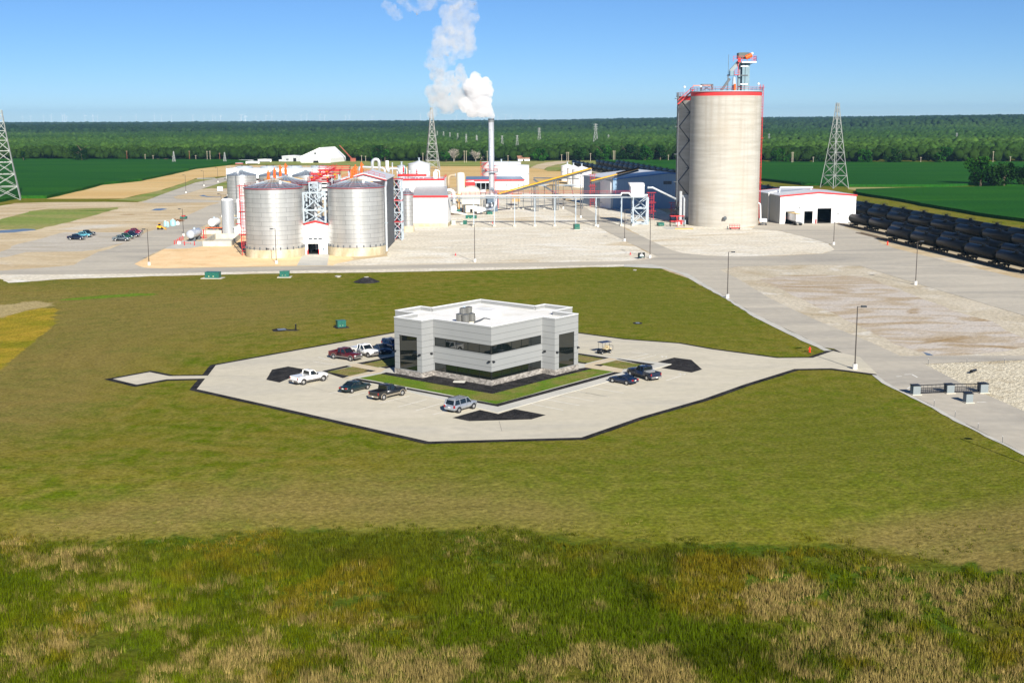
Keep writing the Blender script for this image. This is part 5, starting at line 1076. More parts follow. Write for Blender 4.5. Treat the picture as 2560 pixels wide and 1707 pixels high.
r=MB(); railing(r,[(hw,-.3,zr+.35),(2*hw,-.3,ze+.35)],1.1,1.5,.08); railing(r,[(0,-.3,ze+.35),(hw,-.3,zr+.35)],1.1,1.5,.08); part('roof_railing',r,RED,t)
wd=MB()
for k in range(5): wd.box(2*hw-1.6,-.05,2+3*k,2*hw-.9,-.002,4+3*k)
part('wall_panel',wd,WHITE,t)
t=thing('duct','tall dark vertical duct between the right bin and the stair tower','duct',(gx(ZB(950,0)[0]),dG-3,0)); part('pipe',MB().tube([(0,0,0),(0,0,ze-2),(0,2.6,ze-.5)],.35,12),GALV,t); part('flange',MB().cyl(0,0,8,8.3,.5,n=14),LGREY,t)
# silver small bin right
cx,cy,R=cylfit(ZB(1150,0)[0],ZB(1312,0)[0],ZB(0,1120)[1]); hb=hfront(cx,cy,R,ZB(0,1040)[1]); he2=hfront(cx,cy,R,ZB(0,600)[1])
t=fermenter(cx,cy,R,hb,he2,he2+1.6,'small corrugated silver tank beside the white process building',mname='bin_steel_s',nrib=16); part('eave_trim',RIMRED(R,he2),DRED,t); rl=MB(); railing(rl,circle(0,0,R-.1,he2+.1,14),1.1,1.6,.06); part('eave_railing',rl,DRED,t)
# rooftop pipework
def rpipe(name,label,pts,r,m=PIPE,cat='pipe',fl=True):
    o=pts[0]; t=thing(name,label,cat,o); q=[(p[0]-o[0],p[1]-o[1],p[2]-o[2]) for p in pts]; mb=MB(); mb.smooth=True; mb.tube(q,r,12); part('pipe',mb,m,t)
    if fl:
        a=Vector(q[0]); b=Vector(q[1]); dr=(b-a).normalized(); f=MB(); f.tube([a+dr*.3,a+dr*.5],r*1.35,12); f.tube([Vector(q[-1])-(Vector(q[-1])-Vector(q[-2])).normalized()*.4,Vector(q[-1])-(Vector(q[-1])-Vector(q[-2])).normalized()*.2],r*1.35,12); part('flanges',f,LGREY,t)
    return t
def W3(px,py,d):      # photo point at a chosen distance
    x=(px-CX)/F_PX*d*1.0; k=d*.99; return (x,k,HT((x,k),py))
def bend(pts,n=5,r=1.2):
    out=[Vector(pts[0])]
    for i in range(1,len(pts)-1):
        a,b,c=Vector(pts[i-1]),Vector(pts[i]),Vector(pts[i+1]); ra=min(r,(a-b).length*.45,(c-b).length*.45); p=b+(a-b).normalized()*ra; q=b+(c-b).normalized()*ra
        for k in range(n+1):
            t=k/n; out.append(p*(1-t)**2+b*2*t*(1-t)+q*t*t)
    out.append(Vector(pts[-1])); return [tuple(v) for v in out]
dq=D0+22
zB=lambda x,y,d=dq: W3(*ZB(x,y),d)
arc=[zB(783,310)]+[zB(830+47*math.cos(a),150-48*math.sin(a)) for a in np.linspace(PI,0,10)]+[zB(877,310)]
rpipe('duct','silver inverted U duct above the gabled hall',arc,.55)
rpipe('pipe','silver pipe curving over the roof to the left of the U duct',bend([zB(600,270),zB(605,208),zB(930,225),zB(952,260),zB(955,480)],5,2.5),.4)
t=thing('vessel','white vertical vessel with conical bottom beside the U duct','vessel',zB(985,262)); part('shell',MB().cyl(0,0,1.2,3.6,.6,n=16),WHITE,t); part('cone',MB().cyl(0,0,0,1.2,.12,.6,n=16),WHITE,t); part('legs',MB().bar((-.6,0,-1.5),(-.6,0,1.6),.1).bar((.6,0,-1.5),(.6,0,1.6),.1),LGREY,t)
rpipe('duct','horizontal grey duct right of the white cone vessel',bend([zB(1000,290),zB(1010,235),zB(1140,235),zB(1160,300)],5,2),.42,GALV)
rpipe('pipe','tall thin silver vent pipe on the roof edge near the stair tower',[zB(1057,385),zB(1057,148)],.22)
for x,yt,lab in ((1122,275,'left'),(1290,265,'middle'),(1370,260,'centre right')): rpipe('pipe','silver vent stub on the white block roof, %s one'%lab,bend([zB(x,385),zB(x,yt),zB(x+6,yt-1)],3,.3),.2)
a=zB(1130,327); b=zB(1520,327)
t=thing('red_header_pipe','long horizontal red drum pipe on the white block roof','pipe',(a[0],a[1],a[2])); m=MB(); m.smooth=True; m.hcyl((0,0,0),(b[0]-a[0],0,0),.45,14); part('drum',m,RED,t); part('saddles',MB().box(2,-.3,-1.9,2.4,.3,-.35).box(b[0]-a[0]-3,-.3,-1.9,b[0]-a[0]-2.6,.3,-.35),LGREY,t)
for x,y0,y1,lab in ((1208,200,310,'red upright pipe at the left end of the red drum'),(1390,250,310,'short red upright pipe near the middle of the red drum')): rpipe('pipe',lab,[zB(x,y1),zB(x,y0)],.28,RED)
t=thing('vessel','small white domed vessel at the right end of the white block roof','vessel',zB(1645,380)); part('shell',MB().lathe([(.01,0),(.85,0),(.85,2.2),(.6,2.8),(.01,3.0)],n=18),WHITE,t); part('vent',MB().cyl(0,0,2.95,3.6,.18,n=8),LGREY,t)
rpipe('pipe','white bent pipe at the right end of the white block roof',bend([zB(1640,262),zB(1655,256),zB(1700,262),zB(1705,385)],4,1.5),.2,WHITE)
for x0,x1,y,lab in ((1180,1250,215,'left'),(1420,1480,265,'right')): rpipe('pipe','small hooped white pipe on the white block roof, %s'%lab,bend([zB(x0,385),zB(x0,y),zB(x1,y),zB(x1,385)],4,1.5),.16,WHITE)
pf=[((1230,335),(1240,190)),((1440,335),(1440,270)),((1480,335),(1480,280)),((1560,335),(1560,275))]
for k,(a,b) in enumerate(pf): rpipe('pipe',['thin green pipe beside the small rear tank','thin white pipe right of the red drum middle','thin white pipe near the red drum end','thin white pipe beyond the red drum end'][k],[zB(*a),zB(*b)],.18,GREENBOX if k==0 else WHITE,fl=False)
# rear tanks behind the process building
def tank(label,xl,xr,yb,ye,ya,d=None,m=None,roofm=WHITE,stair=None,group=None,name='storage_tank'):
    if d: R=(xr-xl)*d/2/F_PX; x=((xl+xr)/2-CX)/F_PX*d; y=d*.985
    else: x,y,R=cylfit(xl,xr,yb)
    he=hfront(x,y,R,ye); ha=max(he+.4,HT((x,y),ya)); t=thing(name,label,'storage tank',(x,y,0),0,group)
    s=MB(); s.smooth=True; s.lathe([(R,0),(R,he)],n=48); part('shell',s,m or mat('white_tank_paint',(.8,.8,.79),.45,0,.03,.4),t)
    r=MB(); r.lathe([(R+.15,he-.02),(R+.15,he+.12),(.3,ha),(.01,ha)],n=36); part('roof',r,roofm,t); part('vent',MB().cyl(0,0,ha,ha+1.1,.35,n=8).cyl(0,0,ha+1.1,ha+1.3,.6,n=8),LGREY,t)
    part('wind_girder',MB().lathe([(R+.02,he*.62),(R+.18,he*.62),(R+.18,he*.62+.15),(R+.02,he*.62+.15)],n=48),LGREY,t)
    return t,x,y,R,he
tank('grey white tank with conical roof behind the white block, beside the middle pylon',ZB(1280,0)[0],ZB(1582,0)[0],0,ZB(0,175)[1],ZB(0,122)[1],d=560,m=mat('grey_tank_paint',(.6,.62,.63),.45,.1,.05,.3),roofm=ROOFW)
tank('small pale tank between the green pipe and the cone vessel',ZB(1132,0)[0],ZB(1250,0)[0],0,ZB(0,200)[1],ZB(0,180)[1],d=545,m=LGREY,roofm=GALV)
# cooling tower
dc=585; gx=lambda px:(px-CX)/F_PX*dc
x0,x1=gx(ZA(187,0)[0]),gx(ZA(1612,0)[0]); zt=HT((x0,dc),ZA(0,237)[1]); zl=HT((x0,dc),ZA(0,375)[1])
t=thing('cooling_tower','long white cooling tower with four fan stacks behind the bins','cooling tower',(x0,dc,0)); W=x1-x0
part('casing',MB().box(0,0,zl,W,16,zt),mat('white_casing',(.74,.74,.71),.5,0,.03,.3),t); lo=MB()
for k in range(5): lo.box(.2,.3,.4+k*(zl-.6)/5,W-.2,15.7,.4+(k+.55)*(zl-.6)/5)
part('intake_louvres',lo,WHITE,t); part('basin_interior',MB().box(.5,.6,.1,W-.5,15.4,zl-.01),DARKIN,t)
r=MB(); railing(r,[(0,.1,zt),(W,.1,zt)],1.1,2,.07); part('roof_railing',r,LGREY,t)
for k,(a,b) in enumerate(((258,516),(610,866),(962,1216),(1320,1562))):
    cxx=(gx(ZA(a,0)[0])+gx(ZA(b,0)[0]))/2-x0; Rr=(gx(ZA(b,0)[0])-gx(ZA(a,0)[0]))/2; h=HT((0,dc+8),ZA(0,182)[1])
    f=MB(); f.smooth=True; f.lathe([(Rr,zt+.01),(Rr*.9,zt+(h-zt)*.6),(Rr*.93,h),(Rr*.86,h),(Rr*.84,zt+.3)],cxx,8,32); fo=part('fan_stack',f,mat('pale_fibreglass',(.30,.34,.38),.5,0,.08,.6,stretch=(3,3,.2)),t)
    bl=MB()
    for q in range(6):
        a_=q*PI/3; bl.bar((cxx,8,zt+1),(cxx+Rr*.8*math.cos(a_),8+Rr*.8*math.sin(a_),zt+1.1),.5,.1)
    bl.build('fan_blades',DGREY,fo)
# left small tanks, shed
for xl,xr,yt,yb,lab in ((ZA(97,0)[0],ZA(262,0)[0],ZA(0,680)[1],ZA(0,1158)[1],'slim galvanised tank with white foam top, left of the red ladder tower'),(ZA(345,0)[0],ZA(470,0)[0],ZA(0,680)[1],ZA(0,1150)[1],'slim galvanised tank half hidden behind the red ladder tower')):
    cx,cy,R=cylfit(xl,xr,yb); h=hfront(cx,cy,R,yt); t=thing('slim_tank',lab,'storage tank',(cx,cy,0),0,'slim galvanised tanks')
    s=MB(); s.smooth=True; s.lathe([(R,0),(R,h)],n=40); part('shell',s,brickcyl('slim_steel_%d'%int(xl),(.5,.52,.54),(.35,.36,.37),R,1.2,30,.02,metal=.4,rough=.38),t)
    l=MB(); l.sphere((0,0,h),R*1.02,20,8,(1,1,.28)); 
    for i,v in enumerate(l.v): l.v[i]=(v[0],v[1],v[2]+.25*noise.noise(Vector(v)*1.7))
    part('foam_top',l,WHITE,t); part('foot_ring',MB().cyl(0,0,0,.3,R+.2,n=32),CONC,t)
g=G(ZA(262,1155)); g2=G(ZA(370,1155)); W=(g2-g).length
t=gable('pump_shed','small white gabled shed beside the slim galvanised tank','shed',(g.x,g.y,0),0,W,3,HT(g,ZA(0,1062)[1]),HT((g.x+W/2,g.y),ZA(0,1040)[1]),trim=None)
part('door',MB().box(W*.28,-.05,.02,W*.72,-.003,2.1),LGREY,t); 
t=thing('filter_column','thin white column equipment between the two slim tanks','equipment',(g.x+.9,g.y+3.5,0)); zt=HT(g,ZA(0,670)[1])
part('column',MB().cyl(0,0,0,zt,.65,n=14),WHITE,t); part('column',MB().cyl(1.7,0,0,zt*.98,.4,n=12),WHITE,t); part('platform',MB().box(-3.6,-1.2,zt*.45,4.6,1.2,zt*.45+.25),LGREY,t); part('lower_platform',MB().box(-.9,-1,zt*.28,2.4,1,zt*.28+.2),RED,t); pp=MB()
for xx in (-.9,-.5,2.3): pp.tube([(xx,-.9,0),(xx,-.9,zt*.9)],.1,6)
part('pipes',pp,DGREY,t)
g=G(ZE(1010,960)); 
t=thing('lean_to_roof','blue grey sloping roofed building behind the slim tanks','building',(g.x,g.y+42,0)); d=g.y+42
xx=lambda px:(px-CX)/F_PX*d-g.x
za=HT((g.x,d),ZE(0,940)[1]); zc=HT((g.x,d),ZE(0,690)[1]); xL=xx(ZE(1005,0)[0]); xM=xx(ZE(1240,0)[0]); xR=xM+6
part('wall',MB().box(xL,0,0,xR,12,za),WHITE,t); part('roof',MB().add([(xL-.3,-.4,za),(xR,-.4,za),(xR,13,zc+1),(xM,13,zc),(xL-.3,-.4,za+.3),(xR,-.4,za+.3),(xR,13,zc+1.3),(xM,13,zc+.3)],[(0,3,2,1),(4,5,6,7),(0,1,5,4),(1,2,6,5),(2,3,7,6),(3,0,4,7)]),BLUEROOF,t); part('roof_trim',MB().box(xL-.3,-.55,za-.3,xR,-.42,za+.3),RED,t)
# low red pipeline
a=G(Z7(960,600)); b=G(Z7(1690,600)); z=HT(a,Z7(0,497)[1]); t=thing('pipeline','thin red pipeline running level to the left bin','pipe',(a.x,a.y,0)); part('pipe',MB().tube([(0,0,z),(b.x-a.x,b.y-a.y,z)],.14,8),ORANGE,t); l=MB()
for k in range(6): l.bar(((b.x-a.x)*k/5,(b.y-a.y)*k/5,0),((b.x-a.x)*k/5,(b.y-a.y)*k/5,z),.12)
part('stanchions',l,RED,t)
# propane style horizontal tanks
def htank(label,pf,r,L,az,z,m=None):
    t=thing('horizontal_tank',label,'storage tank',pf,az); s=MB(); s.smooth=True; s.hcyl((0,0,z),(L,0,z),r,24,.5); part('shell',s,m or TEAL,t)
    for x in (L*.22,L*.78): part('saddle',MB().box(x-.35,-r*.8,0,x+.35,r*.8,z-r*.75),DGREY,t)
    part('manhole',MB().cyl(L*.5,0,z+r-.1,z+r+.5,.4,n=10),LGREY,t); return t
g=G(Z7(690,745)); R_=75/7.127*g.y/F_PX; htank('white domed horizontal tank behind the red bollards at the road edge',(g.x,g.y,0),R_,8.5,math.radians(87),R_+1.0,mat('silver_white_tank',(.62,.65,.7),.3,.4,.03,.5))
g=G(Z7(1055,540)); R_=72/7.127*g.y/F_PX; htank('white horizontal tank beside the slim galvanised tank, seen end on',(g.x,g.y+1,0),R_,5,math.radians(82),R_+1.1,WHITE)
g=G(Z7(1215,610)); t=thing('containment_wall','pale concrete wall around the pit under the white end on tank','wall',(g.x-7.5,g.y,0)); part('wall',MB().box(0,0,0,8,.25,1.3),CONC,t); part('wall',MB().box(0,.26,0,.25,5,1.3),CONC,t)
# containment basin
p=[G(Z7(*q)) for q in ((915,825),(1410,825),(1570,690),(1130,690))]; o=Vector((p[0].x,p[0].y,0)); t=thing('containment_basin','open rectangular concrete basin in front of the slim tanks','basin',tuple(o)); q=[(v-o) for v in p]
m=MB()
for i in range(4):
    a=q[i]; b=q[(i+1)%4]; m.bar((a.x,a.y,.8),(b.x,b.y,.8),.3,1.6)
part('wall',m,CONC,t); part('floor',MB().prism([(v.x*.96+.3,v.y*.96+.3) for v in q],.02,.05),WALKM,t)
# red bollards and small gear near the tank
BP=[(400,795),(432,782),(463,765),(490,740),(520,730),(553,712),(580,810),(757,812),(620,700),(640,760)]
for k,(x,y) in enumerate(BP[:8]):
    g=G(Z7(x,y)); t=thing('bollard',['red bollard nearest the road in the slanting row by the white domed tank','second red bollard of the slanting row by the road','third red bollard of the slanting row by the road','fourth red bollard of the slanting row by the road','fifth red bollard of the slanting row by the road','red bollard at the far end of the slanting row by the road','red bollard standing alone in front of the white domed tank','red bollard at the right front of the white domed tank'][k],'bollard',tuple(g),0,'red bollards by the domed tank'); part('post',MB().cyl(0,0,0,1.2,.14,n=10),RED,t); part('cap',MB().sphere((0,0,1.2),.14,10,6),RED,t)
g=G(Z7(485,790)); t=thing('pump_box','small white pump box among the red bollards','box',tuple(g)); part('box',MB().cbox((0,0,.5),(.8,.5,.9)),WHITE,t); part('pipe',MB().tube([(.9,0,.5),(3.5,0,.5),(3.5,0,.1)],.08,6),RED,t)
g=G(Z7(925,690)); t=thing('pipe_riser','orange red upright pipe assembly between domed tank and concrete basin','pipe',tuple(g)); part('riser',MB().bar((0,0,0),(0,0,3.0),.3).bar((.7,0,0),(.7,0,2.6),.15).bar((-2.2,0,.5),(0,0,.5),.25),RED,t); part('valve',MB().cyl(-1.2,0,.63,1.2,.2,n=8),DGREY,t)
# ---------- dryer and boiler area
g=G(ZF(560,1120)); dF=g.y
def WF(x,y,d=dF): return W3(*ZF(x,y),d)
def relbox(t,a,b,d0,d1,m,name): 
    o=t.location; (x0,_,z1),(x1,_,z0)=a,b; return part(name,MB().box(x0-o.x,d0,max(0,z0),x1-o.x,d1,z1),m,t)
t=thing('boiler_house','white boiler box with arched top and riveted panels, left of the stack','boiler',(WF(555,900)[0],dF,0)); o=t.location
a=WF(555,640); b=WF(1005,915); W=b[0]-a[0]; zb_=b[2]; zt_=WF(555,650)[2]; zarc=WF(700,478)[2]
prof=[(0,zb_),(W,zb_),(W,zt_-0)]+[(W/2+W/2*math.cos(th)*1.0,zt_+(zarc-zt_)*math.sin(th)) for th in np.linspace(.25,PI-.25,9)]+[(0,zt_)]
part('casing',MB().extr(prof,0,9),TEAL,t)
l=MB()
for x in (W*.12,W*.88):
    for y in (.6,8.4): l.bar((x,y,0),(x,y,zb_),.5)
part('supports',l,DGREY,t); part('hopper',MB().box(W*.2,.8,.3,W*.82,8,zb_-.4),TEAL,t); part('opening',MB().box(W*.44,.74,.4,W*.58,.79,1.7),DARKIN,t)
sm=MB()
for k in range(1,5): sm.box(W*k/5-.05,-.04,zb_+.3,W*k/5+.05,-.002,zt_)
sm.box(.1,-.05,(zb_+zt_)/2,W-.1,-.003,(zb_+zt_)/2+.15); part('panel_joints',sm,LGREY,t)
rl=MB(); railing(rl,[(0,-1,zt_-.5),(W,-1,zt_-.5)],1.1,1.5,.08); rl.box(0,-1.1,zt_-.7,W,-.05,zt_-.5); part('walkway',rl,RED,t)
a=WF(432,480,dF+6); b=WF(630,130,dF+6); R_=(b[0]-a[0])/2; t=thing('dryer_column','tall white rounded cylinder left of the stack with brown bent duct','vessel',((a[0]+b[0])/2,dF+8,0))
s=MB(); s.smooth=True; s.lathe([(R_,a[2]-3),(R_,b[2]-.8),(R_*.8,b[2]-.1),(.01,b[2]+.1)],n=28); part('shell',s,TEAL,t); l=MB()
for k in range(6):
    q=k*PI/3; l.bar((R_*.9*math.cos(q),R_*.9*math.sin(q),0),(R_*.9*math.cos(q),R_*.9*math.sin(q),a[2]-3),.3)
part('legs',l,YELLOW,t); part('platform',MB().cyl(0,0,a[2]-3.2,a[2]-3.0,R_+1.2,n=24),YELLOW,t)
rpipe('duct','brownish bent duct on the left of the tall white cylinder',bend([WF(255,640,dF+8),WF(250,190,dF+8),WF(440,175,dF+8)],6,4),.55,mat('brown_duct',(.42,.32,.2),.6,.1,.2,.5))
rpipe('duct','large white bent duct leaving the process building wall',bend([WF(150,550,dF+2),WF(375,545,dF+2),WF(385,880,dF+2)],6,4),.6,WHITE)
t=thing('blower','white round blower housing with green motor left of the boiler','blower',WF(370,1100)); 
m=MB(); m.smooth=True; m.tube([(0,-.6,1.5),(0,.7,1.5)],1.3,22); part('housing',m,WHITE,t); part('motor',MB().tube([(.9,0,.9),(2.6,0,.9)],.5,12),GREENBOX,t); part('plinth',MB().box(-1.4,-1.0,-.3,3,1.0,.3),CONC,t)
rpipe('pipe','thin white slanting pipe in front of the blower',[WF(205,1035,dF-3),WF(680,1145,dF-3)],.3,WHITE)
t=thing('skid_tank','low red machine skid beside the blower','machine',WF(205,1175)); part('body',MB().box(0,0,.3,7,2.5,1.8),RED,t); part('wheel',MB().tube([(6,0,.7),(6,.5,.7)],.8,12),TRIMB,t); part('canopy',MB().box(1,0.2,1.81,3.4,2.3,2.6),ORANGE,t); t.scale=(.55,.6,.55)
g=G(ZF(1290,1110)); sx,sy=g.x,dF+10
# stack
stx=(1231.5-CX)/F_PX*(dF+12); sty=dF+12; zt_=HT((stx,sty),297); rr=6.8*(dF+12)/F_PX
t=thing('exhaust_stack','tall silver exhaust stack giving off the white plume','chimney',(stx,sty,0)); s=MB(); s.smooth=True; s.lathe([(rr*1.05,6),(rr,zt_*.45),(rr*.97,zt_),(rr*.8,zt_),(rr*.8,zt_-2)],n=28); part('flue',s,mat('stack_steel',(.66,.68,.7),.36,.6,.06,.5,stretch=(1,1,.3)),t)
bd=MB()
for k in range(9): z=8+k*(zt_-9)/8; bd.lathe([(rr*1.08,z),(rr*1.12,z),(rr*1.12,z+.12),(rr*1.08,z+.12)],n=28)
part('stiffening_rings',bd,GALV,t)
zp=HT((stx,sty),431); pf=MB(); pf.cyl(0,0,zp,zp+.2,rr+1.6,n=24); part('platform',pf,LGREY,t); rl=MB(); railing(rl,circle(0,0,rr+1.5,zp+.2,16),1.2,1.4,.09); part('platform_railing',rl,RED,t); part('ladder_cage',MB().bar((rr+.3,-.8,2),(rr+.3,-.8,zp),.3).bar((rr+.9,-.8,2),(rr+.9,-.8,zp),.1),RED,t)
part('cap_ring',MB().lathe([(rr*.99,zt_-1.2),(rr*1.1,zt_-1.2),(rr*1.1,zt_+.05),(rr*.99,zt_+.05)],n=28),DGREY,t); part('base_box',MB().box(-2.4,-2,0,2.4,2,6.1),mat('blue_base_box',(.09,.13,.18),.5),t)
STX,STY,STZ=stx,sty,zt_
rpipe('duct','shiny elbow duct joining the stack near its foot',bend([WF(1290,500,dF+6),WF(1330,590,dF+4),WF(1390,600,dF+2),WF(1395,900,dF),WF(1310,1015,dF),WF(1130,1020,dF)],6,4),.62,mat('shiny_duct',(.6,.63,.67),.25,.8,.06,.6))
t=thing('transition_duct','white tapering duct low between the boiler and the elbow duct','duct',WF(940,1110)); a=WF(940,940); b=WF(1130,985); zz0=WF(940,1100)[2]; o=t.location
part('cone',MB().add([(0,-1.5,zz0-o.z),(0,1.5,zz0-o.z),(0,1.5,a[2]-o.z),(0,-1.5,a[2]-o.z),(b[0]-a[0],-1.2,1),(b[0]-a[0],1.2,1),(b[0]-a[0],1.2,b[2]-o.z),(b[0]-a[0],-1.2,b[2]-o.z)],[(0,3,2,1),(4,5,6,7),(0,1,5,4),(1,2,6,5),(2,3,7,6),(3,0,4,7)]),WHITE,t); part('stand',MB().box(1,-1,-o.z*.0-.0,2,1,1),DGREY,t)
# ---------- white tanks, blue roofed building
t,x,y,R,he_=tank('large white storage tank in front, partly behind the stack and blue roof',ZC(640,0)[0],ZC(1255,0)[0],ZC(0,445)[1],ZC(0,97)[1],ZC(0,85)[1])
t2,x2,y2,R2,he2_=tank('large white storage tank standing behind the front one',ZC(525,0)[0],ZC(1130,0)[0],ZC(0,400)[1],ZC(0,47)[1],ZC(0,25)[1])
for (xx,yy_,RR,hh,lab) in ((x,y,R,he_,'red zigzag stair on the left side of the front white tank'),(x2,y2,R2,he2_,'red zigzag stair on the left side of the rear white tank')):
    t=thing('tank_stair',lab,'stair',(xx-RR*.86,yy_-RR*.5-1.8,0)); s=MB(); k=6
    for i in range(k):
        z0,z1=hh*i/k,hh*(i+1)/k; s.bar((-1.6 if i%2 else 1.6,0,z0),(1.6 if i%2 else -1.6,0,z1),.9,.25)
    part('flights',s,RED,t); part('posts',MB().bar((-1.9,0,0),(-1.9,0,hh+1),.15).bar((1.9,0,0),(1.9,0,hh+1),.15),RED,t); part('landing',MB().box(-2.4,-.8,hh,2.4,1.5,hh+.15),RED,t)
d=y-R-11.5; xx=lambda px:(px-CX)/F_PX*d
x0_=xx(ZC(300,0)[0]); x1_=xx(ZC(1187,0)[0]); xp=xx(ZC(1150,0)[0]); ze_=HT((x0_,d),ZC(0,316)[1]); zr_=HT((x0_,d+9),ZC(0,266)[1])
t=thing('dryer_building','long white building with blue grey roof and red fascia behind the stack','building',(x0_,d,0)); W=x1_-x0_
w=MB(); w.box(W*.42,.01,0,W,9,ze_); w.box(0,.01,ze_-1.4,W*.42-.001,9,ze_); part('wall',w,WHITE,t)
l=MB()
for k in range(5): l.bar((W*.42*k/5,.2,0),(W*.42*k/5,.2,ze_-1.4),.3)
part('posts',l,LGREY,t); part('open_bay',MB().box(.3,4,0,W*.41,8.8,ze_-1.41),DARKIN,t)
part('roof',MB().add([(-.4,-.6,ze_+.01),(W+.4,-.6,ze_+.01),(W-1.5,9.5,zr_),(-.4,9.5,zr_),(-.4,-.6,ze_+.3),(W+.4,-.6,ze_+.3),(W-1.5,9.5,zr_+.3),(-.4,9.5,zr_+.3)],[(0,3,2,1),(4,5,6,7),(0,1,5,4),(1,2,6,5),(2,3,7,6),(3,0,4,7)]),BLUEROOF,t); part('fascia',MB().box(-.4,-.75,ze_-.3,W+.4,-.61,ze_+.35),RED,t)
for k,(xa,xb,ye,ya,yb,lab) in enumerate(((1748,1945,100,62,330,'left'),(1840,2040,135,80,380,'middle'),(1918,2220,155,95,428,'right'))):
    tank('white conical roofed tank, %s of the three beside the yellow conveyor'%lab,ZC(xa,0)[0],ZC(xb,0)[0],ZC(0,yb)[1],ZC(0,ye)[1],ZC(0,ya)[1],group='three white tanks')
# ---------- pipe rack
cols=[ZC(400,1030),ZC(717,1043),ZC(1033,1043),ZC(1348,1040),ZC(1660,1040),ZC(1972,1015),(1489.5,564.5),(1551,562),(1578.5,561)]
zr0=None; P0=G(cols[0]); zr0=HT(P0,ZC(0,590)[1]); xs0=P0.x-8.5
t=thing('pipe_rack','long straight pipe rack bridge crossing the yard with a white main pipe','pipe rack',(xs0,P0.y,0)); Pn=G(cols[-1]); Lr=Pn.x+5-xs0
part('main_pipe',MB().tube([(0,0,zr0+.75),(Lr*.865,0,zr0+.75),(Lr*.87,0,zr0+1.5),(Lr*.905,0,zr0+1.5),(Lr*.915,0,zr0+.75),(Lr,0,zr0+.75)],.27,10),WHITE,t); part('side_pipe',MB().tube([(0,1.3,zr0+.7),(Lr,1.3,zr0+.7)],.28,8),DGREY,t); part('lower_pipe',MB().tube([(0,.6,zr0-.1),(Lr,.6,zr0-.1)],.22,8),DGREY,t); rp=MB(); railing(rp,[(4,1.9,zr0+1.1),(Lr-2,1.9,zr0+1.1)],1.1,3,.07); part('walkway_rail',rp,RED,t)
tr=MB(); tr.bar((0,-.55,zr0),(Lr,-.55,zr0),.15,.2); tr.bar((0,1.7,zr0),(Lr,1.7,zr0),.15,.2)
part('girder',tr,LGREY,t)
for c_ in cols:
    g=G(c_); x=g.x-xs0; k=g.y-P0.y; q=MB(); q.bar((x,-.5,0),(x,-.5,zr0),.26); q.bar((x,1.7,0),(x,1.7,zr0),.26)
    n_=7
    for i in range(n_): z0,z1=zr0*i/n_,zr0*(i+1)/n_; q.bar((x,-.5,z0),(x,1.7,z1) ,.14) if i%2==0 else q.bar((x,1.7,z0),(x,-.5,z1),.14)
    s_=part('trestle',q,LGREY,t); MB().box(x-.5,-1,0,x+.5,-.1,.6).box(x-.5,1.2,0,x+.5,2.1,.6).build('footing',CONC,s_)
# white box on steel tower at the right end
g=G(ZD(1010,1150)); gR=G(ZD(1258,1143)); W=(gR-g).length; z0=HT(g,ZD(0,672)[1]); z1=HT(g,ZD(0,490)[1]); zt_=HT(g,ZD(0,428)[1]); zm=HT(g,ZD(0,860)[1]); zl=HT(g,ZD(0,1070)[1])
t=xframe('load_tower','pale steel tower with cross braces carrying the white box','tower' and (g.x,g.y-.8,0),0,W,5,[0,zl*1.0 if 0 else .5,zm,z0],t_=.5)
t['label']='pale cross braced steel tower under the white box at the rack end'
t=thing('transfer_house','white metal box on the steel tower at the rack end','box',(g.x-1.2,g.y-1.3,z0+.3)); xl=(ZD(958,0)[0]-CX)/F_PX*g.y-(g.x-1.2); xr=(ZD(1210,0)[0]-CX)/F_PX*g.y-(g.x-1.2)
h=z1-z0; H=zt_-z0; part('casing',MB().box(xl+.4,0,0,xr,6,h),WHITE,t); part('roof',MB().add([(xl-.2,-.4,H),(xr-.1,-.4,H),(xr+.1,-.2,h+.003),(xl+.3,-.2,h+.003),(xl-.2,6,H),(xr-.1,6,H),(xr+.1,6.2,h+.003),(xl+.3,6.2,h+.003)],[(0,1,2,3),(7,6,5,4),(0,4,5,1),(1,5,6,2),(2,6,7,3),(3,7,4,0)]),WHITE,t)
rpipe('conveyor','grey enclosed conveyor sloping from the white box down behind the silo',[(g.x+W,g.y+2,HT((g.x+W,g.y),ZD(0,500)[1])),(G(ZD(1370,1150)).x,g.y+2,HT((g.x+W,g.y),ZD(0,500)[1])),(G(ZD(1800,1150)).x,g.y+3,HT((g.x+W,g.y),ZD(0,710)[1]))],.36,GALV,'conveyor')
# red caged ladders right
for (x,yt,yb,lab) in ((1335,575,1060,'red caged ladder tower right of the white box tower'),(1735,755,1080,'red caged ladder tower at the left foot of the rear silo')):
    g=G(ZD(x,yb)); ladder_tower(g.x,g.y,HT(g,ZD(0,yt)[1]),1.9,lab)
g=G(ZD(285,830)); ladder_tower(g.x,g.y-2,HT(g,ZD(0,245)[1]),1.8,'tall red ladder tower against the left wall of the storage building')
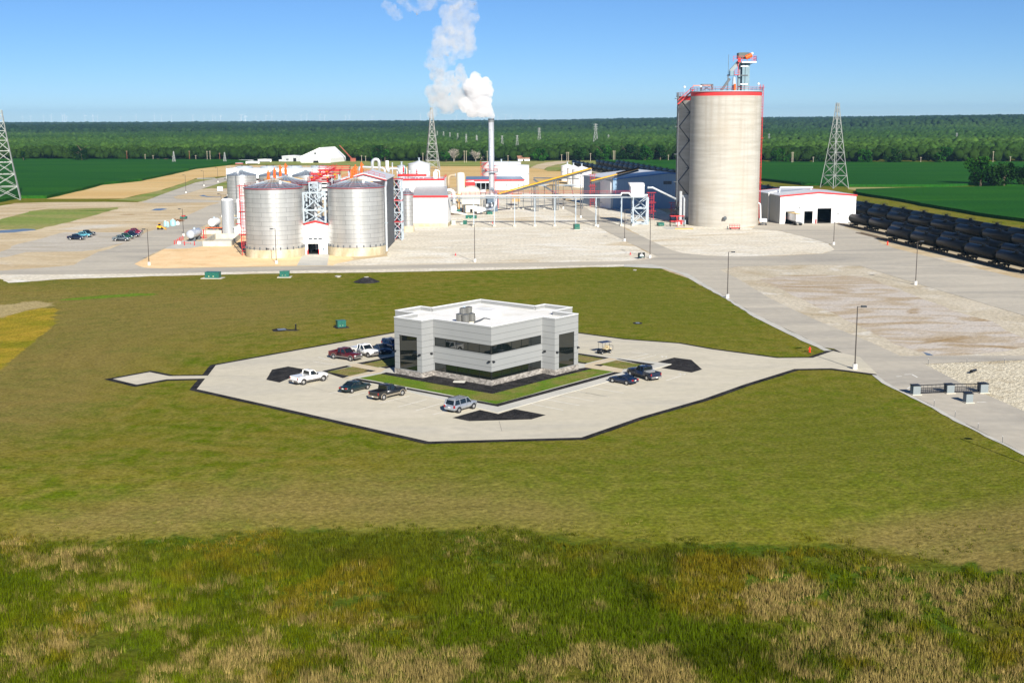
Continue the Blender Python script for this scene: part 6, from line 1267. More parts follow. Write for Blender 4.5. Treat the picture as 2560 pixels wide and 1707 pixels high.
# yellow conveyors
def conveyor(label,a,b,w=1.1,trest=[]):
    t=thing('conveyor',label,'conveyor',(a[0],a[1],0)); o=Vector((a[0],a[1],0)); A=Vector(a)-o; B=Vector(b)-o
    part('cover',MB().bar(A+Vector((0,0,.5)),B+Vector((0,0,.5)),w,.35),YELLOW,t); part('truss',MB().bar(A-Vector((0,0,.35)),B-Vector((0,0,.2)),w*.9,.65),DGREY,t)
    if trest:
        for f in trest:
            p=A.lerp(B,f); l=MB()
            for s in (-1,1): l.bar((p.x+s*.4,p.y-1.3,0),(p.x+s*.4,p.y,p.z-.8),.25); l.bar((p.x+s*.4,p.y+1.3,0),(p.x+s*.4,p.y,p.z-.8),.25)
            l.bar((p.x-.4,p.y,p.z-.8),(p.x+.4,p.y,p.z-.8),.25); part('trestle',l,DGREY,t)
    return t
a=W3(*ZC(790,540),dF+6); b_=W3(*ZC(2195,150),dF+32)
conveyor('long yellow topped conveyor rising from the stack towards the storage roof',a,b_,1.3,[.38,.41,.6,.63,.9])
SB=G(ZD(650,868)); 
a=W3(*ZD(255,395),SB.y-2); b_=W3(*ZD(1080,180),SB.y+8); t=conveyor('shorter yellow and dark conveyor climbing over the storage building roof',a,b_,1.1); part('dark_upper_cover',MB().bar(Vector(b_)*.55+Vector(a)*.45-Vector((a[0],a[1],-.85)),Vector(b_)-Vector((a[0],a[1],-.85)),1.3,.5),mat('rusty_dark_cover',(.07,.04,.02),.7),t)
t=thing('yard_conveyor','dark grey folded mobile conveyor parked in front of the three white tanks','conveyor',W3(*ZC(1330,300),560)); part('boom',MB().bar((0,0,0),(14,0,-9),1.2,.8),DGREY,t); part('boom',MB().bar((0,0,.6),(20,0,.2),.8,.5),DGREY,t); part('legs',MB().bar((9,0,-6),(11,0,-14),.3).bar((16,0,0),(19,0,-14),.3),DGREY,t)
t=thing('pipe_rack','thin dark and red framed pipe rack behind the long one, right of the stack','pipe rack',(0,0,0)); g=G(ZC(860,765)); rx0=W3(*ZC(780,540),g.y)[0]; t.location=(rx0,g.y,0); zt_=HT(g,ZC(0,340)[1]); zb_=HT(g,ZC(0,400)[1])
for k,x in enumerate((788,922,988,1100,1175,1300,1345,1500,1625,1680)):
    xx_=W3(*ZC(x,540),g.y)[0]-rx0; q=MB().bar((xx_,0,0),(xx_,0,zt_ if k<5 else zb_),.22); s_=part('post',q,RED if k in (0,2) else DGREY,t); MB().box(xx_-.4,-.4,0,xx_+.4,.4,.5).build('footing',CONC,s_)
xe=W3(*ZC(2090,540),g.y)[0]-rx0; part('pipes',MB().tube([(0,0,zb_),(xe,0,zb_)],.14,6).tube([(0,.6,zb_+.3),(xe,.6,zb_+.3)],.12,6).bar((0,0,zb_-.3),(xe,.5,zb_-.3),.1),LGREY,t)
t=thing('red_walkway','low red walkway between the elbow duct and the yellow conveyor foot','platform',W3(*ZC(600,560),g.y+3)); part('deck',MB().box(0,0,0,11,1.5,.25),RED,t); rl=MB(); railing(rl,[(0,0,.25),(11,0,.25)],1.1,1.3,.08); part('railing',rl,RED,t); part('supports',MB().bar((.5,.7,-5),(.5,.7,0),.25).bar((10.5,.7,-5),(10.5,.7,0),.25),DGREY,t)
t=thing('loading_shed','small orange brown roofed pit shed under the yellow conveyor foot','shed',W3(*ZC(1000,612),g.y+26)); part('roof',MB().extr([(0,1.2),(3.6,1.2),(4.4,2.2),(0,2.3)],0,4),mat('rust_orange',(.42,.16,.05),.7,0,.2,.5),t); part('wall',MB().box(.1,.1,-1,3.5,3.9,1.19),mat('tan_wall',(.4,.28,.14),.8,0,.2,.5),t)
for k,(x0,y0,x1,y1,dd,mm,lab) in enumerate(((200,780,245,905,1,'RED','red painted pump frame left of the blower'),(480,775,500,1110,4,'YELLOW','yellow pipe stand between blower and boiler'),(1080,770,1110,960,3,'DGREY','dark upright frame between boiler and elbow duct'),(1150,890,1310,985,5,'GALV','silver box duct behind the low tapering duct'),(1010,560,1140,620,6,'GALV','silver round drum right of the arched boiler top'),(640,340,880,470,9,'RED','red drive housings behind the tall white cylinder'),(300,640,345,760,3,'RED','small red cabinet beside the bent white duct'))):
    a=WF(x0,y1,dF+dd); b_=WF(x1,y0,dF+dd); w_=b_[0]-a[0]; h_=b_[2]-a[2]; t=thing('machine',lab,'machine',(a[0],dF+dd,max(0,a[2]))); mm={'RED':RED,'YELLOW':YELLOW,'DGREY':DGREY,'GALV':GALV}[mm]
    q=MB(); q.box(0,0,h_*.12,w_,1.8,h_*.8); part('housing',q,mm,t); part('top_pipe',MB().tube([(w_*.3,.9,h_*.8),(w_*.3,.9,h_),(w_*.9,.9,h_)],min(.25,w_*.2),8),PIPE,t); part('skid',MB().box(-.1,-.1,0,w_+.1,1.9,h_*.12-.002),DGREY,t)
    if a[2]>1.5: part('legs',MB().bar((.2,.9,-a[2]),(.2,.9,0),.2).bar((w_-.2,.9,-a[2]),(w_-.2,.9,0),.2),DGREY,t)
# ---------- storage building
PA=G(ZD(130,778)); PB=G(ZD(655,872)); PC=G(ZD(1760,905))
zL=HT(PA,ZD(0,272)[1]); zB_=HT(PB,ZD(0,345)[1])
t=thing('storage_building','big blue grey flat storage building in the shadow of the silos','building',(PB.x,PB.y,0)); o=Vector(PB); HB=zB_
A=PA-o; ang=math.atan2(PC.y-PB.y,PC.x-PB.x); Lg=46; C=Vector((math.cos(ang*0+.0),math.sin(.0),0))*Lg; Dv=A
def wallp(a,b,z0,z1a,z1b,m,name,th=.3): return part(name,MB().add([(a.x,a.y,z0),(b.x,b.y,z0),(b.x,b.y,z1b),(a.x,a.y,z1a),(a.x+.1,a.y+th,z0),(b.x+.1,b.y+th,z0),(b.x+.1,b.y+th,z1b),(a.x+.1,a.y+th,z1a)],[(0,1,2,3),(5,4,7,6),(0,4,5,1),(1,5,6,2),(2,6,7,3),(3,7,4,0)]),m,t)
SHADEW=mat('shade_blue_siding',(.22,.33,.45),.5,0,.05,.5,stretch=(4,4,.2)); zridge=HB+(HT((PB.x+Lg/2,PB.y),ZD(0,285)[1])-HB)*1.0  # gable siding: silo shade put into the colour as a blue tint
zridge=max(HB+2.5,zridge)
w=MB(); w.extr([(0,0),(Lg,0),(Lg,HB),(Lg/2,zridge),(0,HB)],0,.3)
part('gable_wall',w,SHADEW,t)
N0=Vector((0,0,0)); wallp(A,N0,0,HB,HB,mat('grey_blue_side_wall',(.3,.36,.42),.5,0,.05,.5,stretch=(4,4,.2)),'side_wall')
dx,dy=A.x,A.y
r=MB(); mid=(Lg/2,0,zridge); 
r.add([(-.5,-.4,HB),(Lg/2,-.4,zridge),(Lg/2+dx,dy,zridge),(dx-.5,dy,HB),(-.5,-.4,HB+.3),(Lg/2,-.4,zridge+.3),(Lg/2+dx,dy,zridge+.3),(dx-.5,dy,HB+.3)],[(0,3,2,1),(4,5,6,7),(0,1,5,4),(1,2,6,5),(2,3,7,6),(3,0,4,7)])
r.add([(Lg/2+.001,-.4,zridge),(Lg+.5,-.4,HB),(Lg+dx+.5,dy,HB),(Lg/2+dx+.001,dy,zridge),(Lg/2+.001,-.4,zridge+.3),(Lg+.5,-.4,HB+.3),(Lg+dx+.5,dy,HB+.3),(Lg/2+dx+.001,dy,zridge+.3)],[(0,3,2,1),(4,5,6,7),(0,1,5,4),(1,2,6,5),(2,3,7,6),(3,0,4,7)])
part('roof',r,ROOFW,t)
f0=A.lerp(N0,.60); f1=A.lerp(N0,.945); nv=Vector((A.y,-A.x,0)).normalized(); nv=nv if nv.y<0 else -nv
dr=MB(); p0=f0+nv*.25; p1=f1+nv*.25; dr.add([(p0.x,p0.y,0),(p1.x,p1.y,0),(p1.x,p1.y,HB*.93),(p0.x,p0.y,HB*.93),(f0.x,f0.y,0),(f1.x,f1.y,0),(f1.x,f1.y,HB*.93),(f0.x,f0.y,HB*.93)],[(0,1,2,3),(5,4,7,6),(0,4,5,1),(1,5,6,2),(2,6,7,3),(3,7,4,0)]); part('door',dr,WHITE,t,'tall white sliding door')
for k in (0,1): part('vent_louvre',MB().box(Lg*.455+k*5,-.1,HB*.82,Lg*.455+k*5+3.4,-.002,HB*.93),DGREY,t)
part('eave_gutter',MB().bar((0,-.5,HB),(Lg/2,-.5,zridge),.35,.5).bar((Lg,-.5,HB),(Lg/2,-.5,zridge),.35,.5),mat('blue_eave',(.05,.16,.4),.4),t)

# ---------- concrete silos
def silomat():
    m,n,l,b=newmat('slipform_concrete'); b.inputs['Roughness'].default_value=.9; b.inputs['Specular IOR Level'].default_value=.1
    tc=n.new('ShaderNodeTexCoord')
    def nz(sc,st,det=5):
        mp=n.new('ShaderNodeMapping'); mp.inputs['Scale'].default_value=st; l.new(tc.outputs['Object'],mp.inputs[0]); q=n.new('ShaderNodeTexNoise'); q.inputs['Scale'].default_value=sc; q.inputs['Detail'].default_value=det; l.new(mp.outputs[0],q.inputs['Vector']); return q.outputs[0]
    def mx(f,a,c,lo=.35,hi=.65,k=1):
        r=n.new('ShaderNodeMapRange'); r.inputs[1].default_value=lo; r.inputs[2].default_value=hi; r.inputs[4].default_value=k; l.new(f,r.inputs[0]); q=n.new('ShaderNodeMix'); q.data_type='RGBA'; l.new(r.outputs[0],q.inputs[0])
        for i,v in ((6,a),(7,c)):
            if isinstance(v,tuple): q.inputs[i].default_value=(*v,1)
            else: l.new(v,q.inputs[i])
        return q.outputs[2]
    c=mx(nz(.25,(.3,.3,4)),(.36,.34,.295),(.45,.43,.385)); c=mx(nz(.5,(1,1,.04)),c,(.33,.295,.245),.5,.75,.8); c=mx(nz(1.2,(.4,.4,3),3),c,(.47,.45,.4),.55,.75,.6); c=mx(nz(.12,(1,1,.5)),c,(.39,.345,.275),.5,.7,.6); l.new(c,b.inputs['Base Color'])
    bp=n.new('ShaderNodeBump'); bp.inputs['Strength'].default_value=.25; bp.inputs['Distance'].default_value=.1; l.new(nz(1,(.3,.3,4)),bp.inputs['Height']); l.new(bp.outputs[0],b.inputs['Normal']); return m
SILO=silomat()
def silo(label,cx,cy,R,H):
    t=thing('concrete_silo',label,'silo',(cx,cy,0),0,'tall concrete silos'); s=MB(); s.smooth=True; s.lathe([(R,0),(R,H-1.35)],n=96); part('shell',s,SILO,t)
    b=MB(); b.smooth=True; b.lathe([(R+.02,H-1.35),(R+.02,H)],n=96); part('red_band',b,mat('red_band_paint',(.62,.04,.04),.6,0,.05,.5),t)
    r=MB(); r.lathe([(R+.4,H),(R+.4,H+.3),(.01,H+.35)],n=64); r.lathe([(R+.02,H-.001),(R+.4,H)],n=64); part('roof_slab',r,LGREY,t); rl=MB(); railing(rl,circle(0,0,R+.2,H+.3,40),1.2,2,.06); part('roof_railing',rl,RED,t)
    for k in range(2): 
        a=-.5+2.1*k; 
    return t
cx,cy,R=cylfit(1722.5,1892,569); H=hfront(cx,cy,R,229); silo('big round concrete silo in front with a red top band',cx,cy,R,H); SX,SY,SR,SHt=cx,cy,R,H
print('silo',cx,cy,R,H)
# second: left edge px 1683 at top 237
for off in [(-.0,0)]:
    R2=R; d2=cy+2*R*.93; x2=(1683-CX)/F_PX*(d2*1.01)+R2+.3; H2=H-1.2
    silo('rear concrete silo showing at the left behind the front one',x2,d2,R2,H2); S2=(x2,d2)
t=thing('silo_stair','dark zigzag stair tower in the gap between the two silos','stair',(SX-SR-.2,SY+SR*.75,0)); s=MB(); nf=9; fl=[(SHt-2)*i/nf for i in range(nf+1)]
for i in range(nf): s.bar((-2.6 if i%2 else 1.2,0,fl[i]),(1.2 if i%2 else -2.6,0,fl[i+1]),1.1,.3)
part('flights',s,DGREY,t); p=MB()
for x in (-3.1,1.6):
    for y in (-1,1): p.bar((x,y,0),(x,y,SHt),.28)
part('posts',p,DGREY,t); 
for i in range(1,nf+1): 
    part('landing',MB().box((-4.2 if i%2 else .2),-1.2,fl[i]-.1,(-2.2 if i%2 else 1.8),1.2,fl[i]+.1),DGREY,t)
t=thing('silo_stair','red stair bridge linking the tops of the two silos','stair',(SX-SR-.5,SY+SR*.4,SHt-4)); part('flight',MB().bar((-3.5,0,0),(2,0,5),1.2,.4),RED,t); part('railing',MB().bar((-3.5,-.6,1.2),(2,-.6,6.2),.1).bar((-3.5,.6,1.2),(2,.6,6.2),.1),RED,t)
g=Vector((SX+SR+.35,SY+1,0)); t=ladder_tower(g.x,g.y,SHt+2.5,1.1,'red caged ladder up the right side of the front silo')
# headhouse on top of the front silo
dH=SY+1
def HP(x,y,d=dH): return W3(*ZH(x,y),d/.99)
zr=SHt+.35
t=thing('elevator_leg','bucket elevator head with grey tubes and an orange motor cover on the front silo','elevator',(HP(1420,1000)[0],dH,zr)); o=t.location
for k,x in enumerate((1350,1402,1450,1495)):
    q=HP(x,350); part('leg_casing',MB().box(q[0]-o.x-(.75 if k!=1 else .45),-.8 if k%2 else .6,0,q[0]-o.x+(.75 if k!=1 else .45),.4 if k%2 else 1.8,q[2]-o.z),mat('blue_grey_casing',(.16,.24,.28),.45,.2,.1,.6),t)
q0=HP(1335,345); q1=HP(1680,345); part('head_platform',MB().box(q0[0]-o.x,-2.5,q0[2]-o.z-.4,q1[0]-o.x,3.2,q0[2]-o.z),WHITE,t)
rl=MB(); zp=q0[2]-o.z; railing(rl,[(q0[0]-o.x-3,-2.5,zp),(q1[0]-o.x,-2.5,zp),(q1[0]-o.x,3.2,zp)],1.8,1.4,.1); part('platform_railing',rl,RED,t)
q2=HP(1265,300); q3=HP(1530,200); hx0=q2[0]-o.x; hx1=q3[0]-o.x; cz=zp+1; rr=(hx1-hx0)/2; hm=MB(); hm.smooth=True; hp=[(hx0,cz)]+[(hx0+rr+rr*math.cos(a),cz+2.0+(HP(1400,120)[2]-o.z-cz-2.0)*math.sin(a)) for a in np.linspace(PI,0,12)]+[(hx1,cz)]; hm.smooth=False; hm.extr(hp,-1.6,2.2); part('head_cover',hm,mat('grey_green_cover',(.09,.105,.095),.6,0,.15,.8),t)
a=HP(1455,240,dH-3); b_=HP(1590,180,dH-3); part('motor_cover',MB().hcyl((a[0]-o.x,-3,a[2]-o.z),(b_[0]-o.x,-3,b_[2]-o.z),.75,12),ORANGE,t)
part('red_cabinet',MB().box(HP(1250,0)[0]-o.x,-1.9,zp-.2,HP(1320,0)[0]-o.x,-1.61,zp+1.3),RED,t)
a=HP(1300,340); b_=HP(1100,580); part('spout',MB().bar((a[0]-o.x,0,a[2]-o.z),(b_[0]-o.x,0,b_[2]-o.z),1.2,1.2),mat('grey_spout',(.22,.25,.26),.5,.2),t)
lc=MB(); a=HP(1265,400); lc.bar((a[0]-o.x,-1.2,HP(0,650)[2]-o.z),(a[0]-o.x,-1.2,zp),.2,.1); part('ladder',lc,RED,t); part('strut',MB().bar((HP(1515,440)[0]-o.x,0,HP(1515,440)[2]-o.z),(q1[0]-o.x-1,0,zp-.4),.25),GALV,t)
for y in (470,690,905):
    q=HP(1330,y); part('tie_frame',MB().box(HP(1330,0)[0]-o.x,-1.0,q[2]-o.z,HP(1505,0)[0]-o.x,-.82,q[2]-o.z+.35),WHITE if y!=690 else DGREY,t)
t=thing('distributor','grey grain distributor box and pipes left of the elevator leg','machine',(HP(1130,1000)[0],dH,zr)); o=t.location
part('box',MB().box(HP(1085,0)[0]-o.x,-1,HP(0,690)[2]-o.z,HP(1190,0)[0]-o.x,1.5,HP(0,580)[2]-o.z),mat('blue_grey_casing',(.16,.24,.28)),t); part('post',MB().bar((HP(1045,0)[0]-o.x,0,0),(HP(1045,0)[0]-o.x,0,HP(0,690)[2]-o.z),.3),DGREY,t); part('post',MB().bar((HP(1275,0)[0]-o.x,0,0),(HP(1275,0)[0]-o.x,0,HP(0,670)[2]-o.z),.25),DGREY,t)
part('hopper',MB().cyl(.9,0,0,HP(0,720)[2]-o.z,.9,.5,12),LGREY,t); part('spout',MB().bar((-3.4,0,.2),(-.6,0,HP(0,760)[2]-o.z),.8),DGREY,t); part('motor',MB().cyl(HP(1195,0)[0]-o.x,-1.5,.1,2.4,.4,n=10),ORANGE,t); part('platform',MB().box(HP(1180,0)[0]-o.x,-1.5,HP(0,680)[2]-o.z,HP(1300,0)[0]-o.x,1.5,HP(0,665)[2]-o.z),RED,t); rl=MB(); railing(rl,[(HP(1180,0)[0]-o.x,-1.5,HP(0,665)[2]-o.z),(HP(1300,0)[0]-o.x,-1.5,HP(0,665)[2]-o.z)],1.5,1.2,.1); part('railing',rl,RED,t)
a=HP(1048,680,dH+2); t=thing('antenna','thin lightning rod mast left of the elevator leg','antenna',(a[0],dH+2,zr)); part('mast',MB().bar((0,0,0),(0,0,HP(1048,160)[2]-zr),.12),DGREY,t); part('beacon',MB().sphere((0,0,a[2]-zr),.45,10,6),WHITE,t)
q0=HP(430,1050,dH+SR*.4); q1=HP(690,1050,dH+SR*.4); t=xframe('hoist_frame','small dark steel hoist frame with a pinkish beam on the left of the silo top',(q0[0],dH+SR*.4,zr),0,q1[0]-q0[0],3,[0,HP(0,890)[2]-zr],t_=.28,m=DGREY,cat='hoist'); part('hoist_beam',MB().box(HP(285,0)[0]-q0[0],1.2,HP(0,930)[2]-zr,q1[0]-q0[0],1.7,HP(0,905)[2]-zr),mat('faded_red',(.6,.25,.2),.6),t)
for k,(x,y,lab) in enumerate(((20,962,'white floodlight globe above the rear silo top'),(400,945,'white floodlight globe beside the hoist frame'),(1605,140,'white floodlight globe at the top of the elevator head'),(1775,885,'white floodlight globe above the right part of the silo top'))):
    q=HP(x,y,dH+(12 if k==0 else 0)); zb0=(zr if k!=2 else q[2]-3); t=thing('floodlight',lab,'lamp',(q[0],q[1],zb0),0,'white globes on the silo'); part('globe',MB().sphere((0,0,q[2]-zb0),.42,10,6),WHITE,t); part('pole',MB().bar((0,0,0),(0,0,q[2]-zb0-.4),.1),LGREY,t)
# dust filter and pipes at the foot of the rear silo
for k,(x,yt,yb,r,lab) in enumerate(((198,1170,1440,.95,'silver tall pipe column at the left foot of the silos'),(228,1230,1440,.6,'bent silver pipe beside the tall pipe column'))):
    g=G(ZS(x,yb)); z=HT(g,ZS(0,yt)[1]); t=thing('dust_pipe',lab,'pipe',(g.x,g.y,0)); r=r*.55; part('pipe',MB().tube([(0,0,1.5),(0,0,z)] if k==0 else bend([(0,0,1.5),(0,0,z),(-.2,1.5,z+.4)],4,1),r,12),PIPE,t); part('fan_box',MB().cbox((0,-.3,.8),(1.3,1.2,1.5)),RED if k==0 else LGREY,t)
g=G(ZS(240,1440)); t=thing('dust_collector','grey box dust collector behind the silver pipes','machine',(g.x,g.y+1.5,0)); z=HT(g,ZS(0,1205)[1]); part('body',MB().box(-1,0,2.5,1.6,2.4,z),GALV,t); part('legs',MB().bar((-.9,.1,0),(-.9,.1,2.5),.2).bar((1.5,.1,0),(1.5,.1,2.5),.2),LGREY,t)
g=G(ZS(180,1460)); t=thing('guard_frame','small red guard frame around the blower at the silo foot','frame',(g.x,g.y,0)); rl=MB(); railing(rl,[(-2.6,0,0),(2.2,0,0),(2.2,2.4,0),(-2.6,2.4,0),(-2.6,0,0)],3.6,2.4,.16); part('frame',rl,RED,t); part('blower',MB().sphere((0,1,1),.9,12,8),mat('white_enamel',(.75,.75,.73),.4),t)
g=G(ZS(155,1478)); g2=G(ZS(280,1472)); t=MB().box(0,-.5,0,(g2-g).length,.5,.18).build('yellow_kerb',YELLOW); t.location=(g.x,g.y,.012); tag(t,'yellow painted kerb in front of the silver pipes','kerb')
g=G(ZS(640,1482)); t=thing('scissor_lift','low red access lift with cage at the front of the silo','lift',(g.x,g.y-.4,0)); part('deck',MB().box(-3.2,-1,.5,3.2,1,.9),RED,t); rl=MB(); railing(rl,[(-3.1,-.9,.9),(3.1,-.9,.9),(3.1,.9,.9),(-3.1,.9,.9),(-3.1,-.9,.9)],1.4,1.3,.1); part('cage',rl,RED,t)
for x in (-2.6,2.6): part('wheel',MB().tube([(x,-1.1,.4),(x,-.8,.4)],.4,12),TRIMB,t)
t.scale=(.56,.6,.75)
part('control_post',MB().box(-4.6,-.3,0,-4.1,.3,1.5).bar((-4.3,0,.3),(-3.2,0,.3),.15),DGREY,t)
g=G(ZS(655,1470)); 
t=thing('wall_outlet','dark valve outlet on the front silo wall above the red lift','valve',(SX-1.6,SY-SR-.6,3.2)); part('valve',MB().cbox((0,0,0),(1.2,1,.8)),DGREY,t); part('wheel',MB().tube([(0,-.6,.3),(0,-.7,.3)],.5,10),DGREY,t)
# dust skip, right foot
g=G(ZL(195,905)); t=thing('grain_cart','grey hopper cart with white chute at the right foot of the silo','cart',(g.x,g.y,0)); part('hopper',MB().box(-2,-1,1.9,2.2,1.2,3.8),GALV,t); part('chassis',MB().box(-1.8,-.8,.7,2,.8,1.2).box(-.3,-.3,1.2,.3,.3,1.9),DGREY,t); part('chute',MB().tube(bend([(-1.2,.2,3.8),(-1.3,.2,6),(-1.6,.3,12.2),(-4,.4,13)],4,1.5),.4,10),WHITE,t); t.scale=(.62,.7,.62)
for x in (-1.5,1.7): part('wheel',MB().tube([(x,-1.1,.5),(x,-.75,.5)],.5,12),TRIMB,t)
# ---------- loadout building
a=G(ZL(510,882)); b_=G(ZL(1895,862)); W=(b_-a).length; rz=math.atan2(b_.y-a.y,b_.x-a.x); he=HT(a,ZL(0,378)[1]); hr=HT(a.lerp(b_,.505),ZL(0,308)[1]); he2=HT(b_,ZL(0,355)[1]); he=(he+he2)/2
u=W/(1895-510)
zt1=HT(a,ZL(0,655)[1]); zt2=HT(a,ZL(0,605)[1])
t=gable('loadout_building','white loadout building with red gable trim and open dark bays, right of the silo','building',(a.x,a.y,0),rz,W,30,he,hr,open_=[((608-510)*u,(780-510)*u,zt1),((950-510)*u,(1108-510)*u,zt1),((1190-510)*u,(1450-510)*u,zt2)])
part('side_panel',MB().box(-.06,0,0,-.003,30,he-.1),GREYWALL,t)
for (x0,x1,z1) in ((1190,1462,HT(a,ZL(0,505)[1])),(1570,1838,HT(a,ZL(0,500)[1]))):
    q=MB(); q.box((x0-510)*u,-.05,(zt2 if x0==1190 else .05),(x1-510)*u,-.003,z1); part('door',q,WHITE,t)
    q=MB(); q.box((x0-510)*u-.1,-.07,z1,(x1-510)*u+.1,-.004,z1+.12); q.box((x1-510)*u,-.07,0,(x1-510)*u+.12,-.004,z1); part('door_frame',q,LGREY,t)
part('man_door',MB().box((538-510)*u,-.06,.02,(580-510)*u,-.004,2.3),LGREY,t); part('vent_louvre',MB().box((1205-510)*u,-.05,HT(a,ZL(0,450)[1]),(1275-510)*u,-.004,HT(a,ZL(0,392)[1])),LGREY,t)
for x in (860,1510): part('wall_light',MB().box((x-520)*u,-.3,HT(a,ZL(0,595)[1]),(x-500)*u,-.004,HT(a,ZL(0,580)[1])),DGREY,t)
part('ridge_duct',MB().bar((W*.15,14,hr+1.2),(W*.62,16,hr+1.0),.8,.6).bar((W*.15,14,hr-.5),(W*.15,14,hr+1),.3).bar((W*.6,16,hr),(W*.6,16,hr+1),.3),GALV,t)
part('side_pipe',MB().tube([(-.5,12,0),(-.5,12,he+.5),(2.5,12,he+1)],.25,8),WHITE,t)
for k,(x,y) in enumerate(((605,872),(930,700),(1108,858),(1175,868),(1455,858),(1548,858))):
    if k==1: continue
    g=G(ZL(x,y+6)); t=thing('bollard',['red bollard at the left bay beside the trailer','','red bollard between the middle and the large bay','red bollard at the left side of the large open bay','red bollard at the right side of the large open bay','red bollard left of the closed door'][k],'bollard',(g.x,g.y,.04),0,'red bollards at the loadout bays'); part('post',MB().cyl(0,0,0,2.2 if k==0 else 1.5,.2,n=10),RED,t); part('cap',MB().sphere((0,0,2.2 if k==0 else 1.5),.2,10,6),RED,t)
# hopper trailer
ra=G(ZL(870,915)); fa=G(ZL(668,868)); dv=(fa-ra); az=math.atan2(dv.y,dv.x); g=ra
t=thing('grain_trailer','silver grain trailer backed half inside the left loading bay','trailer',(g.x,g.y,.04),az+PI*0); Lt=11.5
b=MB(); b.add([(0,-1.25,1.5),(Lt,-1.25,1.5),(Lt,1.25,1.5),(0,1.25,1.5),(0,-1.3,3.9),(Lt,-1.3,3.9),(Lt,1.3,3.9),(0,1.3,3.9)],[(0,3,2,1),(0,1,5,4),(1,2,6,5),(2,3,7,6),(3,0,4,7),(4,5,6,7)]); part('body',b,mat('ribbed_aluminium',(.6,.6,.6),.35,.5,.15,2,stretch=(6,.2,.2)),t)
part('load',MB().box(.2,-1.15,3.901,Lt-.2,1.15,4.05),mat('grain',(.6,.43,.2),.9,0,.15,3,bump=.5),t); part('rear_panel',MB().box(-.08,-1.3,1.4,-.002,1.3,3.95),WHITE,t)
for x in (1.0,2.2,9):
    for sy in (-1,1): part('wheel',MB().tube([(x,sy*.75,.5),(x,sy*1.2,.5)],.5,14),TYRE,t)
part('bumper',MB().box(-.2,-1.2,.7,-.05,1.2,.9),DGREY,t); part('chassis',MB().box(.2,-.5,.9,Lt-.2,.5,1.45),DGREY,t)

# ================================================================ STREET LAMPS, BOXES, GATE, RAIL CARS, PYLONS, TREES
def lamp(label,base,H,side,z0=0.0,g=None):
    g=G(base) if g is None else g; t=thing('street_lamp',label,'street lamp',(g.x,g.y,z0),0,'tall yard lamps')
    part('concrete_base',MB().cyl(0,0,0,.85,.36,n=16),mat('white_concrete',(.7,.69,.65),.8,0,.06,2),t); m=MB(); m.cyl(0,0,.85,H,.1,.075,10); m.cyl(0,0,.85,.95,.2,n=10); part('pole',m,mat('bronze_pole',(.07,.06,.055),.5,.2,.1,1),t)
    part('arm',MB().bar((0,0,H-.08),(side*.75,0,H-.02),.07),mat('bronze_pole',(0,0,0)),t); part('lamp_head',MB().box(min(side*.55,side*1.35),-.24,H-.13,max(side*.55,side*1.35),.24,H+.1),mat('dark_lamp_head',(.04,.045,.05),.4,.2,.1,2),t)
LP=[((2137,923),766,1,'street lamp beside the office driveway entrance, nearest to the gate'),((1818.5,745),630,1,'street lamp on the grass edge of the diagonal road above the office'),((2288.7,711.8),603,1,'street lamp at the edge of the gravel field below the rail cars'),
((2084,612),534,1,'street lamp in front of the closed door of the loadout building'),((1624.8,645),537,1,'street lamp beside the black sign at the junction'),((1561.4,603.5),524,1,'street lamp on the gravel left of the diagonal road, below the rack tower'),((1495,567.7),519,1,'street lamp next to the last single rack trestle'),
((1452,544.5),481,1,'street lamp behind the pipe rack in front of the storage building wall'),((1408,522),466,1,'street lamp behind the pipe rack under the long conveyor'),((1187,655),561,-1,'street lamp on the main road in front of the first rack trestle'),((691,659),572,-1,'street lamp in front of the left front bin'),
((373,663),573,-1,'street lamp at the sandy corner left of the bins'),((459,590),522.5,-1,'street lamp by the white domed tank and red bollards'),((555,543),485,-1,'street lamp immediately left of the slim galvanised tank'),((569,491),454,-1,'street lamp behind the slim tanks near the white sign board'),
((465,483),438,-1,'street lamp along the far left road, nearest of its row'),((510,465.5),427,-1,'street lamp along the far left road, second of its row'),((545,456),419,-1,'street lamp along the far left road, farthest of its row')]
for b_,ty,s_,lab in LP:
    g=G(b_); lamp(lab,b_,min(11.5,max(8.5,HT(g,ty))),s_)
tip=G((2397,1094)); lamp('street lamp whose shadow falls across the lawn at the lower right','' ,9.7,1,g=Vector((tip.x+5.46,tip.y-18.4,0)))

def cabinet(label,fl,fr,ty,dep=1.6,pad=True,m=GREENBOX,plates=2,padm=CONC):
    loc,W,rz=frame(fl,fr); h=HT(Vector(loc),ty); h=max(.9,h*.93); t=thing('utility_cabinet',label,'utility box',loc,rz,'green utility cabinets' if m is GREENBOX else None)
    part('body',MB().box(0,0,.12,W,dep,h-.12),m,t); part('lid',MB().box(-.05,-.06,h-.119,W+.05,dep+.05,h),m,t)
    if pad: part('pad',MB().box(-W*.25,-.7,.0,W*1.25,dep+.5,.118),padm,t)
    for k in range(plates): part('warning_label',MB().box(W*(.25+.32*k),-.03,h*.3,W*(.25+.32*k)+W*.07,-.003,h*.3+W*.05),mat('pale_label',(.7,.65,.35),.5,0,.05,2),t)
    d=MB(); d.box(W*.5-.015,-.015,.2,W*.5+.015,-.002,h-.2); part('door_seam',d,TRIMB,t); return t
cabinet('teal green cabinet on a white pad at the grass edge, left of its twin',Z7(943,1400),Z7(1190,1402),Z7(0,1278)[1],1.8)
cabinet('smaller teal green cabinet right of the first one on the far grass edge',ZM(308,266),ZM(490,264),ZM(0,132)[1],1.6)
cabinet('dark green cabinet with white labels on a black mulch pad behind the office',ZM(1445,1255),ZM(1610,1243),ZM(0,1105)[1],1.3,padm=MULCH,plates=2)
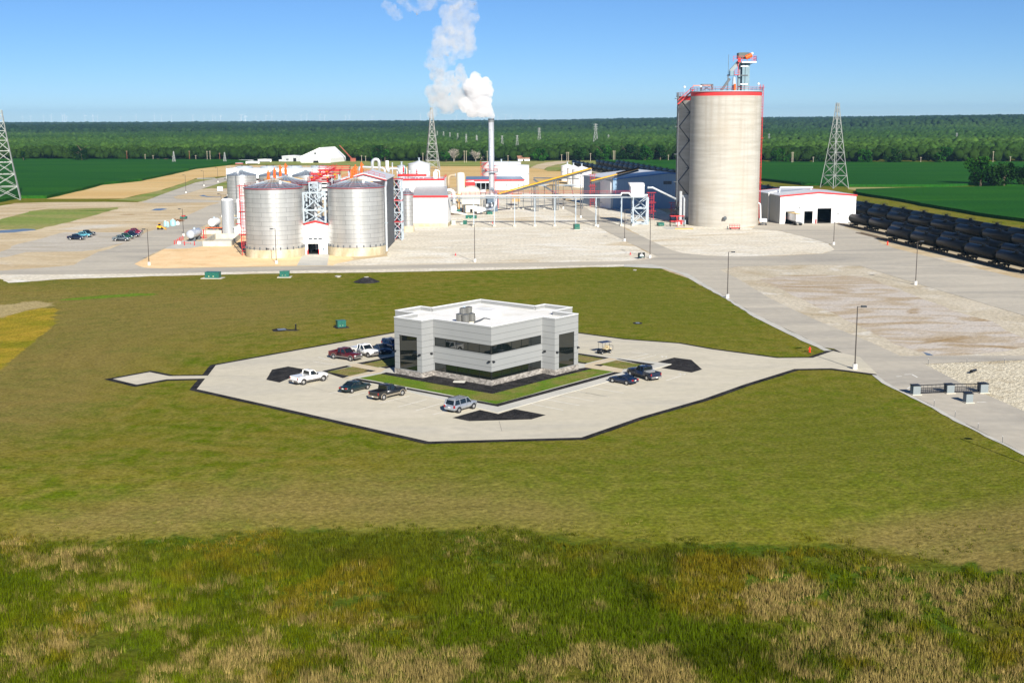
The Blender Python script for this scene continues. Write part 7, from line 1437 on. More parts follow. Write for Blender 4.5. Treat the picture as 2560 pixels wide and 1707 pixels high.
cabinet('long green cabinet in front of the blower under the pipe rack',ZC(272,915),ZC(440,915),ZC(0,855)[1],2)
cabinet('green cabinet below the elbow duct at the stack foot',ZC(610,852),ZC(690,850),ZC(0,800)[1],2)
cabinet('green cabinet on a white pad by the sixth rack trestle',ZC(1962,1080),ZC(2040,1078),ZC(0,990)[1],2)
cabinet('dark green cabinet on gravel right of the rack tower',ZD(1472,1182),ZD(1572,1180),ZD(0,1115)[1],2.5,pad=False)
cabinet('small dark green cabinet at the foot of the rack tower',ZD(1262,1100),ZD(1308,1100),ZD(0,1048)[1],1.5,pad=False,plates=0)
cabinet('dark cabinet between grey cabinets under the long green one',ZC(235,1000),ZC(290,1000),ZC(0,935)[1],1.5,pad=False,plates=0)
cabinet('grey electrical cabinet right of the white process building',ZC(55,1006),ZC(117,1004),ZC(0,932)[1],1.5,m=mat('grey_cabinet',(.42,.46,.42),.5),plates=0)
cabinet('small grey electrical cabinet next to the dark one under the rack',ZC(195,1004),ZC(230,1004),ZC(0,962)[1],1.2,m=mat('grey_cabinet',(.4,.4,.4)),plates=0,pad=False)
# mulch mound with a manhole, flat grate bed, lids
g=G(ZM(2010,345)); t=thing('mulch_mound','black mulch mound with a grey manhole lid on top, at the far grass edge','mound',(g.x,g.y,-.03)); R_=(2265-1750)/2/7.84*g.y/F_PX
m=MB(); m.smooth=True; m.lathe([(R_,0),(R_*.8,.22),(R_*.45,.75),(R_*.18,1.05),(.01,1.08)],n=36)
for i,v in enumerate(m.v): m.v[i]=(v[0]*(1+.06*noise.noise(Vector(v))),v[1]*1.1,v[2])
part('mound',m,MULCH,t); part('manhole_lid',MB().cyl(0,0,1.081,1.16,.55,n=20),CONC,t)
def flat(label,name,cat,px,m,h=.06,extra=None):
    pts=[G(p) for p in px]; c=sum(pts,Vector((0,0,0)))/len(pts); o=MB().prism([(p.x-c.x,p.y-c.y) for p in pts],-.02,h).build(name,m); o.location=(c.x,c.y,0); return tag(o,label,cat)
flat('flat black mulch bed with a bluish grate in the lawn left of the office','mulch_patch','mulch bed',zz(ZM,[(150,1290),(260,1265),(420,1265),(480,1285),(620,1290),(700,1300),(640,1308),(430,1306),(330,1318),(190,1322)]),MULCH)
flat('bluish metal grate set in the flat mulch bed left of the office','grate','grate',zz(ZM,[(255,1278),(400,1268),(440,1292),(275,1300)]),mat('blue_grate',(.18,.23,.3),.4,.4),.1)
g=G(ZM(625,1298)); t=thing('marker_post','short black marker post at the end of the flat mulch bed','post',(g.x,g.y,0)); part('post',MB().cyl(0,0,0,1.05,.13,n=10),BLACK,t); part('cap',MB().cyl(0,0,1.051,1.12,.17,n=10),BLACK,t)
flat('white concrete lid in the lawn between the green cabinet and the mulch mound','lid','lid',zz(ZM,[(1388,245),(1420,230),(1515,235),(1490,258),(1440,262)]),CONC,.12)
flat('small white concrete lid near the curve of the far lawn edge','lid','lid',zz(ZJ,[(155,800),(175,790),(220,795),(205,808)]),CONC,.1)
g=G((1594,808)); t=thing('grate','small dark drain grate in the lawn behind the golf cart','grate',(g.x,g.y,-.02)); part('frame',MB().cyl(0,0,0,.08,.9,n=18),MULCH,t); part('lid',MB().box(-.35,-.35,.081,.35,.35,.14),mat('blue_grate',(.2,.2,.2)),t)
g=G((848,811)); 
# sign
a=G(ZJ(248,605)); b_=G(ZJ(358,598)); t=thing('yard_sign','black sign board with white lettering at the road junction','sign',(a.x,a.y,0),math.atan2(b_.y-a.y,b_.x-a.x)); W=(b_-a).length; H=HT(a,ZJ(0,500)[1])
part('board',MB().box(-.05,0,H*.25,W+.05,.12,H),mat('black_sign_board',(.01,.014,.014),.4),t)
for x in (0,W-.16): part('post',MB().box(x,.13,0,x+.16,.28,H*.9),BLACK,t)
lt=MB(); 
for k,(u0,u1,v) in enumerate(((.4,.62,.86),(.25,.68,.7),(.22,.78,.6),(.22,.86,.5),(.3,.86,.42))): lt.box(W*u0,-.02,H*v,W*u1,-.003,H*(v+.055))
part('lettering',lt,WHITE,t); part('green_strip',MB().box(W*.12,-.02,H*.28,W*.88,-.003,H*.34),GREENBOX,t)
a=G(ZE(622,772)); t=thing('sign_board','pale blue white sign board standing beside the far road','sign',(a.x,a.y+0,0)); W=(755-622)/9.8*a.y/F_PX; H=HT(a,ZE(0,655)[1]); part('board',MB().box(0,0,H*.1,W,.15,H),LGREY if 0 else mat('pale_blue_board',(.55,.62,.72),.5,0,.05,.5),t); part('lettering',MB().box(W*.12,-.02,H*.62,W*.3,-.003,H*.82).box(W*.4,-.02,H*.55,W*.75,-.003,H*.7),mat('blue_print',(.3,.3,.45),.5),t)
for x in (.1,W-.3): part('post',MB().box(x,.16,0,x+.2,.35,H*.9),LGREY,t)
# hydrants, cone, black pipe mouth
for p,s_,lab in ((ZG(736,664),1.0,'bright red hydrant on the lawn point beside the office driveway'),(ZR(607,678),1.3,'red hydrant between the paved yard and the nearest tank cars')):
    g=G(p); t=thing('fire_hydrant',lab,'hydrant',(g.x,g.y,0)); t.scale=(s_,s_,s_); part('barrel',MB().cyl(0,0,0,.12,.2,n=12).cyl(0,0,.12,.75,.13,n=12).sphere((0,0,.75),.15,10,6),mat('hydrant_red',(.7,.03,.01),.4),t); part('outlet',MB().tube([(-.24,0,.55),(.24,0,.55)],.07,8),mat('hydrant_red',(0,0,0)),t)
for p,lab in ((ZB(1898,1450),'small red cone on the gravel right of the bins'),(ZJ(110,532),'small red marker lying on the gravel left of the black sign'),(ZC(690,985),'small red marker on the gravel under the second rack bay')):
    g=G(p); t=thing('traffic_cone',lab,'cone',(g.x,g.y,0)); part('cone',MB().cyl(0,0,.05,.75,.22,.04,10),RED,t); part('foot',MB().cbox((0,0,.03),(.5,.5,.04)),RED,t)
g=G(Z5(1675,280)); t=thing('drain_pipe','black round pipe mouth poking out of the pale rocks','pipe',(g.x,g.y,.1)); part('pipe',MB().tube([(0,0,.3),(1.2,1.4,.2)],.2,14),BLACK,t); part('mouth_rim',MB().tube([(-.03,-.03,.3),(.05,.05,.3)],.25,14),BLACK,t)
# entrance gate with block pillars
GP=mat('blue_grey_block',(.2,.23,.24),.85,0,.06,1,bump=.2,bscale=4); pil=[]
def pillar(x0,x1,yb,yt,lab):
    a=G(Z5(x0,yb)); b_=G(Z5(x1,yb-3)); W=(b_-a).length; H=HT(a.lerp(b_,.5),Z5(0,yt)[1]); t=thing('gate_pillar',lab,'pillar',(a.x,a.y,.03),math.atan2(b_.y-a.y,b_.x-a.x),'grey block pillars of the road gate')
    part('shaft',MB().box(0,0,0,W,W,H*.9),GP,t); part('cap',MB().box(-.06,-.06,H*.9+.001,W+.06,W+.06,H*.97).add([(-.06,-.06,H*.97),(W+.06,-.06,H*.97),(W+.06,W+.06,H*.97),(-.06,W+.06,H*.97),(W*.5,W*.5,H*1.04)],[(0,1,4),(1,2,4),(2,3,4),(3,0,4)]),BLACK,t); part('footing',MB().box(-.15,-.2,0,W+.15,W+.1,.1),CONC,t); return a,b_,W,H
p1=pillar(935,1028,552,425,'grey block gate pillar at the left road edge'); p2=pillar(1368,1460,534,413,'grey block gate pillar in the middle of the mesh gate'); p3=pillar(1797,1893,530,402,'grey block gate pillar at the right road edge'); p4=pillar(1612,1698,655,527,'lone grey block pillar standing in front of the mesh gate')
for (q0,q1,lab) in ((p1,p2,'left black mesh gate panel between the block pillars'),(p2,p3,'right black mesh gate panel between the block pillars')):
    a=q0[1]+Vector((0,q0[2]*.5,0)); b_=q1[0]+Vector((0,q1[2]*.5,0)); d=b_-a; L=d.length; H=min(q0[3],q1[3])*.92; t=thing('mesh_gate',lab,'gate',(a.x,a.y,.04),math.atan2(d.y,d.x),'mesh gate panels')
    f=MB(); f.bar((0,0,H),(L,0,H),.1); f.bar((0,0,.15),(L,0,.15),.1); f.bar((0,0,H*.66),(L,0,H*.66),.08); f.bar((.05,0,.1),(.05,0,H),.1); f.bar((L-.05,0,.1),(L-.05,0,H),.1); part('frame',f,BLACK,t); n_=MB(); k=int(L/.3)
    for i in range(1,k): n_.bar((L*i/k,0,.15),(L*i/k,0,H if i%2==0 else H*.66),.035)
    for i in range(1,4): n_.bar((0,0,.15+(H*.66-.15)*i/4),(L,0,.15+(H*.66-.15)*i/4),.035)
    part('mesh',n_,BLACK,t)
for k,(x,y,yt) in enumerate(((1202,690,620),(1470,832,762),(1764,982,915),(2075,1160,1078),(1128,162,92),(1620,152,86),(2100,152,82))):
    g=G(Z5(x,y)); h=HT(g,Z5(0,yt)[1]); t=thing('stake',['thin stake at the road edge, nearest the gate pillar','second thin stake along the left road edge below the gate','third thin stake along the left road edge below the gate','fourth thin stake along the left road edge, near the photo edge','thin stake beside the side road, closest to the main road','middle thin stake beside the side road','thin stake beside the side road, furthest right'][k],'stake',(g.x,g.y,0),0,'thin string line stakes'); part('rod',MB().cyl(0,0,0,h,.03,n=6),DGREY,t); part('tip',MB().cyl(0,0,h,h+.05,.045,n=6),WHITE,t)
# machines and tanks by the left road
YM=mat('machine_yellow',(.75,.36,.01),.45,0,.08,1)
g=G(Z7(165,530)); t=thing('wheel_loader','small yellow loader parked by the left road next to light blue tanks','loader',(g.x,g.y,0),math.radians(5)); t.scale=(.45,.5,.6); part('body',MB().box(-3,-1,.9,.4,1,2.3),YM,t); part('cab',MB().box(-1.9,-.8,2.31,-.3,.8,3.5),CGLASS,t); part('cab_roof',MB().box(-2.1,-.9,3.51,-.1,.9,3.7),YM,t); part('arm',MB().bar((.4,0,1.6),(3,0,.8),.5,.5),YM,t); part('bucket',MB().extr([(2.9,.2),(4.2,.2),(4.0,.5),(3.2,.5),(3.1,1.5),(2.8,1.4)],-1.2,1.2),YM,t)
for x in (-2.2,.6):
    for sy in (-1,1): part('wheel',MB().tube([(x,sy*.8,.75),(x,sy*1.25,.75)],.75,16),TYRE,t)
AQ=mat('light_blue_plastic',(.3,.68,.74),.4,0,.05,.8)
for x0,x1,yb,yt,lab,m_ in ((205,262,470,378,'light blue round tank right behind the yellow loader',AQ),(262,300,478,400,'narrow light blue tank between two wider ones',AQ),(316,410,460,352,'tall light blue tank in the middle of the roadside group',AQ),(420,482,445,388,'low white tank at the right of the light blue ones',WHITE)):
    g=G(Z7((x0+x1)/2,yb)); r_=(x1-x0)/2/7.127*g.y/F_PX; h=HT(g,Z7(0,yt)[1]); t=thing('plastic_tank',lab,'storage tank',(g.x,g.y+r_,0),0,'roadside plastic tanks'); m=MB(); m.smooth=True; m.lathe([(r_,0),(r_,h*.8),(r_*.6,h*.92),(.3,h),(.01,h)],n=24); part('shell',m,m_,t); part('lid',MB().cyl(0,0,h,h+.15,.3,n=12),WHITE,t)
for x0,x1,yb,yt,lab,m_ in ((500,605,345,288,'green open top dumpster with red scraps beside the left road',GREENBOX),(390,520,390,340,'brown pile of scrap metal behind the light blue tanks',mat('rust_brown',(.2,.1,.05),.8,0,.3,.8))):
    g=G(Z7(x0,yb)); W=(x1-x0)/7.127*g.y/F_PX; h=HT(g,Z7(0,yt)[1])*.8; 
    if m_ is GREENBOX:
        t=thing('dumpster',lab,'dumpster',(g.x,g.y,0)); part('bin',MB().box(0,0,.2,W,.1,h).box(0,2.2,.2,W,2.3,h).box(0,.101,.2,.1,2.2,h).box(W-.1,.101,.2,W,2.2,h).box(.1,.1,.2,W-.1,2.2,.3),m_,t); part('scraps',MB().box(.5,.4,.31,W-.6,1.9,h+.4),RED,t)
    else:
        t=thing('scrap_pile',lab,'scrap pile',(g.x,g.y,0)); m=MB()
        for k in range(40): p=Vector((random.uniform(0,W),random.uniform(0,3),random.uniform(0,h))); m.bar(p,p+Vector((random.uniform(-1.5,1.5),random.uniform(-1,1),random.uniform(-.5,.5))),.15)
        part('beams',m,m_,t); part('base_heap',MB().lathe([(W/2,0),(W*.3,h*.5),(.01,h*.7)],W/2,1.5,14),m_,t)
# trucks in the left gravel lot
base=pickup('pickup_truck','navy pickup parked nearest in the left group on the gravel lot',PN,None,L=5.6,group='vehicles on the gravel lot')
def putfar(t,x0,x1,y): a=G(Z6(x0,y)); b_=G(Z6(x1,y)); m=(a+b_)/2; t.location=(m.x,m.y,0.0); t.rotation_euler=(0,0,math.atan2(b_.y-a.y,b_.x-a.x)-.12); return t
putfar(base,850,1020,880)
lp=[('light blue pickup in the middle of the left group on the gravel lot',PLB,935,1105,850,None),('dark green pickup at the back of the left group on the gravel lot',PG,985,1150,828,None),
('grey blue pickup parked nearest in the right group on the gravel lot',PGY,1395,1580,895,None),('dark green pickup second in the right group on the gravel lot',carpaint('bottle_green',(.01,.09,.05),.2),1460,1620,868,None),('navy pickup third in the right group on the gravel lot',PN,1530,1700,845,None),('maroon pickup fourth in the right group on the gravel lot',carpaint('crimson',(.22,.01,.03),.2),1545,1715,825,None),('red pickup farthest in the right group on the gravel lot',PR_,1565,1735,806,None)]
for lab,pm,x0,x1,y,_ in lp:
    c=dup(base,(0,0,0),label=lab,recol={'body':pm,'cargo_bed':pm,'roof':pm,'pillars':pm,'cab_frame':pm}); putfar(c,x0,x1,y)
# ---------- tank cars
CARB=mat('tank_car_black',(.0035,.004,.0045),.38,.0,.4,.5,.1,stretch=(.6,1,1)); CARD=mat('tank_car_dirt',(.05,.042,.03),.8,0,.4,.8)
def tankcar(label):
    t=thing('tank_car',label,'rail car',group='black rail tank cars'); m=MB(); m.smooth=True; m.hcyl((-7.6,0,2.75),(7.6,0,2.75),1.52,24,.55); part('tank',m,CARB,t)
    part('dome',MB().cyl(0,0,4.2,4.75,.5,n=14).box(-1.3,-.9,4.28,1.3,.9,4.34),CARB,t); rl=MB(); railing(rl,[(-1.3,-.9,4.34),(1.3,-.9,4.34),(1.3,.9,4.34),(-1.3,.9,4.34),(-1.3,-.9,4.34)],.7,1.3,.05); part('dome_railing',rl,CARB,t)
    part('frame',MB().box(-8.4,-.5,1.05,8.4,.5,1.3).box(-8.5,-1.3,1.05,-7.6,1.3,1.25).box(7.6,-1.3,1.05,8.5,1.3,1.25),CARB,t); lw=MB()
    for k in range(-3,4): lw.bar((k*2,-1.5,2.2),(k*2,-1.3,1.6),.09); lw.bar((k*2,1.5,2.2),(k*2,1.3,1.6),.09)
    part('side_brackets',lw,CARD,t)
    for x in (-6.1,6.1):
        b=MB(); b.box(x-1.3,-1.05,.45,x+1.3,-.85,.8).box(x-1.3,.85,.45,x+1.3,1.05,.8).box(x-.3,-.85,.5,x+.3,.85,.9); bo=part('bogie',b,CARB,t)
        for dx_ in (-.9,.9): w_=MB(); w_.tube([(x+dx_,-.84,.45),(x+dx_,-.74,.45)],.45,14); w_.tube([(x+dx_,.74,.45),(x+dx_,.84,.45)],.45,14); w_.tube([(x+dx_,-.74,.45),(x+dx_,.74,.45)],.08,6); w_.build('wheelset',CARD,bo)
    return seal(t)
ORD=['first','second','third','fourth','fifth','sixth','seventh','eighth','ninth','tenth']+['%dth'%k for k in range(11,60)]
for i in (20,30,40,50):
    ORD[i]='%dst'%(i+1); ORD[i+1]='%dnd'%(i+2); ORD[i+2]='%drd'%(i+3)
TR=[((123.6,316.0),-.105,(396.4-0,'nearest the paved yard'),-9,0),((130.9,332.0),-.127,(0,'second from the paved yard'),0,0),((144.2,358.2),-.121,(0,'third from the paved yard'),0,0),((151.5,379.7),-.116,(0,'farthest from the paved yard'),0,0)]
proto=None; HITE=.18
RAILM=mat('rail_steel',(.16,.12,.1),.5,.5,.15,2); SLP=mat('tie_wood',(.12,.09,.06),.9,0,.2,1)
yend=[386,995,995,993]; ystart=[250,262,275,290]
for k,(p,sl,(_,nm),_2,_3) in enumerate(TR):
    x0,y0=p; d=Vector((sl,1)).normalized(); n_=Vector((d.y,-d.x)); X=lambda y: x0+(y-y0)*sl
    tr=MB(); ya,yb=180,(410 if k==0 else 1000)
    for s_ in (-.75,.75): tr.bar((X(ya)+n_.x*s_,ya+n_.y*s_,.16),(X(yb)+n_.x*s_,yb+n_.y*s_,.16),.08,.14)
    t=thing('railway_track','railway track %s'%nm,'track',(0,0,0)); part('rails',tr,RAILM,t); tm=MB(); y=ya
    while y<min(yb,520): tm.bar((X(y)-n_.x*1.3,y-n_.y*1.3,.06),(X(y)+n_.x*1.3,y+n_.y*1.3,.06),.24,.14); y+=.75
    q=part('sleepers',tm,SLP,t); q['kind']='stuff'
    s0=(Vector((x0,y0))); ys=[]; L=17.25; y=y0+L*.5*d.y
    j=0
    ylist=[]
    c=y0+ (L*.5)*d.y - L*6*d.y
    while c<yend[k]-L*.5:
        if c>ystart[k]: ylist.append(c)
        c+=L*d.y
    vis=[]
    for y in ylist:
        q=PR((X(y),y,3.5)); q2=q[0]
        if q2>2600: continue
        if k>=1:
            if 1700<q2<1888: continue
            if k==1 and 1570<q2<2095: continue
            if 1560<q2<1700 and q[1]>436: continue
            if 1890<q2<2120 and q[1]>482: continue
        vis.append(y)
    for j,y in enumerate(vis):
        far=y>600
        lab='black tank car, %s from the near end on the track %s'%(ORD[j],nm)
        if proto is None: proto=tankcar(lab); o=proto
        else: o=dup(proto,(0,0,0),label=lab)
        o.location=(X(y),y,HITE); o.rotation_euler=(0,0,math.atan2(1,sl))
# the car beside the loadout: the nearest track's far end stands apart
# ---------- pylons
PYL=mat('grey_lattice_steel',(.33,.345,.33),.5,.3,.1,.1)
def pylon(label,x,y,H,w,z0=0,arms=True,t_=.28,nb=9,tw=.12,cat='pylon',rot=.3):
    t=thing('pylon',label,cat,(x,y,z0),rot,'steel lattice pylons'); L=MB(); B=MB()
    def hw(z): f=z/H; return w/2*((1-f)**1.15*(1-tw)+tw)
    zs=[H*(1-(1-i/nb)**1.35) for i in range(nb+1)]
    cr=[(-1,-1),(1,-1),(1,1),(-1,1)]
    for a,b_ in zip(zs,zs[1:]):
        for i in range(4):
            p=(cr[i][0]*hw(a),cr[i][1]*hw(a),a); q=(cr[i][0]*hw(b_),cr[i][1]*hw(b_),b_); L.bar(p,q,t_)
            j=(i+1)%4; p2=(cr[j][0]*hw(a),cr[j][1]*hw(a),a); q2=(cr[j][0]*hw(b_),cr[j][1]*hw(b_),b_)
            B.bar(p,q2,t_*.5); B.bar(p2,q,t_*.5); B.bar(q,q2,t_*.7)
    part('legs',L,PYL,t); part('lattice',B,PYL,t)
    if arms:
        A=MB()
        for f in (arms if isinstance(arms,(list,tuple)) else (.8,.9,.99)):
            z=H*f; A.bar((-w*.3,0,z),(w*.3,0,z),t_*.7); A.bar((-w*.3,0,z),(0,0,z+H*.03),t_*.5); A.bar((w*.3,0,z),(0,0,z+H*.03),t_*.5)
        part('crossarms',A,PYL,t)
    return t
g=G(T4(712,795)); pylon('tall grey lattice pylon behind the loadout building roof at right',g.x,g.y,HT(g,258),10.4,arms=None,rot=.45,t_=.3)
g=G((17,499)); pylon('big grey lattice pylon cut by the left edge of the photo',g.x,g.y,HT(g,276),12.5,arms=None,t_=.34,rot=.35)
g=G((1081,424)); pylon('grey lattice pylon rising beside the white block roof, left of the plume',g.x,g.y,HT(g,269),10,arms=None,rot=.2,t_=.4)
for px,yt,d,lab in (((T3(797,0)[0]),T3(0,255)[1],1800,'distant pylon over the woodland, just right of the exhaust stack'),(T3(1381,0)[0],T3(0,213)[1],1600,'distant pylon over the woodland, between stack and silos')):
    x=(px-CX)/F_PX*d; z0=float(gz(x,d)); pylon(lab,x,d,HT((x,d),yt)-z0,9 if d<1700 else 8,z0,arms=(.82,.9,.985),t_=.36,nb=7,rot=0)
SM=[(T2,1978,303,'first'),(T2,2035,312,'second'),(T2,2093,322,'third'),(T2,2163,330,'fourth'),(T2,2240,338,'fifth'),(T2,2335,345,'sixth'),(T3,40,378,'seventh'),(T3,150,386,'eighth'),(T3,412,415,'ninth'),(T3,568,432,'tenth')]
for f,x_,y_,o_ in SM:
    px,py=f(x_,y_); d=2300-110*SM.index((f,x_,y_,o_)); x=(px-CX)/F_PX*d; z0=float(gz(x,d)); zt=HT((x,d),py); pylon('tiny far pylon, %s from the left in the row over the valley woodland'%o_,x,d,max(20,zt-z0),5,z0,arms=(.85,.98),t_=.3,nb=4,rot=0)
for f,x_,y_,lab in ((T3,1515,440,'tiny pale pylon in the woodland just left of the silos'),(T4,128,405,'pale pylon in the woodland just right of the silos'),(T4,1730,402,'tiny pale pylon in the woodland above the right fields'),(T1,1637,435,'small lattice mast at the woodland edge among the wooden poles'),(T1,2100,445,'small white lattice mast at the woodland edge near the cooling tower steam')):
    px,py=f(x_,y_); d=1900 if f is not T1 else 1090; x=(px-CX)/F_PX*d; z0=float(gz(x,d)); pylon(lab,x,d,max(8 if f is T1 else 18,HT((x,d),py)-z0),2.6 if f is T1 else 6,z0,arms=(.9,),t_=.25,nb=5,rot=0)
# wooden poles along the woodland edge
WOOD=mat('pole_wood',(.42,.36,.28),.9,0,.2,.5); REDP=mat('reddish_pole',(.28,.1,.06),.8,0,.1,.5)
PL2=[(T1,1168,430,516,1,'reddish'),(T1,1335,462,520,0,''),(T1,1408,472,520,0,''),(T1,1588,480,520,0,''),(T1,1742,430,520,1,'reddish'),(T1,1800,472,520,0,''),(T1,1905,432,524,0,''),(T1,1932,430,524,0,''),(T1,2020,450,522,1,'reddish'),
(T2,1265,472,530,0,''),(T2,1302,478,528,0,''),(T2,1828,450,530,0,''),(T2,2208,428,540,0,''),(T2,2227,428,540,0,''),(T3,245,492,602,0,''),(T3,462,540,600,0,''),(T3,1025,530,600,0,''),(T3,1080,505,598,0,''),(T3,1097,505,598,0,''),(T3,1328,518,592,0,''),(T3,1568,490,592,0,''),(T3,1583,490,592,0,''),(T3,2145,535,608,0,''),(T4,344,485,590,0,''),(T4,353,485,590,0,''),(T4,528,527,588,0,''),(T4,1458,530,590,0,''),(T4,2082,478,600,0,''),(T4,2232,524,582,0,'')]
for i,(f,x_,yt,yb,r_,c_) in enumerate(PL2):
    px,y1=f(x_,yb); py=f(x_,yt)[1]; g=G((px,min(410,y1))); 
    if f in (T2,T3) : g=G((px,max(404,y1)))
    h=HT(g,py); t=thing('utility_pole','%s utility pole, %s from the left along the woodland edge'%('reddish' if r_ else 'wooden',ORD[i]),'utility pole',(g.x,g.y,0),0,'utility poles at the woodland edge'); part('shaft',MB().cyl(0,0,0,h,.22,.15,8),REDP if r_ else WOOD,t); part('crossarm',MB().cbox((0,0,h*.93),(1.8,.14,.14)),WOOD,t)
# power lines from pylon to pylon
# ---------- far buildings
def farbox(name,label,cat,f,x0,x1,yt,yb,dep,m,roofm=None,gab=False,hr=None):
    a=G(f(x0,yb)); b_=G(f(x1,yb)); W=(b_-a).length; h=HT(a,f(0,yt)[1]); t=thing(name,label,cat,(a.x,a.y,0))
    if gab: 
        m_=MB(); m_.extr([(0,0),(W,0),(W,h*.45),(W*.72,h*.82),(W/2,h),(W*.28,h*.82),(0,h*.45)],0,dep); part('fabric_shell',m_,m,t)
    else: part('wall',MB().box(0,0,0,W,dep,h*.86),m,t); part('roof',MB().extr([(-.3,h*.86+.003),(W+.3,h*.86+.003),(W+.3,h*.9),(W/2,h),(-.3,h*.9)],-.3,dep+.3),roofm or ROOFW,t)
    return t,W,h
a=G(T2(705,540)); b_=G(T2(985,540)); W=(b_-a).length; hr=HT(a,T2(0,402)[1]); he=HT(a,T2(0,490)[1])
t=thing('fabric_building','large white peaked fabric building at the woodland edge','building',(a.x,a.y,0),-.2); m=MB(); m.extr([(0,0),(W,0),(W,he*.8),(W*.97,he),(W*.64,hr),(W*.03,he*1.25),(0,he)],0,40); part('shell',m,WHITE,t); part('door',MB().box(W*.42,-.1,0,W*.6,-.003,hr*.08+.8),DARKIN,t); part('vent',MB().box(W*.46,-.1,hr*.55,W*.53,-.003,hr*.68),DGREY,t)
t,W,h=farbox('grey_shed','grey metal shed left of the white fabric building','shed',T2,533,700,474,530,14,mat('grey_shed_wall',(.4,.42,.43),.6),ROOFW); part('door',MB().box(W*.6,-.05,0,W*.76,-.003,h*.55),DARKIN,t); part('window',MB().box(W*.22,-.05,h*.2,W*.35,-.003,h*.45),DGREY,t)
for k,(x0,x1,yt,yb,lab,mm) in enumerate(((75,260,515,527,'long white trailer roofs at the left behind the cooling tower',WHITE),(200,320,526,550,'white box trailer in front of the long trailer row',WHITE),(312,430,506,533,'white box trailer left of the grey shed',WHITE),(105,168,540,557,'dull red container behind the left fan stack',mat('dull_red',(.35,.1,.08),.6)),(505,535,512,530,'small white van left of the grey shed',WHITE))):
    t,W,h=farbox('box_trailer',lab,'trailer' if k<3 else ('container' if k==3 else 'van'),T2,x0,x1,yt,yb,3,mm); part('undercarriage',MB().box(W*.1,-.2,0,W*.9,-.01,h*.2),DGREY,t)
a=G(T3(568,600)); b_=G(T3(690,600)); W=(b_-a).length; h=HT(a,T3(0,546)[1]); t=thing('barn','small white barn with rusty red roof at the woodland edge','barn',(a.x,a.y,0),.12)
part('wall',MB().box(0,0,0,W,11,h*.45).add([(W,0,h*.45),(W,11,h*.45),(W,5.5,h*.98)],[(0,1,2)]),WHITE,t); part('roof',MB().add([(-.3,-.6,h*.42),(W+.3,-.6,h*.42),(W+.3,5.5,h),(-.3,5.5,h),(W+.3,11.6,h*.42),(-.3,11.6,h*.42)],[(0,1,2,3),(3,2,4,5)]),mat('rusty_roof',(.3,.15,.1),.8,0,.3,.5),t); part('door',MB().box(W*.4,-.06,0,W*.55,-.003,h*.3),DARKIN,t)
t,W,h=farbox('far_house','small pink roofed house at the woodland edge on the left','house',T1,1408,1445,508,521,8,WHITE,mat('pink_roof',(.55,.25,.25),.8)); t,W,h=farbox('far_house','second small pink roofed house at the woodland edge on the left','house',T1,1475,1520,508,521,8,WHITE,mat('pink_roof',(.55,.25,.25),.8))
g=G(T2(1180,530)); t=thing('crane','rusty red crane boom leaning over the woodland edge','crane',(g.x,g.y,0)); h=HT(g,T2(0,380)[1]); xl=(T2(1090,0)[0]-CX)/F_PX*g.y-g.x; bm=MB()
for dx_,dy_ in ((-.5,-.5),(.5,-.5),(0,.6)): bm.bar((dx_,dy_,2),(xl+dx_*.4,dy_*.4,h),.35)
for k in range(12): f0=k/12; f1=(k+1)/12; bm.bar((xl*f0-.5*(1-f0*.6),0,2+(h-2)*f0),(xl*f1+.5*(1-f1*.6),0,2+(h-2)*f1),.2)
part('boom',bm,mat('rust_red',(.3,.08,.05),.7),t); part('cab',MB().box(-1.5,-1.5,0,3,1.5,3),mat('rust_red',(0,0,0)),t)
d=5200; x=(T4(465,0)[0]-CX)/F_PX*d; zc=HT((x,d),T4(0,240)[1]); z0=float(gz(x,d)); t=thing('water_tower','white water tower showing above the wooded hills at right','water tower',(x,d,z0)); part('tank',MB().cyl(0,0,max(3,zc-z0-11),max(6,zc-z0+3),6.5,n=16),WHITE,t); part('stem',MB().cyl(0,0,0,max(3,zc-z0-11),2.5,n=10),WHITE,t)
# ---------- wind turbines
WT=MB(); proto=None
xsT=[(T1,q) for q in (92,290,362,480,548,650,668,685,852,925,965,1175,1315,1482,1543,1635,1828,1928,2007,2030,2078,2263,2303)]+[(T2,q) for q in (20,207,242,340,430,484,612,748,800,918,962,1150,1185,1390,1827,2155,2255)]+[(T3,q) for q in (60,370,450,508,605,697,795)]
WTM=mat('turbine_white',(.72,.75,.8),.5,0,.02,.1)
for i,(f,x_) in enumerate(xsT):
    px=f(x_,0)[0]; d=12000+rng.uniform(-600,600); x=(px-CX)/F_PX*d; s_=rng.uniform(.5,.95); zh=HT((x,d),288.5-.005*0+(1-s_)*9-(px-CX)*.0); z0=10
    lab='white wind turbine, %s from the left on the far horizon'%ORD[i]
    if proto is None:
        t=thing('wind_turbine',lab,'wind turbine',group='wind turbines on the horizon'); part('tower',MB().cyl(0,0,-60,0,1.6,1.1,8),WTM,t); part('nacelle',MB().cbox((0,1,1),(3,8,3)),WTM,t); r=MB()
        for k in range(3): a=k*2*PI/3; r.bar((0,-4,1),(24*math.sin(a),-4,1+24*math.cos(a)),1.6,.6)
        part('rotor',r,WTM,t); proto=seal(t); o=t
    else: o=dup(proto,(0,0,0),label=lab)
    o.location=(x,d,zh); o.scale=(s_,s_,1)
    for c in o.children: 
        if c.name.startswith('rotor'): c.rotation_euler=(0,rng.uniform(0,2),0)
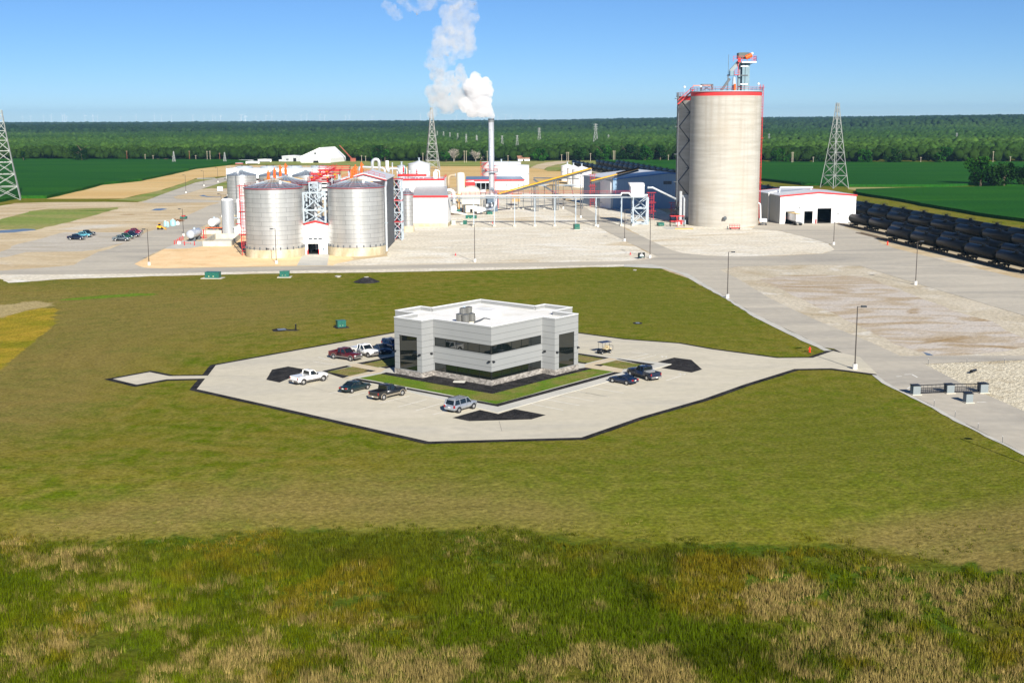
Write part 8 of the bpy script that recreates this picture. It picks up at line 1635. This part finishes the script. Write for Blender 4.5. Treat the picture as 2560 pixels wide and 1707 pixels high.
# ---------- single trees
def tree(label,x,y,H,W,seed,cols,dead=False,nl=1500,z0=0,trunk=.2,leaf=.55):
    r=np.random.default_rng(seed); t=thing('tree',label,'tree',(x,y,z0)); b=MB(); b.tube([(0,0,0),(.1,0,H*.25),(-.1,.1,H*.5),(0,0,H*.75)],[W*.04+.15,W*.035+.1,W*.025,W*.01],8)
    n=26 if dead else 9
    for k in range(n):
        a=r.uniform(0,2*PI); z=H*r.uniform(.2,.65); L=W*.5*r.uniform(.5,1); zt=z+L*r.uniform(.5,1.2); p1=(L*.5*math.cos(a),L*.5*math.sin(a),(z+zt)/2+.3); p2=(L*math.cos(a),L*math.sin(a),min(zt,H)); b.tube([(0,0,z),p1,p2],[W*.018,W*.011,.04],5)
        if dead:
            for q in range(7): a2=a+r.uniform(-1,1); f=r.uniform(.3,1); s0=Vector((0,0,z)).lerp(Vector(p2),f); b.bar(s0,s0+Vector((math.cos(a2),math.sin(a2),r.uniform(.4,1.4)))*W*.14,.16)
    part('trunk',b,mat('bark_grey',(.3,.27,.24),.9,0,.2,1) if dead else mat('bark_brown',(.1,.075,.05),.9,0,.2,1),t)
    if dead: nl=260
    # leaf clumps: several lobes with many small faces
    nb=13; lob=np.stack([r.normal(0,.26,nb)*W,r.normal(0,.26,nb)*W,H*r.uniform(trunk+.12,.86,nb)],-1); lr=W*r.uniform(.16,.30,nb); taper=1-.45*np.abs(lob[:,2]/H-.5)
    lob[:,0]*=taper; lob[:,1]*=taper
    i=r.integers(0,nb,nl); th=r.uniform(0,2*PI,nl); u=r.uniform(-1,1,nl); sq=np.sqrt(1-u*u); d=np.stack([sq*np.cos(th),sq*np.sin(th),u],-1); c=lob[i]+d*(lr[i]*r.uniform(.55,1.1,nl))[:,None]; c[:,2]=np.clip(c[:,2],H*trunk,H)
    s_=r.uniform(.5,1.2,nl)*leaf; t1=r.normal(size=(nl,3)); t1/=np.linalg.norm(t1,axis=1)[:,None]; t2=np.cross(t1,r.normal(size=(nl,3))); t2/=np.linalg.norm(t2,axis=1)[:,None]
    q=np.stack([c-t1*s_[:,None],c+t2*s_[:,None],c+t1*s_[:,None],c-t2*s_[:,None]],1).reshape(-1,3)
    lc=np.array(cols)[r.integers(0,len(cols),nb)][i]*r.uniform(.6,1.5,(nl,1)); col=np.concatenate([np.repeat(lc,4,0),np.ones((nl*4,1))],1)
    o=mesh_np('crown',q,np.arange(nl*4).reshape(-1,4),col,leafmat('forest_leaves')); o.parent=t; return t
GC=[(.014,.06,.006),(.022,.08,.008),(.009,.04,.005)]; GD=[(.008,.03,.005),(.014,.042,.007),(.006,.022,.004)]; GX=[(.3,.26,.2),(.25,.22,.17)]
def tr_(label,p,wpx,hpx,seed,cols,**k): g=G(p); s_=g.y/F_PX; return tree(label,g.x,g.y,hpx*s_,wpx*s_,seed,cols,**k)
tr_('big round leafy tree at the left of the lone cluster on the right field edge',T4(1975,782),62,73,1,GC,nl=2600,trunk=.05); tr_('dark wide tree in the middle of the lone cluster on the right field edge',T4(2175,786),60,60,2,GD,nl=2400,trunk=.05); tr_('dark tree at the right end of the lone cluster, cut by the photo edge',T4(2335,786),40,52,3,GD,nl=1800,trunk=.05); tr_('small leafy tree joining the two larger ones in the lone cluster',T4(2085,785),30,48,4,GD,nl=1200,trunk=.05)
tr_('large dark round tree standing out from the woodland at left',T1(752,528),40,42,5,GD,nl=1800,trunk=.04); tr_('narrow dark cedar at the woodland edge near the left pylon',T1(215,530),10,27,6,GD,nl=400,trunk=.02,leaf=.8)
tr_('dark oak left of the middle pylon at the woodland edge',T2(1440,533),42,40,7,GD,nl=1500,trunk=.12,leaf=.7); tr_('pale trunked tree right of the dark oak at the woodland edge',T2(1478,533),22,34,8,GC,nl=800,trunk=.3,leaf=.7); tr_('leafy tree left of the dark oak at the woodland edge',T2(1395,533),22,28,9,GC,nl=800,trunk=.2,leaf=.7)
tr_('bare grey tree at the woodland edge right of the middle pylon',T2(2112,530),26,30,10,GX,dead=True,leaf=.4); tr_('second bare grey tree at the woodland edge, left of the exhaust stack',T2(2312,530),26,26,11,GX,dead=True,leaf=.4); tr_('leafy tree between the middle pylon and the bare trees',T2(2040,533),18,24,12,GC,nl=700,trunk=.2,leaf=.7)
for i,(f,x_,y_,w_,h_) in enumerate(((T3,820,600,26,30),(T3,1230,596,34,34),(T3,1440,594,34,36),(T3,1700,600,40,40),(T3,1900,606,36,42),(T3,2060,606,34,40),(T4,230,582,34,34),(T4,560,584,24,20),(T4,980,586,34,34),(T4,1240,588,36,36),(T4,1640,588,40,40))):
    tr_('dark edge tree, %s from the left along the right half of the woodland edge'%ORD[i],f(x_,y_),w_,h_,20+i,GD if i%2 else GC,nl=1100,trunk=.05,leaf=.8)

# ---------- steam plume
ZP=Z(940,0,4.9)
PB_=[(1440,1412,38),(1400,1380,60),(1350,1330,90),(1290,1250,130),(1260,1100,135),(1330,1120,110),(1190,1060,90),(1240,960,62),(1370,1020,60),(1130,1290,85),(1210,1350,80),(1300,1380,50),
(1010,1210,125),(900,1270,110),(800,1210,115),(710,1130,85),(850,1080,110),(980,1060,95),(1050,930,85),(1060,840,55),(790,920,85),(1100,1010,80),(1080,1180,90),(960,930,70),(930,1330,65),(740,1390,50),(700,1400,42),(860,1330,60),
(830,800,85),(960,760,60),(720,780,80),(760,660,90),(860,560,120),(990,450,150),(1120,480,130),(1150,600,100),(1040,640,85),(1110,340,115),(960,290,115),(830,430,100),(1000,170,105),(1130,200,85),(1240,230,60),(1210,80,70),(1090,90,75),(900,140,80),
(640,60,80),(560,120,60),(250,120,75),(330,190,65),(190,60,50),(460,80,60),(720,40,85),(1000,20,90),(1180,-60,90),(900,-70,100),(640,-60,90),(380,-40,80),(1050,-160,110),(780,-190,110)]
def plume(i0,i1,label,dens,thr,yo,colr=(1,1,1)):
    d0=STY; bm=bmesh.new(); 
    for (x,y,r) in PB_[i0:i1]:
        px,py=ZP(x,y); xx=(px-CX)/F_PX*d0; zz_=HT((xx,d0),py); rr=r/4.9*d0/F_PX*1.12; yy=d0+random.uniform(-.45,.45)*rr+yo
        bmesh.ops.create_icosphere(bm,subdivisions=3,radius=rr,matrix=Matrix.Translation((xx-STX,yy-STY,zz_-STZ)))
    me=bpy.data.meshes.new('steam_plume'); bm.to_mesh(me); bm.free(); o=bpy.data.objects.new('steam_plume',me); S.collection.objects.link(o); o.location=(STX,STY,STZ)
    rm=o.modifiers.new('r','REMESH'); rm.mode='VOXEL'; rm.voxel_size=.45
    bpy.context.view_layer.update(); ev=o.evaluated_get(bpy.context.evaluated_depsgraph_get()); me2=bpy.data.meshes.new_from_object(ev); o.modifiers.clear(); o.data=me2
    for v in me2.vertices:
        c=v.co; n_=noise.noise(c*.35)*.9+noise.noise(c*.9)*.5+noise.noise(c*2.1)*.22; v.co=c+v.normal*n_*1.1
    m=bpy.data.materials.new('steam'); m.use_nodes=True; n=m.node_tree.nodes; l=m.node_tree.links; n.clear(); tc=n.new('ShaderNodeTexCoord'); nz=n.new('ShaderNodeTexNoise'); nz.inputs['Scale'].default_value=.3; nz.inputs['Detail'].default_value=6; nz.inputs['Roughness'].default_value=.62; nz.inputs['Distortion'].default_value=.4; l.new(tc.outputs['Object'],nz.inputs['Vector'])
    mr=n.new('ShaderNodeMapRange'); mr.inputs[1].default_value=thr[0]; mr.inputs[2].default_value=thr[1]; mr.inputs[4].default_value=dens; l.new(nz.outputs[0],mr.inputs[0])
    pv=n.new('ShaderNodeVolumePrincipled'); pv.inputs['Color'].default_value=(*colr,1); pv.inputs['Anisotropy'].default_value=.0; l.new(mr.outputs[0],pv.inputs['Density']); mo=n.new('ShaderNodeOutputMaterial'); l.new(pv.outputs[0],mo.inputs['Volume'])
    me2.materials.clear(); me2.materials.append(m); o['kind']='stuff'; o['label']=label; o['category']='steam'; return o
random.seed(5)
plume(0,12,'dense bright white puff of steam just above the exhaust stack',.8,(.30,.50),0,(.97,.97,.98))
plume(12,28,'grey shaded steam drifting left of the bright puff',.5,(.36,.76),1.5,(.86,.86,.86))  # shadow of the bright puff put into the steam colour as grey
plume(28,46,'large pale steam cloud rising above the bright puff',.28,(.37,.78),0,(.9,.895,.89))
plume(46,len(PB_),'thin wisps of steam at the top of the photo, drifting left',.24,(.40,.78),0,(.9,.895,.89))
S.cycles.volume_bounces=6; S.cycles.max_bounces=8; S.cycles.volume_step_rate=1.0

# ================================================================ HAZE
HZ=MB(); HZ.box(-9000,-400,-12,9000,13500,128); m=bpy.data.materials.new('haze_air'); m.use_nodes=True; n=m.node_tree.nodes; n.clear()
pv=n.new('ShaderNodeVolumePrincipled'); pv.inputs['Color'].default_value=(.36,.66,1,1); pv.inputs['Density'].default_value=4.2e-5; pv.inputs['Anisotropy'].default_value=.1
mo=n.new('ShaderNodeOutputMaterial'); m.node_tree.links.new(pv.outputs[0],mo.inputs['Volume'])
o=HZ.build('haze',m); o['kind']='stuff'; o['label']='pale blue summer haze lying over the whole countryside'; o['category']='haze'
bpy.context.view_layer.update()
